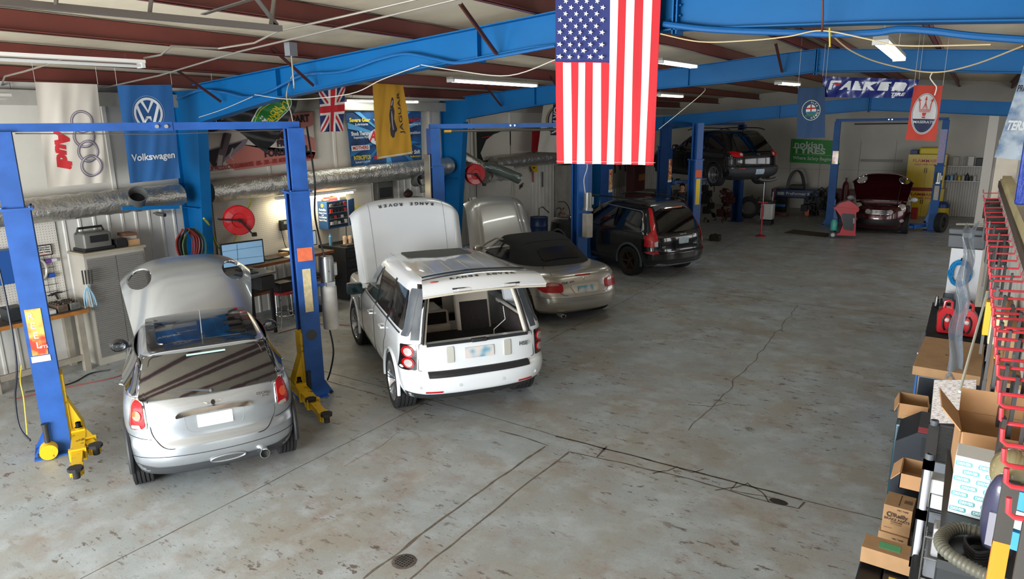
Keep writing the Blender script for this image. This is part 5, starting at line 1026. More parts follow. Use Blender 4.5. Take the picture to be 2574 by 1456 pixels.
# ================================================================ FLAGS AND BANNERS
def cloth(name, label, cat, corners, W_, H_, base, items, plane, wave=None, nu=40, nv=50, group=None, curl=None, rough=.8, thick=.004, outline=None):
    """corners: 4 photo pixels (tl, tr, bl, br) cast on a vertical plane; drawing units W_ x H_ (v down); items drawn on the cloth itself"""
    f_ = (lambda p: atX(*p, plane[1])) if plane[0] == 'X' else (lambda p: atY(*p, plane[1]))
    tl, tr, bl, br = [f_(c) if not isinstance(c, V) else c for c in corners]; nrm = V((1, 0, 0)) if plane[0] == 'X' else V((0, -1, 0))
    def fn(u, v):
        a, b = u/W_, v/H_; p = tl*(1-a)*(1-b)+tr*a*(1-b)+bl*(1-a)*b+br*a*b
        return p+nrm*(wave(a, b) if wave else 0)+(curl(a, b) if curl else V((0, 0, 0)))
    def nr(u, v):
        e = .5; return (fn(u+e, v)-fn(u-e, v)).cross(fn(u, v+e)-fn(u, v-e)).normalized()*-1
    bm = bmesh.new(); mats = [base]; cellmat = None
    def mi(m):
        if m not in mats: mats.append(m)
        return mats.index(m)
    stripes = [i for i in items if i[0] == 'cells']
    def put(off, layer):
        if outline:
            tb = bmesh.new(); tb.faces.new([tb.verts.new((x, y, 0)) for x, y in outline]); bmesh.ops.triangulate(tb, faces=tb.faces[:])
            for k in range(5):
                ed = [e for e in tb.edges if e.calc_length() > max(W_, H_)/30]
                if ed: bmesh.ops.subdivide_edges(tb, edges=ed, cuts=1); bmesh.ops.triangulate(tb, faces=tb.faces[:])
            mp = {v: bm.verts.new(fn(v.co.x, v.co.y)+nr(v.co.x, v.co.y)*off) for v in tb.verts}
            for f in tb.faces: bm.faces.new([mp[v] for v in f.verts])
            tb.free(); return
        grid = [[bm.verts.new(fn(W_*i/nu, H_*j/nv)+nr(W_*i/nu, H_*j/nv)*off) for j in range(nv+1)] for i in range(nu+1)]
        for i in range(nu):
            for j in range(nv):
                f = bm.faces.new((grid[i][j], grid[i][j+1], grid[i+1][j+1], grid[i+1][j])); f.material_index = mi(stripes[0][1]((i+.5)/nu*W_, (j+.5)/nv*H_)) if stripes else 0
    put(0, 0); put(-thick, 1)
    sgn = 1 if nr(W_/2, H_/2).dot(CAMP-fn(W_/2, H_/2)) > 0 else -1
    lay = 0
    for it in items:
        if it[0] == 'cells': continue
        lay += 1; m = mi(it[2]); tb = bmesh.new()
        if it[0] == 'poly':
            tb.faces.new([tb.verts.new((x, y, 0)) for x, y in it[1]])
        elif it[0] == 'strip':      # polyline with a width, as quads
            pts, w_, cl = it[1]; n = len(pts); prev = None; L_ = []
            for i in range(n):
                p = V(pts[i]); q0 = V(pts[i-1]) if (i or cl) else p; q1 = V(pts[(i+1) % n]) if (i < n-1 or cl) else p; d = (q1-q0).normalized(); nn = V((-d.y, d.x))*w_/2
                L_.append((tb.verts.new((*(p+nn), 0)), tb.verts.new((*(p-nn), 0))))
            for i in range(n if cl else n-1): a, b = L_[i], L_[(i+1) % n]; tb.faces.new((a[0], a[1], b[1], b[0]))
        elif it[0] == 'text':       # (string, u, v, size, angle degrees clockwise, width or None, bold, shear)
            s, u0, v0, sz, an, wd, bo, sh = it[1]; o = text(s, sz, M(), base, None, 't', bo, 0, 'CENTER', 1, sh, wd); tb.from_mesh(o.data); me = o.data; bpy.data.objects.remove(o); bpy.data.meshes.remove(me)
            ca, sa = cos(R(an)), sin(R(an))
            for v in tb.verts: x, y = v.co.x, -v.co.y; v.co = V((u0+x*ca-y*sa, v0+x*sa+y*ca, 0))
            bmesh.ops.remove_doubles(tb, verts=tb.verts, dist=1e-4)
        bmesh.ops.triangulate(tb, faces=tb.faces[:])
        stp = max(W_, H_)/22 if (wave or curl) else 1e9
        for k in range(4):
            ed = [e for e in tb.edges if e.calc_length() > stp]
            if not ed: break
            bmesh.ops.subdivide_edges(tb, edges=ed, cuts=1); bmesh.ops.triangulate(tb, faces=tb.faces[:])
        mp = {}
        for f in tb.faces:
            vs = []
            for v in f.verts:
                if v not in mp:
                    u_, v_ = max(0, min(W_, v.co.x)), max(0, min(H_, v.co.y)); mp[v] = bm.verts.new(fn(u_, v_)+nr(u_, v_)*sgn*(.003+.0012*lay))
                vs.append(mp[v])
            try: nf = bm.faces.new(vs); nf.material_index = m
            except Exception: pass
        tb.free()
    me = bpy.data.meshes.new(name); bm.to_mesh(me); bm.free()
    for m in mats: me.materials.append(m)
    for p in me.polygons: p.use_smooth = True
    o = bpy.data.objects.new(name, me); COL.objects.link(o)
    if cat == 'flag' or name == 'tyre_banner':
        for p in ([tl, tr] if not outline else [fn(*outline[0])]):
            zt = rz(p.x)+.245
            if zt-p.z > .03: g = G(); g.tube([p, V((p.x, p.y, zt))], .003, 4); g.build('hanging_cord', mat('c9c4b8', .6), o)
    return tag(o, label, cat, group)
def fm(c, r=.8): return mat(c, r, var=.06, scale=2)
ell = lambda cx, cy, rx, ry, n=40, a=0: [(cx+rx*cos(2*pi*k/n)*cos(a)-ry*sin(2*pi*k/n)*sin(a), cy+rx*cos(2*pi*k/n)*sin(a)+ry*sin(2*pi*k/n)*cos(a)) for k in range(n)]
rect = lambda x0, y0, x1, y1: [(x0, y0), (x1, y0), (x1, y1), (x0, y1)]
# wide striped flag hanging in front of the nearest frame
FR, FWh, FN = fm('c8262f'), fm('e9e6df'), fm('2b3470')
star = lambda cx, cy, r: [(cx+(r if k % 2 == 0 else r*.40)*sin(pi*k/5+.25), cy-(r if k % 2 == 0 else r*.40)*cos(pi*k/5+.25)) for k in range(10)]
st = []
for k in range(11):
    n = 5 if k % 2 == 0 else 4
    for i in range(n): st.append(('poly', star(5.5+(i+(0 if n == 5 else .5))*9.5, 3.2+k*5.3, 2.45), FWh))
cloth('national_flag', 'large red, white and blue stars and stripes flag hung at the nearest frame', 'flag', [(1396, -22), (1662, -22), (1400, 411), (1644, 415)], 91, 152,
      FR, [('cells', lambda u, v: FN if (u < 49 and v < 61) else (FR if int(u/7) % 2 == 0 else FWh))]+st+[('strip', ([(0, 149.5), (91, 149.5)], .3, False), fm('f0b8b4')), ('strip', ([(0, 61), (49, 61)], .4, False), fm('c8262f'))], ('Y', 7.02),
      lambda a, b: .018*sin(a*19+b*2.5)*(.3+b)+.012*sin(a*43+1-b*3)*b, 65, 50)
XF = -11.3
def wv(sd, am=1): return lambda a, b: am*(.045*noise.noise(V((a*2.6, b*1.1, sd)))+.022*noise.noise(V((a*6+b*2, b*1.6, sd+9)))*(.4+b))
W1 = wv(1)
GRYR, RDT = mat('7c7482', .5), fm('c22b30')
ring4 = []
for k in range(4):
    cx, cy = 60-k*(-.9)*1, 57+k*22.5; ring4 += [('strip', (ell(cx+(2 if k > 1 else 0)*k*.9, cy, 15.5, 15.5, 36), 3.8, True), mat('6f6675', .5)), ('strip', (ell(cx+(2 if k > 1 else 0)*k*.9-.4, cy-.4, 15.2, 15.2, 36), 1.1, True), mat('c5bfc2', .5))]
cloth('car_brand_flag', 'pale grey flag with four linked rings and red vertical lettering', 'flag', [(88, 206), (246, 212), (121, 472), (267, 458)], 91, 152, fm('d5cdc0'), [('text', ('Audi', 27, 96, 27, 90, 62, 1.7, .25), RDT)]+ring4, ('X', XF), (lambda w: lambda a, b: w(a, b)+.05*max(0, .25-b)*sin(a*pi))(wv(2)), group='car brand flags')
VWB, VWW = fm('2c67a6', .6), fm('e4e8ea')
vw = [('poly', ell(45, 44, 27, 27), mat('1f4f88', .6)), ('strip', (ell(45, 44, 22.5, 22.5), 4.0, True), VWW), ('strip', (ell(45, 44, 27, 27), .8, True), mat('8fb4d8', .6)),
      ('strip', ([(35.5, 24.5), (45, 42), (54.5, 24.5)], 4.8, False), VWW), ('strip', ([(27, 32), (37.5, 61), (42.5, 50.5), (47.5, 50.5), (52.5, 61), (63, 32)], 4.8, False), VWW), ('text', ('Volkswagen', 46, 113, 15, 0, 78, .35, 0), VWW)]
cloth('car_brand_flag', 'blue flag with a round white monogram and white lettering over the first blue column', 'flag', [(294, 214), (432, 213), (327, 461), (452, 448)], 91, 152, VWB, vw, ('X', -10.95), wv(3, .8), group='car brand flags')
GL_, YL_ = fm('1f7a33', .4), fm('d8c728', .5)
# the black flag: slung diagonally, lower corner pointing down (drawn in 240 x 190 units)
OX, OY = 540, 205; oc, cr = (676-OX, 280-OY), R(-34)
oe = lambda a, b: [(max(0, x), max(0, y)) for x, y in ell(oc[0], oc[1], a, b, 44, cr)]
cloth('car_brand_flag', 'black flag slung diagonally under the blue rafter with a green oval and yellow lettering', 'flag', [(540, 205), (780, 205), (540, 395), (780, 395)], 240, 190, mat('222224', .35, var=.2, scale=3),
      [('poly', oe(60, 27), mat('d4d6d2', .5)), ('poly', oe(57, 24.5), GL_), ('strip', (oe(51, 20), 1.6, True), YL_), ('text', ('LAND', 157, 72, 19, 122, 50, .5, 0), YL_), ('text', ('ROVER', 134, 86, 19, 122, 56, .5, 0), YL_)],
      ('X', -11.15), lambda a, b: .03*sin((b-a*.35)*24)*(.4+b)+.02*noise.noise(V((a*8, b*8, 1))), outline=[(3, 103), (120, 52), (225, 8), (212, 34), (196, 72), (172, 110), (122, 178), (96, 160), (50, 124)], group='car brand flags')
# cross flag
UR, UW, UB = fm('c92430'), fm('e6e3df'), fm('28336e')
cloth('cross_flag', 'small red, white and dark blue crossed flag beside the yellow flag', 'flag', [(800, 226), (868, 216), (806, 332), (862, 330)], 60, 90, UB,
      [('strip', ([(0, 0), (60, 90)], 13, False), UW), ('strip', ([(60, 0), (0, 90)], 13, False), UW), ('strip', ([(0, 0), (60, 90)], 4.5, False), UR), ('strip', ([(60, 0), (0, 90)], 4.5, False), UR),
       ('poly', rect(0, 31, 60, 55), UW), ('poly', rect(21, 0, 39, 90), UW), ('poly', rect(0, 36, 60, 50), UR), ('poly', rect(25.5, 0, 34.5, 90), UR)], ('X', -11.35), wv(4, .7), group='car brand flags')
DK = fm('3a3338'); SV = mat('8a8790', .4, .4)
cat_ = [(44, 33), (46.5, 36), (46, 44), (44.5, 52), (46, 60), (45, 68), (43.5, 76), (45, 86), (48, 97), (46.5, 101), (42, 92), (42, 104), (40, 112), (36, 114), (33, 108), (33, 98), (35, 88), (34.5, 76), (35, 66), (38, 54), (40.5, 44), (42, 37)]
cloth('car_brand_flag', 'yellow ochre flag with a leaping cat and vertical lettering', 'flag', [(936, 205), (1012, 199), (947, 401), (1037, 387)], 76, 152, fm('cf9a2f'), [('poly', cat_, DK), ('strip', ([(44, 40), (39.5, 56), (40, 70), (39, 86), (39.5, 98)], 2.2, False), SV),
      ('text', ('JAGUAR', 59, 66, 11, -90, 84, .1, 0), DK), ('strip', ([(2, 149), (74, 149)], 3, False), fm('dcd6c8'))], ('X', -10.7), wv(5, 1.2), group='car brand flags')
# printed banners fixed to the left wall
PK, PW_, PG, BKT = fm('b9786f'), fm('cfc4b8'), fm('8b7b86'), fm('2a2428')
cloth('fuel_banner', 'large pink and white banner with a fuel nozzle picture and guarantee slogan', 'banner', [(488, 305), (785, 281), (503, 440), (794, 402)], 300, 110, PW_,
      [('poly', [(0, 35), (55, 60), (140, 110), (0, 110)], fm('c9bfb4')), ('poly', [(0, 0), (60, 0), (60, 20), (0, 34)], fm('4a3c42')), ('poly', [(140, 0), (300, 0), (300, 30), (190, 55)], PK), ('poly', [(215, 28), (300, 60), (300, 90), (190, 60)], PK), ('poly', [(95, 55), (300, 108), (300, 92), (290, 110), (80, 110), (60, 90)], fm('bd7468')), ('poly', [(0, 60), (0, 92), (12, 66)], fm('c08076')),
       ('poly', [(8, 62), (120, 45), (110, 60), (36, 100), (28, 100)], PG), ('poly', [(12, 64), (105, 50), (36, 96), (30, 96)], BKT), ('strip', ([(72, 30), (58, 62), (44, 92)], 17, False), fm('6b5a60')), ('strip', ([(64, 30), (52, 62)], 6, False), fm('40343a')), ('strip', ([(50, 74), (44, 96)], 11, False), fm('b3a7a2')), ('strip', ([(80, 62), (70, 78), (78, 88)], 4, False), fm('a39894')),
       ('text', ('PART', 262, 14, 22, 0, 52, 1, 0), BKT), ('text', ('OF', 250, 32, 17, 0, 22, 1, 0), BKT), ('text', ('AMERICA', 222, 47, 21, 0, 82, 1, 0), BKT), ('text', ('FREE OF', 226, 64, 19, 0, 70, 1, 0), BKT), ('text', ('FOREIGN OIL', 218, 83, 21, 0, 125, 1, 0), BKT),
       ('text', ('OUR PRODUCTS GUARANTEE  10% - 20% - 30%  MORE MILES PER GALLON!', 152, 101, 13, 0, 278, .35, 0), fm('9c2b30'))], ('X', -11.86), None, 1, 1)
AB, AL_, AW, AY = mat('1c5a96', .45, col2='12284e', scale=2.2), fm('7fb2d6'), fm('dfe6ea'), fm('d9c63a')
rays = []
for k in range(14): a = 2*pi*k/14+.15; rays.append(('poly', [(92, 62), (92+150*cos(a), 62+150*sin(a)), (92+150*cos(a+.10), 62+150*sin(a+.10))], mat('4f97cc' if k % 2 else '2d78b5', .5)))
rays = [('poly', [(max(0, min(190, x)), max(0, min(130, y))) for x, y in r[1]], r[2]) for r in rays]
cloth('lubricant_banner', 'blue sponsors banner with white rays and many product names behind the yellow flag', 'banner', [(869, 281), (1058, 280), (884, 420), (1060, 401)], 190, 130, AB,
      rays+[('poly', ell(80, 62, 34, 22), fm('cfdbe2')), ('text', ('AMSOIL', 88, 60, 34, 0, 82, 1.2, .3), fm('c5222a')), ('text', ('PERFORMANCE', 98, 82, 9, 0, 70, .1, .2), BKT), ('text', ('Severe Gear', 28, 20, 13, 0, 50, .5, .2), AY), ('text', ('Lubricants', 32, 30, 8, 0, 30, .1, 0), AW), ('text', ('WIX', 72, 22, 11, 0, 22, .2, 0), AW),
       ('text', ('Shock Therapy', 27, 52, 13, 0, 44, .4, 0), AW), ('text', ('Suspension Fluid', 28, 61, 8, 0, 36, .1, 0), AW), ('poly', rect(2, 80, 46, 92), AW), ('text', ('MOTHERS', 24, 86, 11, 0, 38, .4, 0), fm('b8242e')), ('text', ('INTERCEPTOR', 26, 110, 14, 0, 42, .4, 0), AY), ('text', ('Synthetic 2-Cycle Oil', 26, 120, 7, 0, 36, .1, 0), AW), ('text', ('TRICO', 62, 113, 13, 0, 20, .4, 0), fm('c5303a')),
       ('text', ('DOMINATOR', 164, 24, 14, 0, 42, .5, .1), fm('b02434')), ('text', ('Synthetic Racing Oil', 165, 34, 7, 0, 40, .1, 0), AW), ('text', ('Donaldson', 166, 56, 11, 0, 36, .1, 0), AW), ('text', ('POWER', 172, 88, 9, 0, 24, .2, .2), BKT), ('text', ('Power Shift', 158, 108, 14, 0, 48, .4, 0), AW), ('text', ('Performance', 168, 119, 8, 0, 30, .1, 0), AY)], ('X', -11.86), None, 1, 1)
# farther along the left wall
cloth('red_sign', 'red sign with a thin white border at the far end of the left wall', 'sign', [(1338, 327), (1366, 325), (1336, 382), (1362, 380)], 40, 60, fm('c0222a'), [('strip', ([(32, 60), (32, 4), (40, 4)], 2, False), AW)], ('X', -11.5), None, 1, 1)
cloth('car_brand_flag', 'white flag with a dark vertical name bar and round ring, half behind the wide flag', 'flag', [(1366, 262), (1440, 262), (1352, 382), (1440, 385)], 76, 140, fm('cfc9be'), [('strip', (ell(33, 45, 21, 38), 3, True), fm('8a7a45')), ('strip', (ell(33, 45, 17, 34), 3, True), fm('2a2f3c')), ('poly', rect(24, 0, 42, 90), fm('22304f')), ('text', ('VOLVO', 33, 46, 17, -90, 78, .6, 0), AW)], ('X', -11.1), W1, group='car brand flags')
g = G(); a, b, c_, d_ = atX(1205, 330, XL+.02), atX(1275, 328, XL+.02), atX(1252, 402, XL+.02), atX(1210, 412, XL+.02)
wd = thing('boarded_window', 'wall opening with torn black lining and a white board over it', 'window', (0, 0, 0))
q = [atX(*p, XL+.012) for p in ((1198, 332), (1345, 325), (1345, 395), (1200, 410))]; g.b.faces.new([g.b.verts.new(p) for p in q]); g.build('dark_lining', mat('1d2423', .8), wd)
q = [atX(*p, XL+.03) for p in ((1240, 338), (1262, 330), (1340, 330), (1340, 396), (1215, 404), (1208, 385), (1222, 352))]; g = G(); g.b.faces.new([g.b.verts.new(p) for p in q]); g.build('white_board', mat('cbc5b9', .6), wd)
g = G(); [g.bar(atX(*p, XL+.04), atX(*q_, XL+.04), .04, .04) for p, q_ in (((1192, 318), (1195, 412)), ((1195, 327), (1350, 322)))]; g.build('frame', mat('b8b3a8', .6), wd)
g = G(); g.bar(atX(1208, 346, XL+.04), atX(1232, 342, XL+.04), .10, .02); g.build('red_tape', RED, wd)
# banners in the far bay
DBF = fm('1d3a5c')
arc = [('text', (ch, 45+23.5*cos(an), 68+23.5*sin(an), 8, math.degrees(an)+90, None, .2, 0), fm('c9cdbb')) for ch, an in zip('ALFAROMEO', [-1.45, -1.15, -.85, -.55, .05, .38, .72, 1.05, 1.38])]
snk = [(26+k*2.2, 82+5*sin(k*1.1)) for k in range(18)]
cloth('car_brand_flag', 'dark blue flag with a round crest of red cross and green serpent', 'flag', [(2006, 222), (2074, 218), (2003, 348), (2073, 346)], 90, 152, DBF,
      [('strip', (ell(45, 68, 30, 30), 1.6, True), fm('c4c9a8')), ('poly', ell(45, 68, 17.5, 17.5), fm('c9ccc4')), ('poly', rect(29, 72, 61, 77), fm('2f6a8f')), ('poly', ell(45, 80, 15, 6), fm('2c5f6a')), ('poly', rect(28, 60, 62, 64.5), fm('a3262c')), ('poly', rect(43, 51, 47.5, 72), fm('a3262c')), ('strip', (snk, 2.2, False), fm('3f7a45'))]+arc, ('Y', 14.4), lambda a, b: .02*sin(a*9+b*3), group='car brand flags')
FBL, FWT = mat('12246e', .3, var=.2, scale=3, coat=.4), fm('d9dcdf', .4)
def fat(polys, x0, sc_=1): return [('poly', [(x0+x+.28*(24-y), y) for x, y in p], FWT) for p in polys]
letters = fat([[(0, 12), (26, 12), (26, 18), (10, 18), (6, 22), (6, 42), (-2, 42), (-2, 16)]], 20)+fat([[(4, 42), (20, 12), (28, 12), (34, 42), (26, 42), (24, 34), (16, 34), (12, 42)]], 44)+fat([[(0, 12), (8, 12), (8, 36), (24, 36), (24, 42), (0, 42)]], 82)+fat([[(0, 12), (8, 12), (8, 24), (22, 12), (32, 12), (16, 26), (32, 42), (22, 42), (8, 29), (8, 42), (0, 42)]], 108) + \
    fat([[(0, 12), (26, 12), (26, 18), (8, 18), (8, 24), (24, 24), (24, 30), (8, 30), (8, 36), (26, 36), (26, 42), (0, 42)]], 147)+fat([[(0, 12), (24, 12), (30, 18), (30, 42), (22, 42), (22, 20), (8, 20), (8, 42), (0, 42)]], 182)
cloth('tyre_banner', 'wide dark blue banner with slanted white lettering under the middle frame ridge', 'banner', [(2068, 192), (2310, 200), (2070, 244), (2302, 247)], 240, 66, FBL,
      letters+[('poly', [(22, 20), (50, 20), (42, 30)], fm('b3242c')), ('text', ('TIRE', 192, 54, 16, 0, 36, .6, .3), FWT)], ('Y', 14.55), lambda a, b: .02*sin(a*16+b*5)+.012*sin(a*40), 50, 16)
MR, MW, MB = fm('b13a2b'), fm('c3c0bf'), fm('252d4c')
tr = [('strip', ([(45, 62), (45, 36)], 2, False), MR), ('poly', [(45, 28), (41, 40), (49, 40)], MR), ('strip', ([(38, 64), (44, 50), (45, 42)], 2.2, False), MR), ('strip', ([(52, 64), (46, 50), (45, 42)], 2.2, False), MR), ('strip', ([(28, 64), (27, 50), (23, 38)], 2.5, False), MR), ('strip', ([(62, 64), (63, 50), (67, 38)], 2.5, False), MR), ('poly', [(20, 33), (22, 44), (30, 42)], MR), ('poly', [(70, 33), (68, 44), (60, 42)], MR),
      ('poly', rect(26, 65, 64, 66.5), MR), ('poly', rect(26, 68.5, 64, 70), MR), ('poly', rect(28, 71.5, 62, 73), MR), ('poly', [(38, 75), (52, 75), (49, 84), (41, 84)], MR), ('poly', rect(40, 86, 50, 90), MR)]
lower = [(45+34*cos(t), 78+52*sin(t)) for t in [R(14+152*k/24) for k in range(25)]]
cloth('car_brand_flag', 'red flag with a white oval, red trident and dark blue lettered base', 'flag', [(2298, 214), (2370, 216), (2276, 352), (2352, 354)], 90, 152, MR,
      [('poly', ell(45, 78, 39, 57), MW), ('strip', (ell(45, 78, 36.5, 54.5), 1.2, True), MB), ('poly', [(10.5, 92), (79.5, 92)]+[p for p in lower if p[1] > 92], MB), ('text', ('MASERATI', 45, 101, 10, 0, 60, .15, 0), MW)]+tr, ('Y', 14.35), lambda a, b: .02*sin(a*8+b*3), group='car brand flags')
NG = mat('1f8a2c', .5)
cloth('tyre_sign', 'green tyre sign with white lettering on the back wall behind a lift column', 'sign', [(1989, 349), (2111, 354), (1985, 408), (2108, 414)], 200, 95, NG,
      [('text', ('nokian', 75, 22, 36, 0, 118, .7, 0), fm('cdd6cc')), ('text', ('TYRES', 78, 46, 32, 0, 135, 1.1, 0), fm('cdd6cc')), ('poly', rect(14, 60, 190, 61), fm('b9c9b6')), ('text', ('Where Safety Begins', 92, 76, 19, 0, 160, .3, 0), fm('cdd6cc'))], ('Y', 32.192), None, 1, 1)
# ================================================================ ALONG THE LEFT WALL
def peg_mat():
    m = bpy.data.materials.new('pegboard'); m.use_nodes = True; nt = m.node_tree; b = nt.nodes['Principled BSDF']; L = nt.links.new; N = nt.nodes.new
    tc = N('ShaderNodeTexCoord'); sc_ = N('ShaderNodeVectorMath'); sc_.operation = 'SCALE'; sc_.inputs['Scale'].default_value = 1/.040; L(tc.outputs['Object'], sc_.inputs[0])
    fr = N('ShaderNodeVectorMath'); fr.operation = 'FRACTION'; L(sc_.outputs[0], fr.inputs[0]); sb = N('ShaderNodeVectorMath'); sb.operation = 'SUBTRACT'; sb.inputs[1].default_value = (.5, .5, .5); L(fr.outputs[0], sb.inputs[0])
    ml = N('ShaderNodeVectorMath'); ml.operation = 'MULTIPLY'; ml.inputs[1].default_value = (0, 1, 1); L(sb.outputs[0], ml.inputs[0]); ln = N('ShaderNodeVectorMath'); ln.operation = 'LENGTH'; L(ml.outputs[0], ln.inputs[0])
    lt = N('ShaderNodeMath'); lt.operation = 'LESS_THAN'; lt.inputs[1].default_value = .13; L(ln.outputs['Value'], lt.inputs[0])
    mx = N('ShaderNodeMix'); mx.data_type = 'RGBA'; mx.inputs[6].default_value = lin('cfcac0'); mx.inputs[7].default_value = lin('4a4640'); L(lt.outputs[0], mx.inputs[0]); L(mx.outputs[2], b.inputs['Base Color']); b.inputs['Roughness'].default_value = .6; return m
PEG = peg_mat()
def ybox(name, label, cat, X0, X1, Y0, Y1, Z0, Z1, mt, bev=.0, group=None): g = G(); g.box((X0, Y0, Z0), (X1, Y1, Z1), None, bev); return single(g, name, mt, label, cat, group=group)
for lb, a, b, z0, z1 in (('white pegboard over the front workbench at the left edge', 2.4, 5.0, 1.0, 2.36), ('white pegboard behind the phone and the lit lamp', 7.75, 11.95, 1.10, 2.38), ('white pegboard beyond the second blue column', 16.2, 19.0, 1.0, 2.35)):
    ybox('pegboard', lb, 'pegboard', XL+.025, XL+.035, a, b, z0, z1, PEG, group='pegboards')
EDG = mat('a66a2c', .55, var=.3, scale=9); DT = mat('4a3d33', .7, var=.3, scale=5); LEG = mat('8f8778', .75, var=.2, scale=6)
def bench(label, Y0, Y1, z, dep=.62, edge=EDG, shelf=None, legs=True, top=DT):
    t = thing('workbench', label, 'workbench', (XL+.07, Y0, 0), 0, 'wooden benches'); L_ = Y1-Y0; g = G(); g.box((0, 0, z-.04), (dep-.03, L_, z)); g.build('bench_top', top, t)
    g = G(); g.box((dep-.03, 0, z-.055), (dep, L_, z+.002)); g.build('front_edge', edge, t)
    if legs:
        for y in (.08, L_/2, L_-.16):
            for x in (.02, dep-.14): g = G(); g.box((x, y, 0), (x+.09, y+.09, z-.04)); g.build('leg', LEG, t)
        g = G(); g.box((dep-.1, .1, .18), (dep-.06, L_-.1, .27)); g.build('stretcher', LEG, t)
    if shelf: g = G(); g.box((0, 0, shelf-.03), (dep-.03, L_, shelf)); g.build('shelf', top, t); g = G(); g.box((dep-.03, 0, shelf-.045), (dep, L_, shelf+.002)); g.build('shelf_edge', edge, t)
    return t
bench('long wooden workbench with orange front edge at the left edge of the picture', 2.2, 5.0, .99)
bench('wooden workbench with lower shelf under the phone, right of the computer screen', 7.75, 9.95, 1.16, .75, mat('8b5128', .55, var=.3, scale=9), .62, False)
bench('short light wooden bench beyond the raised silver bonnet', 16.3, 17.9, 1.0, .6, mat('b08a55', .6), None, True, mat('a98453', .6, var=.2, scale=5))
# tall cabinet with ribbed roller doors
t = thing('tall_cabinet', 'tall grey cabinet with two ribbed doors left of the first blue column', 'cabinet', (-11.86, 5.10, 0)); CG = mat('a8a296', .5, var=.12, scale=3)
g = G(); g.box((0, 0, 0), (.48, .95, 1.80)); g.build('body', CG, t); g = G(); g.box((-.0, -.02, 1.80), (.52, .97, 1.84)); g.build('top', mat('9b937f', .6, var=.15, scale=5), t)
for k in (0, 1):
    g = G(); y0 = .03+k*.45; g.box((.48, y0, .12), (.49, y0+.44, 1.74)); z = .14
    while z < 1.72: g.cyl((.492, y0, z), (.492, y0+.44, z), .012, n=6); z += .032
    g.build('ribbed_door', mat('96948f', .35, .5), t)
TOPZ = 1.84
t = thing('compressor', 'grey and black portable unit with carry handle on the tall cabinet', 'machine', (-11.60, 5.38, TOPZ)); g = G(); g.box((-.17, -.22, 0), (.17, .22, .30), None, .05, 3); g.build('casing', mat('5c5a55', .45), t)
g = G(); g.tube([(-.05, -.21, .26), (-.05, -.18, .36), (-.05, .18, .36), (-.05, .21, .26)], .02, 8); g.build('handle', BLK, t); g = G(); g.box((.165, -.13, .14), (.185, .15, .25), None, .008); g.build('front_panel', BLK, t); g = G(); g.box((-.19, -.24, 0), (.19, .24, .06), None, .02); g.build('base', BLK, t)
ybox('battery_pack', 'small black device with a pale label beside the portable unit', 'device', -11.60, -11.42, 5.64, 5.82, TOPZ, TOPZ+.14, BLK, .01)
ybox('cardboard_box', 'low brown carton on the right end of the tall cabinet', 'box', -11.78, -11.45, 5.72+.12, 6.04, TOPZ, TOPZ+.10, CBD)
ybox('manual', 'grey manual lying on the carton on the tall cabinet', 'book', -11.74, -11.50, 5.80+.06, 6.02, TOPZ+.10, TOPZ+.155, mat('a9a49a', .6)); ybox('manual', 'brown-spined manual topmost on the tall cabinet', 'book', -11.75, -11.49, 5.84, 6.03, TOPZ+.155, TOPZ+.205, mat('6a4630', .6))
# blue parts organisers
def organiser(label, Y0, Y1, z0, z1, X1, face_): 
    t = thing('parts_organiser', label, 'organiser', (XL+.035, Y0, z0), 0, 'blue wall organisers'); g = G(); g.box((0, 0, 0), (X1, Y1-Y0, z1-z0)); g.build('case', mat('1f4f94', .45), t)
    if face_:
        n = 5
        for k in range(n): g = G(); h = (z1-z0-.06)/n; g.box((X1, .03, .03+k*h+.015), (X1+.006, Y1-Y0-.03, .03+(k+1)*h-.02)); g.build('shelf_bay', mat('14171c', .6), t); g = G(); g.box((X1+.006, .03, .03+k*h), (X1+.012, Y1-Y0-.03, .03+k*h+.012)); g.build('shelf_lip', mat('b9bdc2', .4), t)
organiser('blue wall organiser with dark shelves at the left picture edge', 3.25, 3.95, 1.20, 1.98, .12, True); organiser('plain blue wall cabinet behind the left column of the nearest lift', 4.05, 4.42, 1.50, 2.00, .20, False)
# hose display
t = thing('hose_display', 'wire rack with a printed sign, spools and tubing on the pegboard', 'display rack', (XL+.04, 4.50, 1.20))
BK2 = mat('1c1a1a', .5); S = M.Translation((.03, 0, 0))
g = G(); g.box((.02, 0, .62), (.035, .38, .78)); s_ = g.build('sign_board', mat('d7d3cc', .5), t); g = G(); [g.box((.036, y0, z0), (.040, y1, z1)) for y0, y1, z0, z1 in ((0, .38, .77, .785), (0, .38, .615, .63), (0, .012, .62, .78), (.368, .38, .62, .78))]; g.build('sign_border', BK2, s_)
TX = lambda y, z: basis((XL+.04+.041-XL-.04, y, z), (0, 1, 0), (0, 0, 1), (1, 0, 0))
for k, ln in enumerate(('Fuel Line Hose', 'EEC/PCV Hose', 'Vacuum Tubing')): text(ln, .038, TX(.25, .745-.036*k), BK2, s_, width=.20)
g = G(); g.box((.036, .01, .635), (.040, .37, .642)); g.build('red_line', RED, s_); g = G(); g.prism(ell(.075, .71, .035, .022, 20), 0, .004, basis((.038, 0, 0), (0, 1, 0), (0, 0, 1), (1, 0, 0))); g.build('logo_oval', BK2, s_)
g = G()
for y in (.02, .13, .25, .36): g.tube([(.03, y, .62), (.03, y, .02)], .004, 5)
for z in (.55, .42, .28, .15, .04): g.tube([(.03, 0, z), (.03, .38, z)], .004, 5)
g.build('wire_grid', BK2, t)
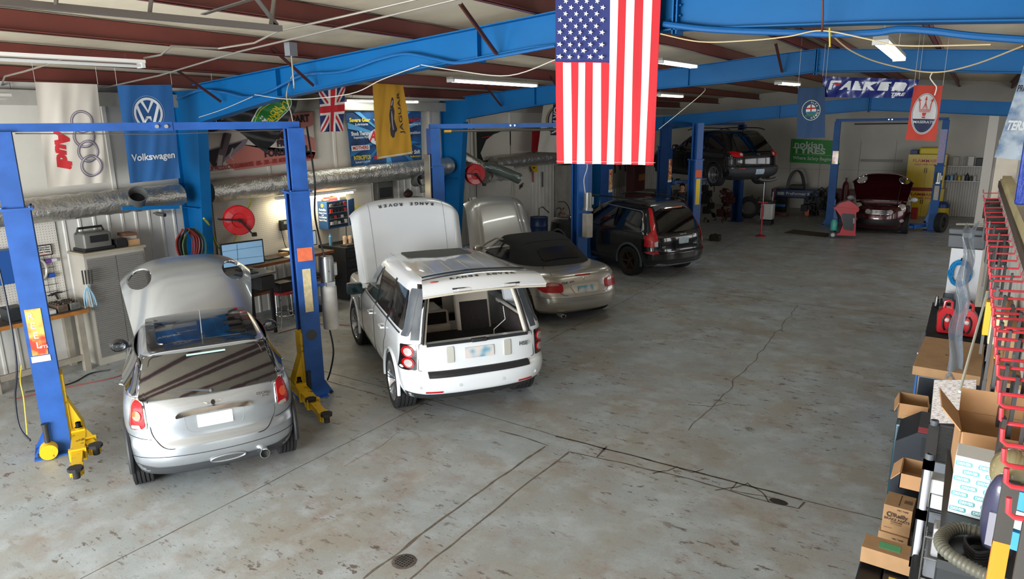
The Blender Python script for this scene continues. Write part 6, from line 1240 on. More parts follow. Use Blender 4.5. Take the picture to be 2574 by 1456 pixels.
for nm, y, z, c, r in (('purple_spool', .28, .53, '6a3f8f', .035), ('blue_spool', .30, .30, '2550a5', .038), ('white_spool', .36, .53, 'c9c8d2', .03)): g = G(); g.cyl((.05, y-.03, z), (.05, y+.05, z), r, n=14); g.build(nm, mat(c, .4), t)
g = G(); g.tube([(.06, .14+.11*cos(a), .40+.16*sin(a)) for a in [2*pi*k/32 for k in range(32)]], .012, 8, True); g.build('hose_coil', mat('77756f', .4), t); g = G(); g.tube([(.08, .18+.06*cos(a), .42+.14*sin(a)) for a in [2*pi*k/32 for k in range(32)]], .018, 8, True); g.build('clear_tubing', mat('b9b6ae', .25, .2), t)
for lb, y, z in (('black air gun hanging low on the front pegboard, left one', 4.42, 1.16), ('black air gun hanging low on the front pegboard, right one', 4.72, 1.18)):
    g = G(); g.tube([(0, 0, 0), (.0, .12, .03), (0, .20, .02)], .012, 6); g.tube([(0, .10, .02), (0, .13, -.08)], .016, 6); g.tube([(0, .2, .02), (0, .30, .03)], .004, 5); g.ball((0, .05, .01), .025, 6); single(g, 'air_gun', BK2, lb, 'tool', (XL+.07, y, z), 'air guns')
# things on the front bench
BZ = .99
ybox('storage_bin', 'black lidded bin on the front workbench behind the lift column', 'bin', -11.72, -11.42, 3.98, 4.22, BZ, BZ+.20, mat('1f2124', .45), .02)
ybox('plastic_tub', 'shallow clear white plastic tub on the front workbench', 'tub', -11.70, -11.38, 4.28, 4.60, BZ, BZ+.07, mat('b9b8b4', .3, coat=.4), .015)
for lb, y, dz in (('grey oily cylinder head on the front workbench, right end', 4.88, 0), ('rusty cylinder head beside the clear tub on the front workbench', 4.70, .02)):
    t = thing('cylinder_head', lb, 'engine part', (-11.56-(.0 if not dz else .0), y, BZ+.001), 0); g = G(); g.box((-.17, -.075, 0), (.17, .075, .11), None, .012); g.build('casting', mat('76756f' if not dz else '6a5a4c', .6, .4, var=.4, scale=14), t)
    for i in range(4): g = G(); [g.cyl((-.12+i*.08, x, .11), (-.12+i*.08, x, .135), .02, n=10) for x in (-.035, .035)]; g.box((-.15+i*.08, -.06, .10), (-.14+i*.08, .06, .125)); g.build('valve_bridge', mat('4c4038', .6, .5, var=.3), t)
g = G(); [g.tube(catmull([(.0, 0, .0), (.05*cos(a), .07*sin(a), -.15), (.07*cos(a*1.3), .11*sin(a), -.34)], 5), .006, 5) for a in [k*.7 for k in range(9)]]; single(g, 'cable_ties', mat('8fb4c9', .4), 'bundle of pale blue straps hanging at the side of the tall cabinet', 'straps', (-11.28, 5.04, 1.36))
g = G(); [g.cyl((.02*k, .03*k, 0), (.02*k, .035*k, .22), .012, n=8) for k in range(4)]; single(g, 'marker_pens', BK2, 'black tubes standing over the pale blue straps', 'tubes', (-11.28, 5.0, 1.38)) 
# wall camera
t = thing('security_camera', 'small grey bullet camera on the wall under the duct outlet', 'camera', atX(404, 541, -11.72)); g = G(); g.cyl((-.12, 0, .02), (.06, .04, 0), .035, n=16); g.cyl((-.24, .0, .02), (-.10, .0, .02), .012, n=8); g.build('housing', mat('55534f', .4), t); g = G(); g.cyl((.055, .038, 0), (.065, .04, 0), .025, n=14); g.build('lens', BLK, t)
# hose reel on the first column
def reel(label, p, r, yaw, hose, arms=True):
    t = thing('hose_reel', label, 'hose reel', p, yaw); HB = M.Rotation(pi/2, 4, 'Y')
    for s in (-1, 1): g = G(); g.lathe([(0, s*.06), (r*.45, s*.062), (r*.5, s*.075), (r*.95, s*.085), (r, s*.07), (r*.97, s*.06), (r*.5, s*.055)], 40, HB); g.build('flange', mat('b3141c', .35, coat=.4), t)
    g = G()
    for k in range(5): g.tube([((k-2)*.022, r*.66*cos(a), r*.66*sin(a)) for a in [2*pi*j/40 for j in range(40)]], .014, 6, True)
    g.build('wound_hose', mat(hose, .5), t)
    g = G(); g.bar((.10, 0, 0), (.10, -r*1.35, r*.2), .02, .14, (1, 0, 0)); g.bar((.10, 0, 0), (.10, r*.75, -r*1.0), .02, .10, (1, 0, 0)); g.cyl((-.1, 0, 0), (.13, 0, 0), .035, n=14); g.box((.04, r*.7, -r*1.15), (.12, r*1.0, -r*.9)); g.build('bracket', BLK, t)
reel('red hose reel with yellow hose on the right side of the first blue column', (-11.12, 7.72, 2.07), .27, R(-25), 'b9a13c')
reel('dark red hose reel on the right side of the second blue column', (-11.25, 15.22, 2.42), .28, R(-30), '3a2a28')
cable([atX(x, y, X) for x, y, X in ((512, 549, -11.2), (530, 572, -11.4), (542, 610, -11.5), (558, 628, -11.6), (580, 620, -11.7), (598, 588, -11.75), (613, 548, -11.8), (628, 515, -11.85), (633, 495, -11.85))], .017, mat('b5b83e', .4), 'yellow-green air hose looping from the red reel along the wall')
for lb, c, k in (('dark red hose coil hanging on the first blue column', '7a2a28', 0), ('black and yellow cable coil hanging on the first blue column', '2a2520', 1), ('green air hose coil behind the red coils', '3c5a3c', 2)):
    g = G(); rng = random.Random(k+3)
    for j in range(4): w_ = .12+.03*j; h = .42+.05*rng.random()+.03*k; g.tube(catmull([(.02*j, -w_*.2, .0), (.02*j+.02, -w_, -h*.4), (.02*j, -w_*.8, -h), (.02*j, 0, -h*1.12), (.02*j, w_*.8, -h), (.02*j, w_, -h*.4), (.02*j+.02, w_*.2, 0)], 6), .013, 6)
    single(g, 'hose_coil', mat(c, .5), lb, 'hose', tuple(atX(462+8*k, 575, -11.0)), 'coils on the first column')
g = G(); g.bar(atX(306, 524, -11.3), atX(450, 520, -11.16), .05, .06); single(g, 'blue_rail', BBL, 'short blue steel rail reaching from the first blue column under the duct', 'rail')
# computer, desk, screens
t = thing('computer_monitor', 'large monitor showing a blue car picture behind the raised silver bonnet', 'monitor', (-10.95, 7.62, 1.16), R(-12)); g = G(); g.box((-.04, -.40, .08), (0, .40, .54), None, .01); g.build('bezel', BLK, t)
scr = mat('7fa6c6', .15, emit=.35, coat=.5); g = G(); g.box((0, -.375, .105), (.004, .375, .515)); sc1 = g.build('screen', scr, t)
for a in (((0, -.37, .40), (0, .37, .41)), ((0, -.12, .11), (0, -.10, .5)), ((0, -.37, .24), (0, .37, .22))): g = G(); g.tube([V(a[0])+V((.006, 0, 0)), V(a[1])+V((.006, 0, 0))], .004, 4); g.build('picture_line', mat('2f5270', .4), sc1)
g = G(); g.box((-.16, -.12, 0), (.06, .12, .015)); g.box((-.06, -.04, 0), (-.03, .04, .14)); g.build('stand', BLK, t)
t = thing('computer_desk', 'grey and black computer desk behind the raised silver bonnet', 'desk', (-10.84, 6.92, 0)); g = G(); g.box((-.3, 0, 1.12), (.45, .95, 1.16)); g.build('desk_top', mat('6c6863', .4), t); g = G(); g.box((.0, .62, .86), (.45, .90, 1.10)); g.build('drawer_unit', mat('2b2a2a', .5), t); g = G(); g.box((-.25, .05, 0), (-.2, .9, 1.12)); g.box((.35, .05, 0), (.4, .1, 1.12)); g.box((.35, .85, 0), (.4, .9, 1.12)); g.build('frame', BLK, t)
t = thing('computer_monitor', 'small monitor partly hidden behind the right column of the nearest lift', 'monitor', (-11.55, 9.62, 1.16), R(-8)); g = G(); g.box((-.03, -.22, .10), (0, .22, .42)); g.build('bezel', BLK, t); g = G(); g.box((0, -.20, .12), (.004, .20, .40)); g.build('screen', mat('a9b9c9', .2, emit=.5), t); g = G(); g.box((-.1, -.08, 0), (.08, .08, .012)); g.box((-.03, -.02, 0), (-.01, .02, .12)); g.build('stand', BLK, t)
t = thing('desk_phone', 'black telephone mounted on the pegboard', 'telephone', (XL+.06, 9.18, 1.62)); g = G(); g.box((0, 0, 0), (.05, .20, .22), None, .01); g.build('body', BK2, t); g = G(); g.box((.05, .01, .02), (.08, .06, .21), None, .012); g.build('handset', mat('2b2c2d', .4), t); g = G(); g.box((.05, .09, .13), (.056, .18, .19)); g.build('display', mat('77807a', .3), t)
cable([(XL+.1, 9.2, 1.62), (XL+.12, 9.22, 1.45), (XL+.12, 9.25, 1.3), (XL+.15, 9.3, 1.19)], .007, BLK, 'black cord hanging from the wall telephone')
t = thing('ear_defenders', 'red and black ear defenders hanging on the pegboard edge', 'ear defenders', (XL+.08, 8.22, 1.74)); g = G(); g.tube([(0, .10*cos(a), .02+.12*sin(a)) for a in [pi*k/12 for k in range(13)]], .010, 6); g.build('headband', BLK, t)
for s in (-1, 1): g = G(); g.ball((0, s*.09, -.02), .045, 8, None, (.7, .7, 1)); g.build('ear_cup', RED, t)
# clutter on the second bench
Z2 = 1.162
for a in (('document_tray', 'black letter tray holding papers left of the paper cup', 'tray', -11.75, -11.42, 9.00, 9.38, Z2, Z2+.09, BK2), ('paper_stack', 'white papers on top of the letter tray', 'paper', -11.72, -11.45, 9.03, 9.35, Z2+.091, Z2+.105, WHT), ('binder', 'grey open binder on the left end of the second bench', 'binder', -11.60, -11.35, 8.42, 8.78, Z2, Z2+.03, mat('4b4540', .5)),
          ('paper_stack', 'loose white papers near the front edge of the second bench', 'paper', -11.42, -11.16, 8.82, 9.12, Z2, Z2+.02, WHT), ('snack_tray', 'red and white checked tray at the front edge of the second bench', 'tray', -11.36, -11.18, 8.98, 9.16, Z2+.021, Z2+.06, mat('c04a50', .5, col2='e9e3df', scale=40)), ('tool_bag', 'brown crumpled bag on the second bench', 'bag', -11.50, -11.36, 8.80, 8.95, Z2+.021, Z2+.09, CBD),
          ('keyboard', 'black keyboard on the computer desk', 'keyboard', -10.75, -10.55, 7.25, 7.62, 1.16, 1.18, BK2)): ybox(*a, .006)
t = thing('paper_cup', 'white paper cup with straw on the second bench', 'cup', (-11.42, 9.48, Z2)); g = G(); g.lathe([(0, 0), (.035, 0), (.048, .15), (.052, .155), (.052, .165), (0, .168)], 20); g.build('cup', mat('dcdcd8', .4), t); g = G(); g.cyl((.01, .01, .165), (.02, .02, .25), .005, n=8); g.build('straw', mat('d79a4c', .4), t)
for a in (('scan_tool', 'black diagnostic case standing open on the stool', 'case', -10.75, -10.5, 8.02, 8.3, .70, .88, BK2), ('laptop', 'dark closed laptop on the lower shelf of the second bench', 'laptop', -11.6, -11.3, 8.75, 9.1, .622, .65, mat('3a3836', .4)), ('laptop', 'dark tablet at the right end of the lower shelf', 'tablet', -11.55, -11.25, 9.2, 9.6, .622, .64, mat('5a5652', .3)), ('tool_case', 'open black tool case with red parts on the floor by the stool', 'case', -11.2, -10.85, 8.7, 9.4, 0, .09, BK2)): ybox(*a, .01)
t = thing('work_stool', 'chrome stool with torn red seat under the second bench', 'stool', (-10.62, 8.16, 0)); g = G(); g.lathe([(0, .70), (.17, .70), (.19, .68), (.19, .65), (0, .64)], 28); g.build('seat', mat('a8262a', .5, var=.4, scale=15), t); g = G(); g.tube([(.19*cos(a), .19*sin(a), .25) for a in [2*pi*k/30 for k in range(30)]], .012, 6, True); g.build('foot_ring', CHR, t)
for k in range(4): a = 2*pi*k/4+.5; g = G(); g.tube(catmull([(.10*cos(a), .10*sin(a), .66), (.15*cos(a), .15*sin(a), .62), (.16*cos(a), .16*sin(a), .3), (.19*cos(a), .19*sin(a), .18), (.26*cos(a), .26*sin(a), .0)], 5), .012, 6); g.build('leg', CHR, t)
# blue spark plug cabinet
t = thing('parts_cabinet', 'blue wall cabinet with white lettering and its door hanging open', 'cabinet', (XL+.035, 10.28, 1.53)); BLU = mat('1d4a7c', .45)
g = G(); g.box((0, 0, 0), (.30, .58, .60)); g.build('case', BLU, t); g = G(); g.box((.295, .03, .03), (.305, .55, .57)); g.build('open_front', mat('1a2430', .6), t)
for k in range(4): g = G(); g.box((.305, .03, .08+k*.13), (.315, .55, .09+k*.13)); g.build('shelf', mat('8aa0b5', .4), t)
rng = random.Random(4)
for k in range(4):
    for j in range(5): y = .05+j*.1; g = G(); g.box((.306, y, .092+k*.13), (.335, y+.07, .092+k*.13+.05+.04*rng.random())); g.build('plug_box', mat(rng.choice(['c9c4bb', 'b3322e', '2a2a2a', '8f8a80']), .5), t)
g = G(); g.box((0, -.012, 0), (.30, 0, .60)); g.build('lettered_side', BLU, t)
Tp = basis((.15, -.014, 0), (1, 0, 0), (0, 0, 1), (0, -1, 0)); g = G(); g.prism([(.045*cos(R(60*k)), .51+.045*sin(R(60*k))) for k in range(6)], 0, .003, Tp); g.build('hexagon_badge', mat('e0c12a', .4), t); text('NAPA', .022, Tp @ M.Translation((0, .51, .004)), mat('1d3f87', .4), t, bold=.0008)
for s_, z, sz, w_ in (('Autolite', .42, .075, .23), ('Copper Core', .35, .05, .24), ('and', .305, .04, .06), ('PLATINUM', .25, .055, .23), ('Spark Plugs', .19, .05, .24)): text(s_, sz, Tp @ M.Translation((0, z, .002)), mat('dfe3e6', .4), t, width=w_, bold=.001)
g = G(); g.box((0, 0, 0), (.02, .34, .58), M.Translation((.30, .60, .01)) @ M.Rotation(R(25), 4, 'Z')); dd = g.build('door', BLU, t); g = G(); g.box((.021, .08, .14), (.024, .15, .24), M.Translation((.30, .60, .01)) @ M.Rotation(R(25), 4, 'Z')); g.build('door_label', mat('a9b4c9', .5), dd)
ybox('carton', 'red and white carton lying on top of the blue wall cabinet', 'box', -11.85, -11.66, 10.40, 10.62, 2.132, 2.20, mat('b5332e', .5)); ybox('carton', 'grey-green carton on the right of the blue wall cabinet top', 'box', -11.85, -11.62, 10.65, 10.84, 2.132, 2.24, mat('8c8d7c', .5)); ybox('work_glove', 'brown work glove on the left of the blue wall cabinet top', 'glove', -11.80, -11.66, 10.28, 10.39, 2.132, 2.18, mat('6b5648', .8), .02)
t = thing('strip_light', 'lit twin-tube lamp glowing under the silver duct', 'lamp', (XL+.32, 10.05, 2.30)); g = G(); g.box((-.08, -1.05, .0), (.08, 1.05, .05)); g.build('housing', WHT, t)
for k in (-1, 1): g = G(); g.cyl((.0, k*.52-.5, -.03), (.0, k*.52+.5, -.03), .019, n=12); g.build('tube', mat('fff0c4', .3, emit=14), t)
area('strip_light_glow', (XL+.30, 10.05, 2.24), (0, R(12), 0), .10, 2.0, 26, (1, .88, .62))
# dark tool chest with things on it
t = thing('tool_chest', 'wide black tool chest with stippled drawers right of the grey pump', 'tool chest', (-11.85, 10.15, 0)); g = G(); g.box((0, 0, .06), (.85, 1.35, 1.18)); g.build('body', mat('1b1b1d', .6, bump=.4, bscale=40), t)
for k in range(5):
    for j in range(2): g = G(); g.box((.85, .03+j*.66, .12+k*.21), (.862, .66+j*.66, .30+k*.21), None, .004); dr_ = g.build('drawer', mat('26272a', .55, bump=.5, bscale=60), t); g = G(); g.bar((.875, .10+j*.66, .27+k*.21), (.875, .58+j*.66, .27+k*.21), .012, .012); g.build('drawer_handle', mat('44464a', .4), dr_)
TC = 1.182
for k, (x, y) in enumerate(((-11.40, 10.52), (-11.34, 10.62))): g = G(); g.lathe([(0, 0), (.045, 0), (.045, .17), (.04, .18), (0, .18)], 18); single(g, 'wipes_tub', mat('d08a2c', .4, col2='e9e0cf', scale=14), ('orange and white wipes tub, left of the pair on the black tool chest', 'orange and white wipes tub, right of the pair on the black tool chest')[k], 'tub', (x, y, TC))
g = G(); g.lathe([(0, 0), (.035, 0), (.035, .20), (.015, .22), (.015, .25), (0, .25)], 16); single(g, 'spray_can', mat('5f9cc4', .35), 'light blue spray can at the left end of the black tool chest', 'spray can', (-11.55, 10.24, TC))
for a in (('paper_stack', 'white papers towards the right end of the black tool chest', 'paper', -11.55, -11.2, 10.95, 11.3, TC, TC+.03, WHT), ('parts_tray', 'dark parts tray at the front of the black tool chest', 'tray', -11.25, -11.05, 10.25, 10.5, TC, TC+.04, mat('3a3733', .6)), ('parts_box', 'small red and orange box at the right end of the black tool chest', 'box', -11.7, -11.6, 11.3, 11.4, TC, TC+.07, mat('c94f2c', .5))): ybox(*a, .005)
g = G(); g.tube([(0, 0, 0), (0, .02, .36)], .010, 6); single(g, 'pry_bar', BK2, 'black bar standing on the tool chest behind the wipes', 'tool', (-11.6, 10.75, TC))
t = thing('television', 'dark flat box with grey frame high on the pegboard beyond the blue cabinet', 'television', (XL+.05, 12.0, 1.98)); g = G(); g.box((0, 0, 0), (.14, .55, .44), None, .03); g.build('case', mat('4b4a44', .45), t); g = G(); g.box((.14, .06, .06), (.146, .49, .30)); g.build('glass', BLK, t)
g = G(); g.ball((0, 0, 0), .12, 8, None, (.7, 1.3, .8)); g.tube([(0, -.1, .05), (0, 0, .13), (0, .1, .05)], .012, 6); single(g, 'tool_bag', mat('3a2420', .7, var=.3), 'small dark red bag on the ledge left of the second blue column', 'bag', (XL+.16, 13.1, 2.05)); ybox('wall_ledge', 'thin wall ledge carrying the dark red bag', 'shelf', XL+.025, XL+.30, 12.7, 13.5, 1.93, 1.95, GRY)
g = G(); g.cyl((0, -.06, 0), (0, .10, 0), .05, n=18); g.cyl((0, -.12, 0), (0, -.06, 0), .04, n=18); single(g, 'tape_roll', mat('c9c23c', .4), 'yellow-green flashlight head on the pegboard left of the white bonnet', 'torch', (XL+.09, 11.42, 1.86)); g = G(); g.lathe([(.03, 0), (.055, 0), (.055, .05), (.03, .05)], 20, M.Rotation(pi/2, 4, 'Y'), True); single(g, 'tape_roll', mat('c9bf9c', .5), 'cream tape roll on the pegboard below the flashlight', 'tape', (XL+.036, 11.30, 1.48))
# far part of the wall
t = thing('cable_reel', 'round yellow reel hanging under the far silver duct', 'reel', atX(1342, 422, XL+.12)); g = G(); g.lathe([(0, 0), (.17, 0), (.17, .03), (0, .03)], 28, M.Rotation(R(60), 4, 'Y')); g.build('disc', mat('d9b21f', .4), t); g = G(); g.bar((.03, -.12, 0), (.03, 0, 0), .03, .05); g.bar((.03, -.12, 0), (.03, -.12, -.22), .03, .04); g.build('arm', BK2, t)
for lb, px, c, l_ in (('red handled tool hanging below the yellow reel', 1340, 'b3262a', .34), ('long black tool hanging right of the yellow reel', 1364, '2a2a2c', .50)):
    p = atX(px, 432, XL+.06); g = G(); g.cyl((0, 0, 0), (0, 0, -l_), .022, n=10); single(g, 'hanging_tool', mat(c, .4), lb, 'tool', p)
for lb, px, py in (('dark clamp on the far pegboard left of the long black tool', 1310, 468), ('red and black drill on the far pegboard beside the plastic sheet', 1262, 448)):
    p = atX(px, py, XL+.07); g = G(); g.ball((0, 0, 0), .05, 6, None, (1, 1.4, 1)); g.tube([(0, 0, 0), (0, .12, .08)], .02, 6); g.tube([(0, 0, 0), (0, -.08, -.08)], .018, 6); single(g, 'hanging_tool', mat('3a2828', .5), lb, 'tool', p)
cable([atX(1286, 492, XL+.06), atX(1288, 462, XL+.06), atX(1292, 458, XL+.06), atX(1294, 492, XL+.06)], .010, mat('b9b5aa', .5), 'white looped hose on the far pegboard behind the silver bonnet')
t = thing('oil_drum', 'dark blue drum beyond the short light bench', 'drum', (-11.2, 18.5, 0)); g = G(); g.lathe([(0, 0), (.28, 0), (.29, .02), (.28, .04), (.28, .28), (.29, .30), (.28, .32), (.28, .58), (.29, .60), (.28, .62), (.28, .86), (.29, .88), (.27, .88), (.27, .86), (0, .86)], 32); g.build('drum', mat('22365f', .4), t); g = G(); g.tube([(0, 0, .86), (0, 0, 1.15), (.1, .05, 1.2), (.25, .2, 1.0)], .02, 8); g.build('pump', mat('4a4a48', .4, .6), t)
ybox('battery_charger', 'black device lying on the short light bench', 'device', -11.7, -11.4, 16.9, 17.4, 1.002, 1.08, BK2, .02)
t = thing('hand_trolley', 'steel trolley with hoses beyond the blue drum', 'trolley', (-10.9, 19.2, 0)); g = G(); g.tube([(0, -.2, .1), (0, -.2, 1.0), (0, -.1, 1.1), (0, .1, 1.1), (0, .2, 1.0), (0, .2, .1)], .018, 6); g.box((-.1, -.25, .06), (.3, .25, .10)); g.build('frame', STL, t); g = G(); g.cyl((.12, 0, .1), (.12, 0, .95), .11, n=16); g.cyl((.12, 0, .95), (.12, 0, 1.1), .03); g.build('bottle', mat('6b4a3a', .5), t)
g = G(); g.tube(catmull([(0, 0, 1.3), (.1, .3, 1.25), (.15, .5, .9), (0, .6, .4), (-.1, .3, .2), (0, .0, .5), (.1, -.1, .9), (.1, .2, 1.1)], 8), .014, 6); g.build('hose', BLK, t)
# the locker doors left of the wide flag's lower edge
t = thing('grey_locker', 'tall grey metal locker against the left wall below the wide flag', 'locker', (XL+.05, 20.7, 0)); g = G(); g.box((0, 0, 0), (.45, 1.5, 2.36)); g.build('body', mat('9b978f', .5, var=.15), t)
for k in (0, 1): g = G(); g.box((.45, .03+k*.74, .06), (.46, .73+k*.74, 2.3)); d_ = g.build('door', mat('a8a49c', .5, var=.1), t); g = G(); g.box((.46, .62+k*.15, 1.2), (.475, .65+k*.15, 1.35)); g.build('handle', BLK, d_)
# ---------------------------------------------------------------- ceiling fixtures, conduits, cables
def roofpt(x, y, dz=0):      # photo pixel -> point on the left roof slope dz above the purlin underside
    r = ray(x, y); n = V((-RS, 0, 1)); P0 = V((RX, 0, 5.06+dz)); t_ = n.dot(P0-CAMP)/n.dot(r); return CAMP+r*t_
def lamp(label, c, ang, L_, on=True, two=True, power=0):
    t = thing('ceiling_lamp', label, 'ceiling lamp', c, ang, 'hanging tube lamps'); g = G(); g.box((-L_/2, -.08, 0), (L_/2, .08, .04)); g.build('housing', mat('dedad2' if not on else '8c8880', .5), t)
    for k in ((-1, 1) if two else (0,)): g = G(); g.cyl((-L_/2+.02, k*.055, -.035), (L_/2-.02, k*.055, -.035), .016, n=10); g.build('tube', mat('f4f7f0', .3, emit=9) if on else mat('c5c5c0', .3), t)
    for k in (-1, 1): g = G(); g.box((k*(L_/2-.03)-.02, -.085, -.055), (k*(L_/2-.03)+.02, .085, 0)); g.build('end_holder', mat('cfcfca', .4), t); g = G(); g.tube([(k*L_*.38, 0, .06), (k*L_*.38, 0, max(.1, rz(c[0])-c[2]))], .004, 4); g.build('chain', STL, t)
    if on and power: area('lamp_glow', (c[0], c[1], c[2]-.06), (0, 0, ang), L_, .15, power, (.95, 1, .93))
def lamp2(label, p, q, on=True, **k): c = (p+q)/2; d = q-p; lamp(label, (c.x, c.y, c.z), atan2(d.y, d.x), d.length, on, **k)
lamp2('unlit tube lamp with blue end caps hanging at the upper left', roofpt(-60, 140, -.10), roofpt(360, 158, -.10), False)
lamp2('lit tube lamp left of the wide flag', roofpt(1130, 200, -.10), roofpt(1345, 212, -.10), True, power=14); lamp2('lit tube lamp near the left wall behind the yellow flag', roofpt(862, 252, -.12), roofpt(1050, 252, -.12), True, power=10)
lamp2('lit tube lamp just right of the wide flag', roofpt(1655, 152, -.1), roofpt(1745, 164, -.1), True, power=12); lamp2('lit tube lamp right of the wide flag below the middle frame', roofpt(1652, 237, -.35), roofpt(1712, 240, -.35), True, power=8)
lamp2('lit pair of tubes between the nearest and middle frames at the right', atY(2212, 108, 9.4), atY(2262, 138, 12.2), True, power=14); lamp2('lit tube lamp beyond the middle frame left of the ridge', atY(1955, 205, 17.5), atY(2005, 212, 18.6), True, power=8)
lamp2('short unlit lamp at the left edge under the roof', roofpt(-60, 240, -.2), roofpt(42, 244, -.2), False)
def pipe(label, pts, r=.012, m=None, nm='conduit', cat='pipe'): g = G(); g.tube(pts, r, 7); return single(g, nm, m or mat('9b958b', .4, .6), label, cat, group='roof conduits' if nm == 'conduit' else None)
rp = lambda *a, d=-.03: [roofpt(x, y, d) for x, y in a]
pipe('thin steel conduit crossing the purlins from the picture top to the striped blue flag', rp((1160, -5), (860, 68), (600, 130), (400, 190), (246, 224)))
pipe('upper steel conduit with a bend ending at the unlit lamp', rp((1060, -5), (860, 42), (700, 78), (640, 108), (548, 122), (430, 116), (405, 138), (362, 146)))
pipe('steel conduit at the upper left corner bending down the wall', rp((152, 152), (60, 180), (12, 192), (2, 220)))
g = G(); p, q = roofpt(-40, 8, -.30), roofpt(706, 78, -.30); d = (q-p).normalized(); g.bar(p, q, .06, .004); g.bar(p+V((0, 0, .02))+d.cross(V((0, 0, 1)))*.03, q+V((0, 0, .02))+d.cross(V((0, 0, 1)))*.03, .004, .05); g.bar(p+V((0, 0, .02))-d.cross(V((0, 0, 1)))*.03, q+V((0, 0, .02))-d.cross(V((0, 0, 1)))*.03, .004, .05)
t = thing('door_track', 'galvanised overhead door track hanging below the purlins at the upper left', 'door track'); g.build('channel', mat('8b8781', .4, .8), t)
for px, py, ty in ((375, 42, -40), (680, 70, -10), (140, 12, -60)): g = G(); a = roofpt(px, py, -.28); g.bar(a, V((a.x, a.y+.1, rz(a.x)+.1)), .05, .01); g.build('hanger', mat('7d7871', .4, .8), t)
g = G(); g.bar(roofpt(510, 36, -.05), roofpt(690, -20, -.05), .05, .01); g.build('hanger_brace', mat('7d7871', .4, .8), t); g = G(); g.bar(roofpt(640, -10, -.05), roofpt(695, 62, -.25), .05, .01); g.build('hanger_brace', mat('7d7871', .4, .8), t)
p = roofpt(731, 122, -.05); t = thing('junction_box', 'square grey junction box with a cord dropping from it', 'junction box', p); g = G(); g.box((-.05, -.06, -.09), (.05, .06, .07)); g.build('box', GRY, t)
e = atX(745, 440, -9.2); cable([p+V((0, 0, -.09)), V((p.x, p.y, 4.2)), atX(735, 190, -8.6), atX(720, 240, -8.7), atX(733, 290, -8.8), atX(742, 350, -8.9), atX(748, 430, -8.9), atX(752, 470, -8.7)], .009, mat('a9a08f', .5), 'long pale cord hanging from the junction box past the right lift column', 'cord')
# wires draped along and between the frames
WC = mat('c9c2b4', .5)
cable([atY(1055, 165, 7.0), atY(960, 200, 7.0), atY(880, 236, 7.0), atY(740, 250, 7.0), atY(640, 238, 7.0)], .006, WC, 'pale cord slung from the nearest frame towards the crossed flag')
cable([atY(1058, 163, 7.0), atY(1150, 178, 7.0), atY(1280, 190, 7.0), atY(1396, 150, 7.0)], .006, WC, 'pale cord slung under the nearest frame left of the wide flag')
cable([atY(1660, 85, 7.0), atY(1760, 105, 7.0), atY(1880, 102, 7.0), atY(1980, 92, 7.0), atY(2066, 77, 7.0), atY(2180, 98, 7.0), atY(2270, 115, 7.0), atY(2490, 112, 7.0)], .006, mat('d0b98a', .5), 'pale cord looping along the lower edge of the nearest frame right of the flag')
cable([atY(2085, 82, 7.0), atY(2140, 128, 7.6), atY(2220, 160, 8.2), atY(2340, 182, 8.6), atY(2440, 165, 8.2), atY(2570, 116, 7.1)], .007, mat('d0b98a', .5), 'thick pale cord sagging deep at the upper right')
cable([atY(2344, 182, 8.6), atY(2338, 195, 8.6), atY(2346, 208, 8.6), atY(2354, 220, 8.6), atY(2349, 240, 8.6)], .006, WC, 'short knotted cord end hanging from the deep sagging cord')
cable([atY(1656, 325, 14), atY(1760, 240, 14.3), atY(1772, 222, 14.5)], .006, WC, 'thin pale cord rising from the lifted vehicle to the middle frame')
cable([atY(500, 295, 6.9), atY(560, 275, 6.95), atY(635, 243, 7.0)], .005, WC, 'thin pale cord along the first brace of the nearest frame')
def strapped(label, Y, pts, r): g = G(); g.tube(catmull([atY(x, y, Y) for x, y in pts], 8), r, 8); return single(g, 'painted_cable', mat('0d5c9a', .35, coat=.3), label, 'cable', group='blue painted cable bundles')
strapped('blue painted cable bundle waving along the near left rafter', 7.10, ((445, 250), (500, 228), (560, 232), (620, 245), (680, 228), (760, 190), (860, 180), (950, 150), (1020, 136), (1090, 148), (1150, 158), (1250, 142), (1396, 115)), .020)
strapped('thick blue painted pipe along the near right rafter', 7.10, ((1668, 60), (1760, 72), (1860, 78), (1990, 82), (2100, 86), (2200, 82), (2260, 74), (2340, 78), (2440, 90), (2574, 100)), .030)
cable([atY(2068, 0, 6.9), atY(2068, 50, 6.95), atY(2066, 80, 7.0)], .010, mat('5a2a22', .5), 'rusty rod hanging at the ridge of the nearest frame', 'rod', 'hanger_rod'); cable([atY(2085, 70, 7.0), atY(2086, 118, 7.0)], .008, mat('c9b62a', .5), 'short yellow rod beside the rusty rod at the frame', 'rod', 'hanger_rod')
# red air line and other cables on the floor
cable([atz(*p, .012) for p in ((700, 838), (735, 828), (800, 815), (880, 818))], .008, mat('8a3a34', .5), 'thin red air line on the floor between the nearest lift and the white vehicle')
cable([(-11.1, 3.9, .012), (-10.9, 4.4, .012), (-11.1, 4.8, .012), (-11.0, 5.05, .012)], .010, BLK, 'black power cord on the floor under the front workbench')
cable([(-10.95, 3.7, .010), (-10.8, 4.3, .010), (-10.6, 4.9, .010), (-10.7, 5.4, .010)], .007, mat('8a3a34', .5), 'red air line on the floor under the front workbench')
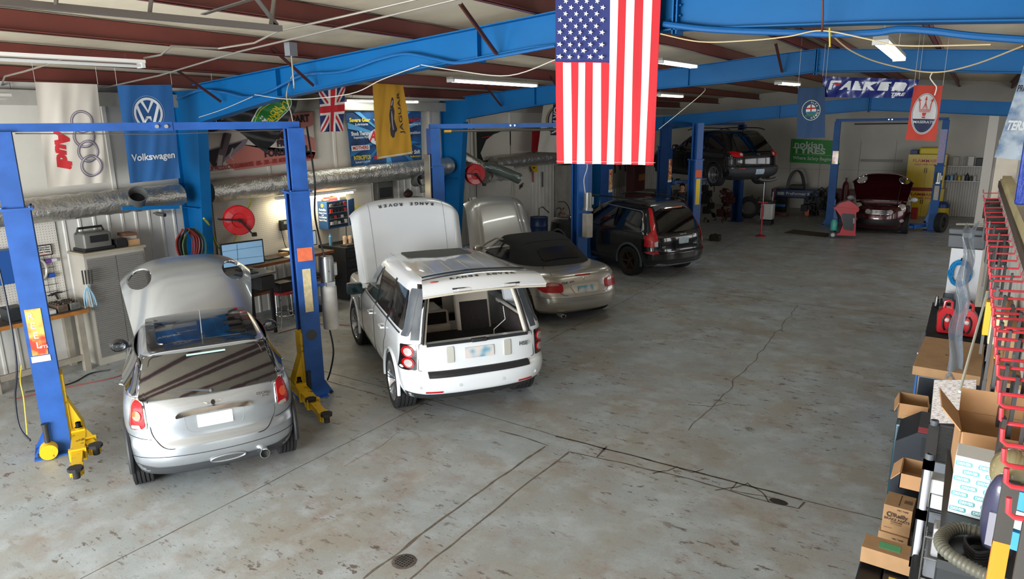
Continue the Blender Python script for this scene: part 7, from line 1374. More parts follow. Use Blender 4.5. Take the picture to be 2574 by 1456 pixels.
# ================================================================ RIGHT-HAND SIDE (seen steeply from above)
def bx(name, label, cat, a, b, mt, bev=.004, group=None, rz=0):
    a, b = V(a), V(b); c = V(((a.x+b.x)/2, (a.y+b.y)/2, a.z)); h = (b-a)/2; g = G(); g.box((-h.x, -h.y, 0), (h.x, h.y, h.z*2), None, bev); return single(g, name, mt, label, cat, c, group, rz=rz)
PRN = mat('4a3526', .7); CB2 = mat('b98d63', .85, var=.10, scale=6)
def carton(label, c, w_, d_, h_, rz, prints, name='cardboard_box', mt=None, open_=False, flaps=()):
    t = thing(name, label, 'box', c, rz); g = G(); th = .006
    if not open_: g.box((-w_/2, -d_/2, 0), (w_/2, d_/2, h_), None, .003)
    else:
        g.box((-w_/2, -d_/2, 0), (w_/2, d_/2, th))
        for a in ((-w_/2, -d_/2, -w_/2+th, d_/2), (w_/2-th, -d_/2, w_/2, d_/2), (-w_/2, -d_/2, w_/2, -d_/2+th), (-w_/2, d_/2-th, w_/2, d_/2)): g.box((a[0], a[1], 0), (a[2], a[3], h_))
    g.build('carton', mt or CBD, t)
    for side, ang, ln in flaps:
        g = G(); T = {'l': M.Translation((-w_/2, 0, h_)) @ M.Rotation(R(-ang), 4, 'Y') @ M.Diagonal((-1, 1, 1, 1)), 'r': M.Translation((w_/2, 0, h_)) @ M.Rotation(R(ang), 4, 'Y'), 'f': M.Translation((0, -d_/2, h_)) @ M.Rotation(R(ang), 4, 'X') @ M.Rotation(-pi/2, 4, 'Z'), 'b': M.Translation((0, d_/2, h_)) @ M.Rotation(R(-ang), 4, 'X') @ M.Rotation(pi/2, 4, 'Z')}[side]
        wd = d_ if side in 'lr' else w_; g.box((0, -wd/2+.01, -.003), (ln, wd/2-.01, .003), T); g.build('flap', mt or CB2, t)
    F = basis((0, -d_/2-.001, 0), (1, 0, 0), (0, 0, 1), (0, -1, 0)); Tt = M.Translation((0, 0, h_+.001))
    for f in prints: f(t, F, Tt)
    return t
def orc(t, F, Tt):
    for s_, x, z, sz, w_, bo in (('ORC 72408', .035, .225, .02, .085, .0005), ("O'Reilly", 0, .17, .05, .16, .002), ('BRAKE PARTS', 0, .13, .03, .19, .001), ('CLEANER', 0, .108, .018, .09, .0005), ('(Non-Chlorinated)', 0, .090, .010, .08, 0), ('Hazard Level 3', -.06, .045, .010, .06, 0)): text(s_, sz, F @ M.Translation((x, z, .001)), PRN, t, bold=bo, width=w_, ext=.0005)
    g = G(); g.tube([F @ V((-.055+.024*cos(a), .172+.024*sin(a), .001)) for a in [2*pi*k/24 for k in range(24)]], .002, 4, True); g.build('round_logo', PRN, t); g = G(); g.box((.03, -.03, 0), (.09, .03, .001), Tt); g.build('printed_square', mat('6d533d', .7), t); g = G(); g.box((-.003, -.10, 0), (.003, .10, .0012), Tt); g.build('seam_line', PRN, t)
carton('upper brown brake cleaner carton with round logo beside the plastic shelving', (-.165, 6.26, .265), .215, .26, .25, R(-3), [orc])
carton('lower brown brake cleaner carton on the floor, under the upper one', (-.175, 6.25, .0), .225, .27, .262, R(-3), [orc])
def grn(t, F, Tt):
    g = G(); g.box((-.06, -.045, 0), (.085, .045, .001), Tt); n_ = g.build('green_label', mat('5fae78', .5), t)
    for k in range(5): text('- ---- --- -- -----', .012, Tt @ M.Translation((.012, .030-.014*k, .001)), mat('2f6b45', .5), n_, 'print', width=.12, ext=.0003)
carton('flat brown carton with green label on top of the black battery cases', (-.185, 5.44, .40), .335, .21, .13, R(-2), [grn])
for a in (('battery_case', 'black battery case nearest the lower picture edge under the flat carton', 'battery', (-.36, 5.05, .0), (-.20, 5.45, .36), BLK), ('battery_case', 'black car battery with yellow label under the middle of the flat carton', 'battery', (-.19, 5.18, .0), (.0, 5.50, .38), mat('1c1d20', .4)), ('battery_case', 'black case standing behind under the flat carton', 'battery', (-.34, 5.46, .0), (-.05, 5.62, .38), mat('202226', .4))): bx(*a, .012, 'black batteries')
g = G(); g.box((0, 0, 0), (.08, .06, .002)); single(g, 'price_tag', mat('d8c04a', .5), 'small yellow tag on the black battery under the flat carton', 'label', (-.15, 5.22, .381))
# plastic shelving
t = thing('plastic_shelving', 'grey plastic shelving with white round posts at the lower right', 'shelving', (-.02, 4.45, 0)); SG = mat('5c6066', .5)
for x in (.02, .42):
    for y in (.02, .58): g = G(); g.cyl((x, y, 0), (x, y, 1.76), .019, n=18); g.build('post', mat('c3c4c8', .4), t); g = G(); g.lathe([(.024, 1.72), (.024, 1.775), (.015, 1.775), (.015, 1.765), (0, 1.765)], 18, M.Translation((x, y, 0))); g.build('post_cap', SG, t)
for z in (1.74, 1.41, 1.08, .5):
    g = G(); [g.box(*q) for q in (((-.01, -.01, z-.06), (.45, .01, z)), ((-.01, .59, z-.06), (.45, .61, z)), ((-.01, -.01, z-.06), (.05, .61, z)), ((.40, -.01, z-.06), (.45, .61, z)), ((.20, 0, z-.04), (.24, .6, z)))]; y = .03
    while y < .58: g.box((.05, y, z-.02), (.40, y+.008, z-.002)); y += .02
    g.build('shelf', SG, t)
bx('white_carton', 'white box on the second shelf of the plastic shelving', 'box', (.02, 4.50, 1.412), (.36, 4.95, 1.60), WHT, .006)
g = G(); g.box((0, 0, 0), (.30, .12, .07)); g.tube([(.05, .06, .07), (.1, .06, .12), (.2, .06, .12), (.25, .06, .07)], .01, 6); single(g, 'tool_case', BLK, 'black device on the third shelf of the plastic shelving', 'device', (.10, 4.55, 1.082))
cable([(.0, 4.50, 1.42), (.02, 4.47, 1.2), (.0, 4.44, 1.0), (-.03, 4.43, .7), (.0, 4.44, .5)], .006, BLK, 'thin black cord looping down beside the white shelving post', 'cord')
carton('small open brown carton behind the white shelving post', (-.07, 5.62, 1.02), .20, .30, .12, 0, [], open_=True, flaps=(('l', 50, .09), ('f', 60, .10)))
# black cabinet with sloped top
t = thing('tool_cabinet', 'tall black tool cabinet with sloped corner beside the plastic shelving', 'cabinet', (-.275, 6.62, 0)); NV = mat('20262e', .4, coat=.3)
g = G(); g.prism([(0, .06), (.70, .06), (.70, 1.02), (.16, 1.02), (0, .90)], 0, .55, basis((0, .55, 0), (1, 0, 0), (0, 0, 1), (0, -1, 0))); g.build('body', NV, t)
g = G(); g.box((.20, -.004, .80), (.68, 0, .98)); g.build('upper_panel', mat('14171b', .4), t); g = G(); g.box((.16, .02, 1.02), (.27, .14, 1.022)); g.build('red_notice', mat('c24a58', .5), t); g = G(); g.tube([(.25, -.02, 1.0), (.6, -.02, 1.0)], .010, 8); g.build('handle', CHR, t)
for x in (.06, .62): g = G(); g.cyl((x-.015, .1, .03), (x+.015, .1, .03), .03, n=14); g.build('castor', BLK, t)
bx('paper_label', 'small white card on top of the black tool cabinet', 'card', (.05, 6.60, 1.024), (.17, 6.68, 1.03), WHT, 0)
carton('brown carton with folded flap standing behind the black tool cabinet', (-.20, 7.62, .80), .26, .34, .16, R(4), [], open_=True, flaps=(('l', 70, .10), ('f', 60, .11)))
bx('tool_trolley', 'teal and black trolley under the folded brown carton', 'trolley', (-.32, 7.30, 0), (.40, 8.05, .795), mat('1e4452', .4, coat=.3), .02)
g = G(); g.grid(lambda u, v: V((u*.36, v*.5, .10+.10*sin(u*3+1)*sin(v*3)+.03*noise.noise(V((u*4, v*4, 1))))), 20, 20, .01); single(g, 'seat_cover', mat('262729', .7, bump=.3), 'dark grey moulded cover lying on the teal trolley', 'cover', (-.05, 7.35, .81))
g = G(); g.box((0, 0, 0), (.30, .008, .42)); o = single(g, 'scribbled_board', mat('cfcac6', .6, col2='8f8280', scale=30, stretch=(1, 1, 6), thr=(.5, .6)), 'white board with faint brown scribbles leaning over the dark cover', 'board', (-.03, 6.15, 1.32)); o.rotation_euler = (R(-52), R(-14), R(-8))
carton('large flat brown carton lying on the far trolley', (.06, 9.0, .98), .62, 1.3, .10, R(-2), [lambda t, F, Tt: text('ORG  TOOL STORAGE', .035, Tt @ M.Translation((.02, -.05, 0)), PRN, t, width=.14)])
bx('tool_trolley', 'dark trolley supporting the large flat carton', 'trolley', (-.22, 8.40, 0), (.40, 9.6, .975), NV, .02)
# tool bench with cloth and red boosters
t = thing('tool_cart', 'long black tool cart with cloth top and blue side under two red boosters', 'tool cart', (-.23, 10.1, 0)); g = G(); g.box((0, 0, .08), (.65, 2.1, .93)); g.build('body', mat('1d2a3c', .4, coat=.4), t); g = G(); g.grid(lambda u, v: V((-.015+.68*u, -.02+2.14*v, .945+.012*noise.noise(V((u*6, v*14, 2)))-.05*(max(0, .06-v)/.06))), 24, 50, .01); g.build('cloth_top', mat('17171a', .9, bump=.3, bscale=12), t)
g = G(); g.box((-.03, -.9, .30), (-.0, .10, .98)); g.build('blue_side_door', mat('1c5fae', .4, coat=.3), t); g = G(); g.box((-.045, -.9, .97), (-.01, .10, .99)); g.build('door_edge', mat('d9d9e2', .2, .8), t)
def booster(label, c, rz):
    t = thing('battery_booster', label, 'battery booster', c, rz, 'red boosters'); RB = mat('c8222a', .3, coat=.6)
    g = G(); g.prism(rnd([(-.10, 0), (-.11, .26), (-.05, .34), (.05, .34), (.11, .26), (.10, 0)], .03), -.06, .06, basis((0, 0, 0), (1, 0, 0), (0, 0, 1), (0, -1, 0))); g.build('body', RB, t)
    g = G(); g.tube([(-.045, 0, .32), (-.04, 0, .41), (0, 0, .43), (.04, 0, .41), (.045, 0, .32)], .018, 8); g.build('handle', RB, t)
    for s in (-1, 1): g = G(); g.tube(catmull([(s*.01, -.07, .26), (s*.045, -.075, .20), (s*.04, -.075, .10), (s*.015, -.07, .04)], 5), .012, 6); g.build('clamp_cable', BLK, t)
    g = G(); g.ball((0, -.065, .18), .03, 8, None, (1, .5, 1)); g.build('gauge', mat('d9c4bc', .3), t)
booster('red battery booster with black clamps, left one on the black cloth', (-.03, 10.45, .96), R(6)); booster('red battery booster with black clamps, right one beside the plastic bag', (.20, 10.42, .96), R(-4))
for a in (('tool_case', 'black hard case lying at the far end of the black cart', 'case', (-.15, 11.55, .96), (.18, 12.1, 1.05), BLK), ('drill_case', 'smaller black case on top of the hard case', 'case', (-.12, 11.75, 1.052), (.02, 12.1, 1.14), mat('232527', .4)), ('scan_tool', 'black box between the two red boosters', 'device', (.06, 10.75, .96), (.16, 10.95, 1.05), BLK)): bx(*a, .012)
g = G(); g.lathe([(0, 0), (.03, 0), (.03, .12), (.02, .13), (.02, .15), (0, .15)], 14); single(g, 'chrome_can', CHR, 'small chrome can at the left far corner of the black cart', 'can', (-.19, 11.9, .965)); cable([(.12, 11.3, .97), (.2, 11.5, 1.05), (.1, 11.9, 1.12), (.25, 12.05, 1.05), (.3, 11.7, .98)], .008, BLK, 'black tangled cable on the far end of the black cart')
# white cabinet with blue cable, translucent toolbox
t = thing('white_cabinet', 'narrow white cabinet carrying the coil of blue cable', 'cabinet', (-.10, 12.35, 0)); g = G(); g.box((0, 0, 0), (.40, .5, 1.79)); g.build('body', mat('c9c9cb', .4), t); g = G(); g.tube([(.15, 0, 1.62), (.15, -.06, 1.60), (.15, -.07, 1.66)], .01, 6); g.build('cable_hook', BLK, t)
g = G()
for k in range(20):
    rr = random.Random(k); a0, a1_ = .085+.065*rr.random(), .135+.075*rr.random(); oy = -.02-.004*k; g.tube([(rr.uniform(-.008, .008)+a0*cos(a), oy, a1_*sin(a)+rr.uniform(-.01, .01)*0) for a in [2*pi*j/36 for j in range(36)]], .006, 5, True)
single(g, 'cable_coil', mat('1f86c4', .4), 'bright blue coiled cable hanging on the narrow white cabinet', 'cable', (.05, 12.34, 1.42))
t = thing('toolbox', 'smoky grey translucent toolbox on top of the narrow white cabinet', 'toolbox', (.08, 12.55, 1.792)); SM = mat('4b4e52', .35, alpha=.85); g = G(); g.box((-.24, -.17, 0), (.24, .17, .20), None, .015); g.build('box', SM, t); g = G(); g.box((-.25, -.18, .20), (.25, .18, .30), None, .02); g.build('lid', SM, t); g = G(); g.box((-.06, -.19, .17), (.06, -.17, .24)); g.build('latch', mat('a9b0b8', .3), t)
# table with open box, patterned box and vacuum
t = thing('black_table', 'high black cupboard with a plain top at the lower right, nearest the viewer', 'cupboard', (.075, 3.0, 0)); g = G(); g.box((0, 0, 1.92), (.37, 1.15, 1.96)); g.build('top', mat('2b2d2f', .45), t); g = G(); g.box((.02, .60, 0), (.37, 1.12, 1.92)); g.build('body', mat('232527', .5), t)
DRV = mat('e4eaec', .5)
def drv(t, F, Tt):
    k = 0
    for j in range(7):
        for i in range(2):
            x = -.045+i*.085+(.03 if j % 2 else 0)-.01; z = .025+j*.037; g = G(); g.prism(rnd([(x-.032, z-.011), (x-.032, z+.011), (x+.032, z+.011), (x+.032, z-.011)], .008, 3), 0, .0006, F); n_ = g.build('printed_badge', mat('5fa3a6', .5), t); text('DRIVER', .018, F @ M.Translation((x, z, .001)), DRV, n_, 'print', width=.052, ext=.0003, bold=.0006)
carton('white box printed with rows of teal badges on the black cupboard', (.19, 3.50, 1.962), .18, .15, .28, R(-3), [drv], name='printed_box', mt=DRV)
carton('big open brown carton with raised flaps behind the white printed box', (.265, 3.95, 1.975), .33, .30, .24, R(4), [], open_=True, mt=CB2, flaps=(('l', -50, .14), ('f', 35, .13), ('b', -70, .12)))
t = thing('vacuum_cleaner', 'dark violet hand vacuum with ribbed grey hose on the black cupboard', 'vacuum', (.265, 3.12, 1.962), R(-12)); g = G(); g.ball((0, 0, 0), .5, 14, M.Translation((0, .0, .17)) @ M.Rotation(R(24), 4, 'X') @ M.Diagonal((.13, .18, .52, 1))); g.build('body', mat('3d3d55', .3, coat=.5), t)
g = G(); g.ball((0, 0, 0), .5, 12, M.Translation((0, .08, .36)) @ M.Rotation(R(24), 4, 'X') @ M.Diagonal((.15, .20, .18, 1))); g.build('clear_cap', mat('8a7f5c', .15, coat=1), t); g = G(); g.box((-.02, -.13, .12), (.02, -.11, .26)); g.build('window', mat('77757f', .1, coat=1), t)
for z, c in ((.28, '3ea0d4'), (.20, 'd9dde0'), (.11, '3ea0d4')): g = G(); g.box((.055, -.08, z), (.085, .04, z+.075)); g.build('stripe_label', mat(c, .4), t)
g = G(); pts = catmull([(-.02, .12, .03), (-.14, .10, .03), (-.18, -.02, .03), (-.15, -.12, .03), (-.05, -.18, .03), (.04, -.20, .03)], 20); g.tube(pts, [.024+.004*(k % 3 == 0) for k in range(len(pts))], 12); g.build('ribbed_hose', mat('5c5a4e', .5), t)
g = G(); [g.tube(catmull([(-.06+.01*k, .05, .015+.012*k), (-.10, -.02, .02+.012*k), (-.05, -.09, .015+.012*k), (.0, -.03, .02+.012*k)], 6, True), .006, 5, True) for k in range(4)]; g.build('power_cord', BLK, t)
# wire basket and bits below the cupboard
t = thing('wire_basket', 'wire basket rack at the lower right picture edge', 'basket', (.03, 3.75, 1.15)); g = G()
for z in (0, .12, .24, .36, .48): g.tube([(0, 0, z), (.20, 0, z), (.20, .5, z), (0, .5, z)], .004, 5, True)
for x in (0, .2):
    for y in (0, .17, .33, .5): g.tube([(x, y, 0), (x, y, .48)], .004, 5)
g.build('wire_frame', CHR, t)
for a in (('parts_bag', 'clear plastic bag of parts in the wire basket', 'bag', (.06, 3.80, 1.50), (.18, 3.92, 1.66), mat('b9b9b9', .2, coat=1, var=.3)), ('grey_device', 'grey electronic device low in the wire basket', 'device', (.04, 3.95, 1.28), (.2, 4.2, 1.40), GRY), ('carton', 'brown carton standing right of the wire basket', 'box', (.26, 3.72, 1.2), (.42, 4.0, 1.6), CB2)): bx(*a, .01)
bx('storage_bin', 'black bin on the floor left of the shelving foot', 'bin', (-.02, 4.1, .0), (.40, 4.40, 1.148), mat('1f2022', .5), .02)
# long carton leaning on the partition, sheet of plastic, white stick
g = G(); g.box((-.02, -.55, 0), (.02, .55, 1.25)); o = single(g, 'long_carton', CBD, 'tall flat brown carton leaning against the peg wall', 'box', (.28, 6.2, 1.05)); o.rotation_euler = (0, R(5), 0)
bx('tool_trolley', 'narrow dark cabinet under the leaning flat carton', 'cabinet', (.16, 5.62, 0), (.43, 6.58, 1.03), NV, .01)
g = G(); g.cyl(atY(2494, 690, 8.2), atY(2412, 985, 5.6), .010, n=10); single(g, 'white_stick', mat('e3e6da', .4), 'long thin white stick leaning across the trolleys', 'stick')
g = G(); g.grid(lambda u, v: V((.03+.13*u+.02*sin(v*20), 8.3+2.6*v, 2.35-1.35*(1-v)**1.2+.05*sin(u*5+v*9))), 12, 40, .006); single(g, 'plastic_bag', mat('9aa6b4', .12, alpha=.55, coat=1, bump=.6, bscale=14), 'long clear plastic bag hanging beside the red boosters', 'bag')
# ---------------------------------------------------------------- pegs and hanging packs
PK_ = mat('c9323c', .35, coat=.3); PZ = 2.50
ys = [14.0, 13.2, 12.5, 11.8, 11.2, 10.6, 10.0, 9.5, 9.0, 8.5, 8.1, 7.7, 7.3, 6.95, 6.6, 6.3, 6.0, 5.72, 5.45, 5.25, 5.08, 4.92, 4.76, 4.58, 4.40, 4.22, 4.05, 3.88, 3.68, 3.48, 3.28, 3.08, 2.88, 2.68, 2.46]
for i, y in enumerate(ys):
    r_ = random.Random(i); dz = r_.uniform(-.012, .012); xl = .222; g = G(); g.tube([(PX-.02, 0, .05), (PX-.02, 0, 0), (xl+.02, 0, -.012), (xl+.004, 0, 0), (xl, 0, .05)], .009, 7)
    single(g, 'peg_hook', PK_, 'red display hook on the peg wall at the right edge', 'hook', (0, y, PZ+dz), 'red peg hooks')
cols = ['3a3a3b', '2c2b2b', 'e0922a', '343434', 'e2c23a', '3b3432', 'c6c7c2', '2a2a2c']
for i in range(26):
    r_ = random.Random(100+i); y = ys[5+i] if 5+i < len(ys) else 0
    if y < 2.3: break
    x = .235+.035*(i % 5); l_ = r_.uniform(.30, .62) if y > 4 else .55; t = thing('wiper_pack', 'long dark wiper blade pack hanging from the red hooks' if i % 3 else 'wiper blade pack with a bright end hanging from the red hooks', 'wiper pack', (x, y, PZ+.012), R(r_.uniform(-8, 8)), 'hanging wiper packs' if i % 3 else 'bright ended wiper packs')
    g = G(); g.box((-.008, -.022, -l_), (.008, .022, 0)); g.build('sleeve', mat(cols[i % 2*5 if i % 2 else 3], .4), t); c = cols[(i*3) % len(cols)] if i % 3 == 0 else '55524c'
    g = G(); g.box((-.010, -.024, -l_), (.010, .024, -l_*.72)); g.build('end_card', mat(c, .4), t)
for lb, x, y, l_, w_, c in (('bright orange wiper pack lowest at the lower right picture edge', .245, 2.72, .46, .05, 'ef8a22'), ('yellow and white wiper pack left of the picture edge', .285, 2.46, .62, .04, 'd9cf6a'), ('long dark wiper pack with cream end at the lower right corner', .325, 2.50, .66, .04, 'ded8b8'), ('white-ended wiper pack farthest into the lower right corner', .365, 2.40, .70, .04, 'e2e2da')):
    t = thing('wiper_pack', lb, 'wiper pack', (x, y, PZ-.01)); g = G(); g.box((-w_/2, -.012, -l_*.55), (w_/2, .012, 0)); g.build('sleeve', mat('3c3833', .5), t); g = G(); g.box((-w_/2, -.014, -l_), (w_/2, .014, -l_*.5)); g.build('end_card', mat(c, .4), t)
carton('cream and yellow small carton hanging among the red hooks', (.30, 5.9, 2.12), .10, .12, .22, 0, [], name='small_carton', mt=mat('d9c9a0', .5)); bx('bracket_pack', 'yellow pack beside the cream carton among the red hooks', 'pack', (.22, 6.15, 2.10), (.27, 6.25, 2.36), mat('e5b414', .4)); carton('flat brown carton stuck behind the red hooks', (.35, 5.2, 2.1), .14, .5, .03, 0, [], name='small_carton')
for i in range(14): r_ = random.Random(i+50); bx('metal_part', 'dark metal part hanging at the far end of the peg wall', 'part', (.25+.02*(i % 4), 9.06+i*.36, 2.15+.05*(i % 3)), (.449, 9.20+i*.36, 2.38+.04*(i % 3)), mat('3a332e', .6, .4, var=.5), .01, 'dark parts on the far hooks')
# columns, banner and blue tarp at the far right
g = G(); g.box((.36, 15.0, 0), (.68, 15.3, 3.35)); struct(g.build('wall_pillar', mat('b5ab9b', .6, var=.1)))
g = G(); g.box((.27, 24.0, 0), (.50, 24.2, 3.95)); struct(g.build('wall_post', mat('b9b5ab', .6))); g = G(); g.box((.50, 24.3, 0), (1.4, 24.4, 2.85)); struct(g.build('wall_panel', mat('aaa69c', .6)))
text('Fire', .20, basis((.76, 24.28, 1.75), (1, 0, 0), (0, 0, 1)), mat('2f5a3c', .5)); 
for o in [o for o in bpy.data.objects if o.name.startswith('lettering') and not o.parent]: tag(o, 'dark green painted word on the white panel at the far right', 'lettering')
t = thing('alarm_bell', 'dark alarm box on the white panel at the far right', 'alarm', (.76, 24.26, 2.45)); g = G(); g.box((-.10, -.04, -.1), (.12, .04, .1)); g.build('box', mat('4a3f38', .5), t); g = G(); g.ball((0, -.03, .14), .07, 8); g.build('bell', mat('55483f', .4), t)
g = G(); g.box((0, 0, 0), (.5, .06, .9), None, .02); single(g, 'blue_tarp', mat('1238a0', .45, bump=.3), 'bright blue folded tarp hanging at the right picture edge above the peg rail', 'tarp', atY(2549, 515, 8.2))
cloth('racing_banner', 'white and blue banner with dark lettering at the far right picture edge', 'banner', [V((.50, 11, 5.02)), V((1.35, 11, 4.95)), V((.24, 11, 3.22)), V((1.1, 11, 3.12))], 90, 150, mat('a9b4be', .5, col2='3d648a', scale=3, thr=(.45, .6)),
      [('poly', rect(0, 0, 90, 44), fm('20262e')), ('text', ('P7', 22, 24, 40, 0, 34, 1.5, .3), fm('9a9b9c')), ('text', ('PRODUCTS', 15, 78, 9, -4, 28, .2, 0), BKT), ('text', ('TERS', 12, 116, 13, -3, 20, .5, .2), fm('d8dadb')), ('poly', ell(32, 126, 5, 9), fm('a8a39c'))], ('Y', 11), lambda a, b: .02*sin(a*9+b*3))
# ================================================================ BACK OF THE HALL
YC = mat('d2b218', .4, var=.08); t = thing('flammables_cabinet', 'yellow two-door flammables cabinet, upper of two stacked at the back wall', 'cabinet', (-2.10, 31.55, 1.12), 0, 'yellow cabinets')
def ycab(t, w_, h_, top):
    g = G(); g.box((0, 0, 0), (w_, .5, h_)); g.build('body', YC, t)
    for k in (0, 1): g = G(); g.box((.02+k*(w_/2-.01), -.02, .03), (w_/2-.01+k*(w_/2-.01), 0, h_-.03)); d = g.build('door', YC, t); g = G(); g.box((w_/2-.05+k*.07, -.04, h_*.45), (w_/2-.03+k*.07, -.02, h_*.6)); g.build('handle', BLK, d)
    text('FLAMMABLE', .16, basis((w_/2, -.025, h_-.24), (1, 0, 0), (0, 0, 1)), mat('b3261e', .4), t, bold=.003, width=.95); text('KEEP FIRE AWAY', .08, basis((w_/2, -.025, h_-.38), (1, 0, 0), (0, 0, 1)), mat('b3261e', .4), t, bold=.002, width=.8)
ycab(t, 1.30, 1.28, True); t2 = thing('flammables_cabinet', 'yellow flammables cabinet, lower of two stacked behind the dark red hatchback', 'cabinet', (-2.15, 31.50, 0), 0, 'yellow cabinets'); ycab(t2, 1.40, 1.10, False)
bx('red_strip', 'dark red bar between the two yellow cabinets', 'bar', (-2.0, 31.44, 1.0), (-.9, 31.49, 1.10), mat('8a1f1c', .5)); bx('cable_bundle', 'yellow coiled cable on top of the upper yellow cabinet', 'cable', (-1.75, 31.6, 2.405), (-.95, 32.0, 2.66), mat('d8c21e', .5), .05); bx('blue_case', 'small blue case at the left on top of the upper yellow cabinet', 'case', (-2.05, 31.6, 2.405), (-1.8, 31.9, 2.56), mat('223a78', .5), .01)
t = thing('wall_shelf', 'metal wall shelf with bottles, upper one at the back right', 'shelf', (-.75, 31.9, 1.95), 0, 'back shelves'); g = G(); g.box((0, 0, 0), (1.15, .28, .025)); g.build('board', mat('8d8a86', .4, .5), t); t = dup(t, (-.80, 31.9, 1.38), 0, 'metal wall shelf with bottles, lower one at the back right')
bn = ['blue bottle', 'pale blue bottle', 'grey tin', 'yellow bottle', 'clear jug', 'black spray bottle', 'dark tin', 'white canister']; bc = ['2a5f9a', '7fa3c4', '77756f', 'c9b32e', 'a9a9a2', '1d1d1f', '3a3937', 'b9b6ae']
for i in range(8): g = G(); h = .20+.05*(i % 3); g.lathe([(0, 0), (.055, 0), (.055, h*.7), (.02, h*.85), (.02, h), (0, h)], 12); single(g, 'bottle', mat(bc[i], .4), bn[i]+' on the lower back shelf', 'bottle', (-.70+i*.125, 32.0, 1.406), 'bottles on the lower back shelf')
for nm, lb, x, w_, h_, c in (('white_drum', 'white plastic drum on the upper back shelf', -.62, .22, .34, '9a968b'), ('white_jug', 'white jug with a blue label on the upper back shelf', -.12, .20, .36, 'c9c6bf'), ('black_box', 'black box with two round marks on the upper back shelf', .14, .26, .30, '17181a')): bx(nm, lb, 'container', (x, 31.93, 1.976), (x+w_, 32.13, 1.976+h_), mat(c, .5), .02)
t = thing('shop_vacuum', 'blue and yellow shop vacuum on the floor at the back right', 'vacuum', (-.75, 31.2, 0)); g = G(); g.lathe([(0, .08), (.24, .08), (.26, .2), (.25, .42), (0, .42)], 20); g.build('tank', mat('d2b21a', .4), t); g = G(); g.lathe([(.26, .42), (.25, .55), (.15, .64), (0, .66)], 20); g.build('lid', mat('1d3f7a', .4), t); g = G(); [g.cyl((x, y-.02, .04), (x, y+.02, .04), .04, n=10) for x, y in ((.2, 0), (-.2, 0), (0, .2), (0, -.2))]; g.build('castors', BLK, t)
def tyre(label, c, r, w_, tilt, yaw, dark=True): t = thing('spare_tyre', label, 'tyre', c, yaw); y_ = wheel(t, 0, 0, r, w_, 10, 0, mat('4a4743', .4, .6) if dark else RIM, .66); return t
tyre('black tyre lying against the right column of the back lift', (-.62, 27.25, 0), .33, .22, 0, R(70)); tyre('large black tyre leaning on the post of the lift under the raised vehicle', tuple(atz(1880, 548)), .42, .25, 0, R(20))
t = thing('work_bench', 'black steel workstation with drawers at the far right of the floor', 'workstation', (-.02, 17.6, 0)); g = G(); g.box((0, 0, .5), (.62, .7, .55)); g.box((0, 0, 1.1), (.62, .7, 1.14)); [g.box((x, y, 0), (x+.04, y+.04, 1.1)) for x in (0, .58) for y in (0, .66)]; g.build('frame', BLK, t)
for a in (('white_printer', 'white printer on the black workstation at the far right', 'printer', (.02, 17.7, 1.142), (.30, 18.1, 1.36), mat('b9b6b0', .4)), ('detergent_box', 'red and violet box beside the white printer', 'box', (.34, 17.7, 1.142), (.52, 17.95, 1.42), mat('a02a55', .4)), ('grey_unit', 'grey upright unit in the lower part of the black workstation', 'device', (.08, 17.65, .552), (.30, 18.0, 1.0), mat('66707a', .4)), ('carton', 'beige carton in the lower part of the black workstation', 'box', (.34, 17.65, .552), (.52, 17.95, .9), CBD)): bx(*a, .01)
t = thing('steel_pipe', 'pale pipe lying across the top of the smoky toolbox', 'pipe', (0, 0, 0)); g = G(); g.tube([(-.08, 12.62, 2.125), (.2, 12.75, 2.125), (.42, 12.8, 2.125)], .016, 8); g.build('tube', mat('a9a595', .5), t)
# red service machine
p = atz(2116, 600); t = thing('refrigerant_machine', 'red and black wheeled service machine in front of the dark red hatchback', 'service machine', (p.x, p.y+.25, 0), R(10)); RM = mat('b3202a', .35, coat=.5); Tm = basis((0, .28, 0), (1, 0, 0), (0, 0, 1), (0, -1, 0))
g = G(); g.prism(catmull([V((-.30, .10, 0)), V((-.10, .16, 0)), V((-.06, .5, 0)), V((-.20, .85, 0)), V((-.36, .98, 0)), V((-.40, 1.02, 0)), V((-.30, 1.05, 0))], 5) and [(-.30, .10), (-.12, .18), (-.05, .45), (-.14, .72), (-.30, .92), (-.38, .98), (-.30, 1.02), (.36, .96), (.36, .88), (.30, .86), (.34, .18), (.36, .10)], 0, .50, Tm); g.build('body', RM, t)
g = G(); g.prism(rnd([(-.36, .96), (-.20, 1.14), (.05, 1.22), (.22, 1.14), (.38, .98), (.38, .90)], .05), .04, .46, Tm); g.build('hood', RM, t); g = G(); g.prism(rnd([(-.02, .30), (-.12, .82), (.27, .80), (.28, .26)], .06), .50, .52, Tm); g.build('dark_panel', mat('24262a', .3, coat=.5), t)
g = G(); g.prism(rnd([(.24, .50), (.22, .68), (.27, .68), (.28, .50)], .02), .52, .53, Tm); g.build('display', mat('8d949c', .2), t); g = G(); g.lathe([(0, 0), (.10, 0), (.11, .03), (.11, .28), (.06, .36), (0, .36)], 16, M.Translation((-.30, .05, .22))); g.build('green_bottle', mat('4fb3a4', .4), t)
for s in (-1, 1): g = G(); g.cyl((-.32, s*.24-.03, .11), (-.32, s*.24+.03, .11), .11, n=24); w_ = g.build('wheel', BLK, t); g = G(); g.cyl((-.32, s*.27-.01, .11), (-.32, s*.27+.01, .11), .06, n=16); g.build('hub', mat('9a9b9c', .3, .6), w_); g = G(); g.cyl((.30, s*.2-.02, .05), (.30, s*.2+.02, .05), .05, n=14); g.build('castor', BLK, t)
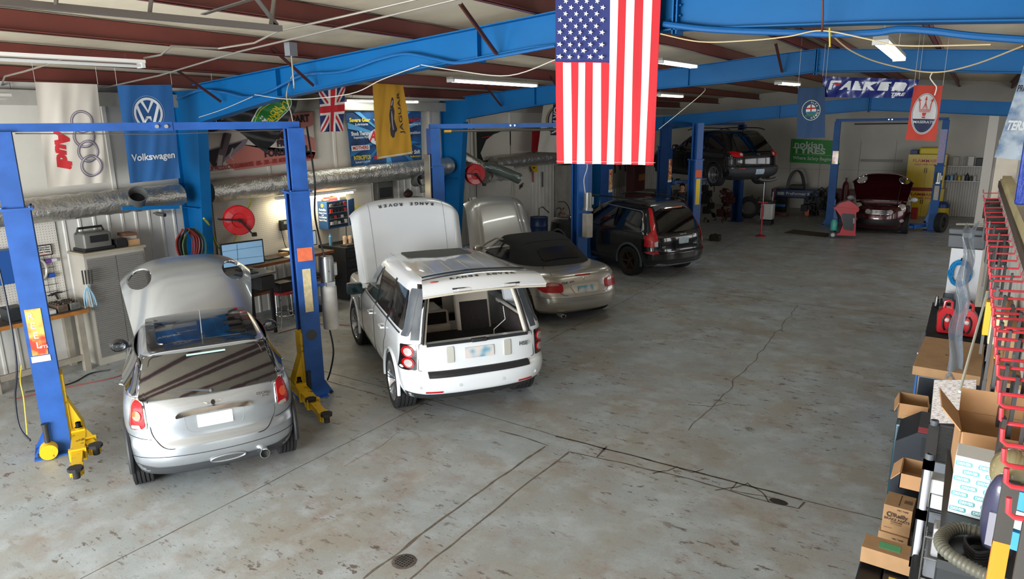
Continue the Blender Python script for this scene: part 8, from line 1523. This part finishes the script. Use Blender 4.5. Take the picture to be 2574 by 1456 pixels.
p = atz(2040, 588); g = G(); g.prism([(-.75, -.45), (.65, -.45), (.55, .45), (-.85, .45)], 0, .012); single(g, 'floor_mat', mat('4d4234', .9, var=.3), 'dark brown flat cardboard on the floor left of the red service machine', 'mat', (p.x, p.y, .001), rz=R(-14))
# red jack stand pole under the raised vehicle
p = atz(1912, 594); t = thing('support_stand', 'tall thin red support stand under the raised black vehicle', 'stand', p); g = G(); g.lathe([(0, 0), (.17, 0), (.17, .015), (.05, .06), (0, .06)], 24); g.build('base', mat('8f2226', .5), t); g = G(); g.cyl((0, 0, .05), (0, 0, 1.15), .028, n=14); g.build('pole', mat('a3282c', .4), t); g = G(); g.cyl((0, 0, 1.15), (0, 0, 2.03), .012, n=10); g.build('screw', STL, t); g = G(); g.bar((-.16, 0, 1.13), (.16, 0, 1.13), .02, .03); g.build('handle', mat('a3282c', .4), t)
p = atz(1922, 566); t = thing('fluid_tank', 'white and black wheeled fluid tank behind the red support stand', 'fluid tank', (p.x, p.y+.3, 0)); g = G(); g.box((-.22, -.2, .18), (.22, .2, .78), None, .05); g.build('tank', mat('c3c3bf', .4), t); g = G(); g.box((-.24, -.22, .78), (.24, .22, .88), None, .02); g.build('lid', BLK, t); g = G(); g.box((-.15, -.205, .3), (-.09, -.2, .7)); g.build('gauge_strip', mat('20352a', .4), t)
text('2', .14, basis((-.18, -.206, .66), (1, 0, 0), (0, 0, 1)), mat('b3262e', .4), t); g = G(); g.box((-.2, -.22, 0), (.2, .22, .16)); g.build('base', BLK, t); g = G(); g.tube([(.15, 0, .88), (.15, 0, 1.2)], .012, 6); g.build('gauge', WHT, t)
def junk(name, lb, cat, c, r_, col, n, s_=(1, 1, 1), seed=0, met=.4):
    g = G(); rr = random.Random(seed)
    for k in range(n):
        a = V((rr.uniform(-1, 1)*r_*s_[0], rr.uniform(-1, 1)*r_*s_[1], abs(rr.uniform(0, 1))*r_*s_[2]*1.6+.05)); d = V((rr.uniform(-1, 1), rr.uniform(-1, 1), rr.uniform(-1, 1)))*r_*.5
        if k % 3 == 0: g.cyl(a, a+d, rr.uniform(.02, .07), n=10)
        elif k % 3 == 1: h = rr.uniform(.04, .14); g.box((a.x-h, a.y-h, max(0, a.z-h)), (a.x+h, a.y+h, a.z+h), None, .01)
        else: g.tube(catmull([a, a+d+V((0, 0, .1)), a+d*1.6, a+d*1.2-V((0, 0, .1))], 4), .015, 6)
    return single(g, name, mat(col, .6, met, var=.4, scale=9), lb, cat, c)
q = atz(1775, 560); junk('suspension_assembly', 'dark suspension assembly standing on the floor under the raised vehicle', 'car part', (q.x, q.y, 0), .40, '2b2725', 26, (.6, .6, 2.4), 1); q = atz(1822, 562); junk('transmission_jack', 'dark red jack with metal parts under the raised vehicle', 'jack', (q.x, q.y, 0), .30, '4a201c', 30, (.55, .55, 2.6), 12); q = atz(2050, 545); junk('wheel_parts', 'loose hub and brake parts on the floor left of the back lift', 'car part', (q.x, q.y+.3, 0), .45, '2c2b2b', 24, (1.1, .6, .9), 3)
q = atz(1900, 520); junk('exhaust_parts', 'brown exhaust pieces on the floor beside the white fluid tank', 'car part', (q.x, q.y, 0), .35, '6a5a4e', 12, (1.4, .5, .3), 4); q = atz(1790, 604); junk('small_tool', 'small dark tool with a yellow spot on the floor behind the black vehicle', 'tool', (q.x, q.y, 0), .13, '3a342a', 8, (1.4, .8, .3), 5)
t = thing('tyre_machine', 'dark blue tyre machine with white lettering at the back wall', 'tyre machine', (-6.9, 30.3, 0)); NB = mat('1c3159', .4, var=.2); g = G(); g.box((0, 0, .62), (1.9, .55, .98), None, .04); g.build('beam', NB, t); 
for x in (.15, 1.3): g = G(); g.box((x, .05, 0), (x+.42, .5, .62)); g.build('pedestal', mat('1c1e22', .5), t)

text('ProFormer II', .17, basis((1.05, -.006, .80), (1, 0, 0), (0, 0, 1)), mat('c9cdd2', .4), t, bold=.002, width=.9); g = G(); g.box((.25, -.008, .73), (.52, 0, .86)); g.build('label', mat('aab0b8', .4), t); g = G(); [g.tube([(.85+.32*cos(a)+.03*k, .3, .98+.75*sin(a)) for a in [pi*j/16 for j in range(17)]], .025, 6) for k in range(4)]; g.build('hose_arch', mat('3a3b3d', .5), t)
g = G(); g.box((.7, .1, .98), (1.25, .45, 1.16), None, .03); g.build('motor', BLK, t); g = G(); [g.lathe([(.10+.06*k, 0), (.12+.06*k, .03), (.10+.06*k, .06)], 20, M.Translation((2.15, .1, .85)) @ M.Rotation(pi/2, 4, 'X')) for k in range(3)]; g.tube([(1.7, .2, .9), (1.95, .1, 1.1), (2.15, .1, .9), (2.2, .1, 0)], .02, 6); g.build('gear_head', mat('2c2d2e', .5, .5), t)
t = thing('engine_stand', 'dark red engine stand with blue frame left of the tyre machine', 'engine stand', (-7.0, 28.9, 0)); g = G(); g.bar((0, 0, .1), (1.1, 0, .1), .08, .08); g.bar((.5, 0, .1), (.55, 0, 1.15), .08, .08, (0, 1, 0)); g.build('frame', mat('6a1f22', .5), t); g = G(); g.bar((-.2, 0, .45), (1.0, 0, .45), .07, .09); g.build('blue_bar', mat('1f5f9a', .4), t); g = G(); [g.cyl((x, -.04, .05), (x, .04, .05), .05, n=12) for x in (.0, 1.1)]; g.build('castors', BLK, t)
t = thing('gas_cylinder', 'dark red gas cylinder against the back wall left of the red hatchback', 'gas cylinder', (-4.15, 30.9, 0)); g = G(); g.lathe([(0, 0), (.12, 0), (.12, 1.15), (.09, 1.28), (.035, 1.33), (.035, 1.42), (0, 1.42)], 20); g.build('bottle', mat('5a1c1e', .4), t); g = G(); g.cyl((-.05, 0, 1.45), (.05, 0, 1.45), .02, n=8); g.build('valve', STL, t)
bx('red_tool_chest', 'dark red tool chest behind the gas cylinder at the back wall', 'tool chest', (-4.75, 31.2, 0), (-3.5, 31.8, .95), mat('4c1818', .5), .02); q = atz(2010, 520); junk('engine_block', 'black and red engine parts heap beside the left column of the back lift', 'engine', (-4.9, 30.2, 0), .42, '251f1f', 26, (.9, .8, 1.5), 7)
bx('orange_can', 'small orange container beside the engine heap at the back', 'container', (-5.4, 29.6, 0), (-5.22, 29.8, .42), mat('b0562c', .5), .02); bx('red_can', 'small red can beside the yellow cabinets', 'can', (-1.72, 30.6, 0), (-1.5, 30.8, .42), mat('9c2a1c', .5), .02)
q = atY(2216, 404, 32.17); t = thing('wall_lamp', 'unlit grey tube lamp fixed low on the back wall', 'lamp', q); g = G(); g.box((-.75, -.04, -.05), (.75, .03, .05)); g.build('housing', mat('7d786f', .5), t)
# workshop corner behind the wide flag: red press, table, bench
t = thing('sandblast_cabinet', 'large dark red workshop cabinet beyond the lift behind the wide flag', 'cabinet', (-11.3, 25.2, 0)); RC = mat('571b1a', .5, var=.25); g = G(); g.box((0, 0, 0), (1.1, 1.3, 1.05), None, .03); g.box((0, .1, 1.05), (.35, 1.2, 2.6), None, .03); g.build('body', RC, t); g = G(); g.box((.35, .2, 1.06), (1.15, 1.4, 1.12)); g.build('open_tray', mat('8c8580', .5), t); g = G(); g.box((.36, .5, 1.5), (.37, 1.1, 1.75)); g.build('orange_label', mat('a8692c', .5), t)
t = thing('folding_table', 'small work table on yellow trestles beyond the black vehicle', 'table', (-9.9, 25.0, 0)); g = G(); g.box((0, 0, .86), (1.35, .7, .90)); g.build('table_top', mat('5a3c2a', .6), t)
for x in (.15, .75):
    for s in (-1, 1): g = G(); g.bar((x, .1+.03*s, .86), (x+s*.14, .1, 0), .05, .05); g.build('leg', mat('c9a51e', .5), t)
t = thing('metal_tin', 'large tin with a dark red label on the small work table', 'tin', (-9.6, 25.2, .902)); g = G(); g.lathe([(0, 0), (.16, 0), (.16, .30), (.165, .31), (0, .31)], 20); g.build('tin', mat('5c3f45', .4, col2='a9a09c', scale=6), t)
t = thing('tool_case', 'open brown machine case with a lid and cable loop on the small table', 'case', (-9.75, 25.5, .902)); g = G(); g.prism([(-.3, 0), (.3, 0), (.22, .42), (-.05, .45)], -.1, .1, basis((0, 0, 0), (1, 0, 0), (0, 0, 1), (0, -1, 0))); g.build('case', mat('3b2620', .5), t); g = G(); g.tube([(-.2*cos(a)-.05, 0, .38+.2*sin(a)) for a in [pi*k/12 for k in range(13)]], .015, 6); g.build('cable_loop', BLK, t)
junk('bench_clutter', 'bottles and tools heaped on the right end of the small work table', 'tools', (-8.98, 25.35, .902), .20, '5c5a57', 22, (1.3, .8, .5), 9)
t = thing('tool_board', 'white wall board with hanging dark tools beyond the flag', 'tool board', (XL+.05, 24.6, 0)); 
g = G(); g.box((0, 0, 1.2), (.03, 3.5, 2.6)); g.build('board', mat('aaa59b', .6), t)
for k in range(6): g = G(); r_ = random.Random(k); g.bar((.05, .3+k*.5, 2.3-.1*(k % 3)), (.05, .34+k*.5, 1.9-.1*(k % 2)), .05, .05); g.build('hanging_tool', BK2, t)
# ================================================================ MECHANIC
def person(c, yaw):
    t = thing('person', 'person in dark work clothes reaching up under the raised black vehicle', 'person', c, yaw); me = bpy.data.meshes.new('body')
    vs = [(0, 0, .95), (0, .01, 1.12), (0, .02, 1.32), (0, .03, 1.46), (0, .03, 1.54), (.01, .04, 1.62), (.01, .04, 1.72), (-.10, 0, .90), (-.11, -.01, .50), (-.11, .02, .08), (-.11, -.12, .04), (.10, 0, .90), (.12, .05, .50), (.12, .10, .08), (.12, -.04, .04),
          (-.19, .02, 1.44), (-.24, -.10, 1.22), (-.14, -.32, 1.26), (-.11, -.40, 1.28), (.19, .02, 1.44), (.26, -.12, 1.24), (.22, -.34, 1.22), (.21, -.42, 1.24)]
    ed = [(0, 1), (1, 2), (2, 3), (3, 4), (4, 5), (5, 6), (0, 7), (7, 8), (8, 9), (9, 10), (0, 11), (11, 12), (12, 13), (13, 14), (3, 15), (15, 16), (16, 17), (17, 18), (3, 19), (19, 20), (20, 21), (21, 22)]
    rad = [.15, .14, .16, .10, .055, .09, .075, .10, .07, .05, .045, .10, .07, .05, .045, .07, .05, .035, .028, .07, .05, .035, .028]
    me.from_pydata([V(v) for v in vs], ed, []); o = bpy.data.objects.new('body', me); COL.objects.link(o); md = o.modifiers.new('s', 'SKIN'); 
    for k, s in enumerate(me.skin_vertices[0].data): s.radius = (rad[k], rad[k]*(.75 if k < 4 else 1)); s.use_root = (k == 0)
    o.modifiers.new('u', 'SUBSURF').levels = 2; dg = bpy.context.evaluated_depsgraph_get(); dg.update(); nm = bpy.data.meshes.new_from_object(o.evaluated_get(dg)); bpy.data.objects.remove(o)
    SK, CL, PA = mat('a8765c', .6), mat('17181b', .8), mat('1d1f26', .8); [nm.materials.append(m) for m in (CL, SK, PA)]
    for p in nm.polygons:
        q = p.center; p.use_smooth = True; p.material_index = 1 if (q.z > 1.49 and abs(q.x) < .12) or q.y < -.14 and q.z > 1 else (2 if q.z < .96 else 0)
    b = bpy.data.objects.new('body', nm); COL.objects.link(b); b.parent = t
    for s, (hx, hy, hz) in ((-1, (-.11, -.40, 1.28)), (1, (.21, -.42, 1.24))):
        g = G(); g.box((-.035, -.06, -.012), (.035, .0, .012), M.Translation((hx, hy, hz)), .01)
        for k in range(4): x = -.027+.018*k; l_ = (.055, .068, .07, .05)[k]; g.tube([(hx+x, hy-.05, hz), (hx+x, hy-.05-l_*.6, hz+.006), (hx+x, hy-.05-l_, hz-.012)], [.010, .009, .007], 6)
        g.tube([(hx-s*.03, hy-.01, hz), (hx-s*.055, hy-.04, hz), (hx-s*.055, hy-.065, hz-.008)], [.011, .010, .008], 6); g.build('hand', SK, b)
    g = G(); g.ball((.01, .045, 1.70), .098, 10, None, (.95, 1.05, 1.0)); v_ = [v for v in g.b.verts if v.co.z < 1.66 or v.co.y < -.02]; bmesh.ops.delete(g.b, geom=v_, context='VERTS'); g.build('hair', mat('241a14', .8), t)
    g = G(); g.ball((.01, -.06, 1.655), .014, 6); g.build('nose', SK, t)
    for s in (-1, 1): g = G(); g.ball((.01+s*.032, -.042, 1.69), .010, 6); g.build('eye', mat('e9e4de', .3), t); g = G(); g.ball((.01+s*.09, .04, 1.67), .022, 6, None, (.4, .8, 1)); g.build('ear', SK, t)
    g = G(); g.box((-.015, -.050, 1.615), (.035, -.042, 1.622)); g.build('mouth', mat('7a4a40', .6), t)
    return t
person((-7.85, 22.05, 0), R(25))
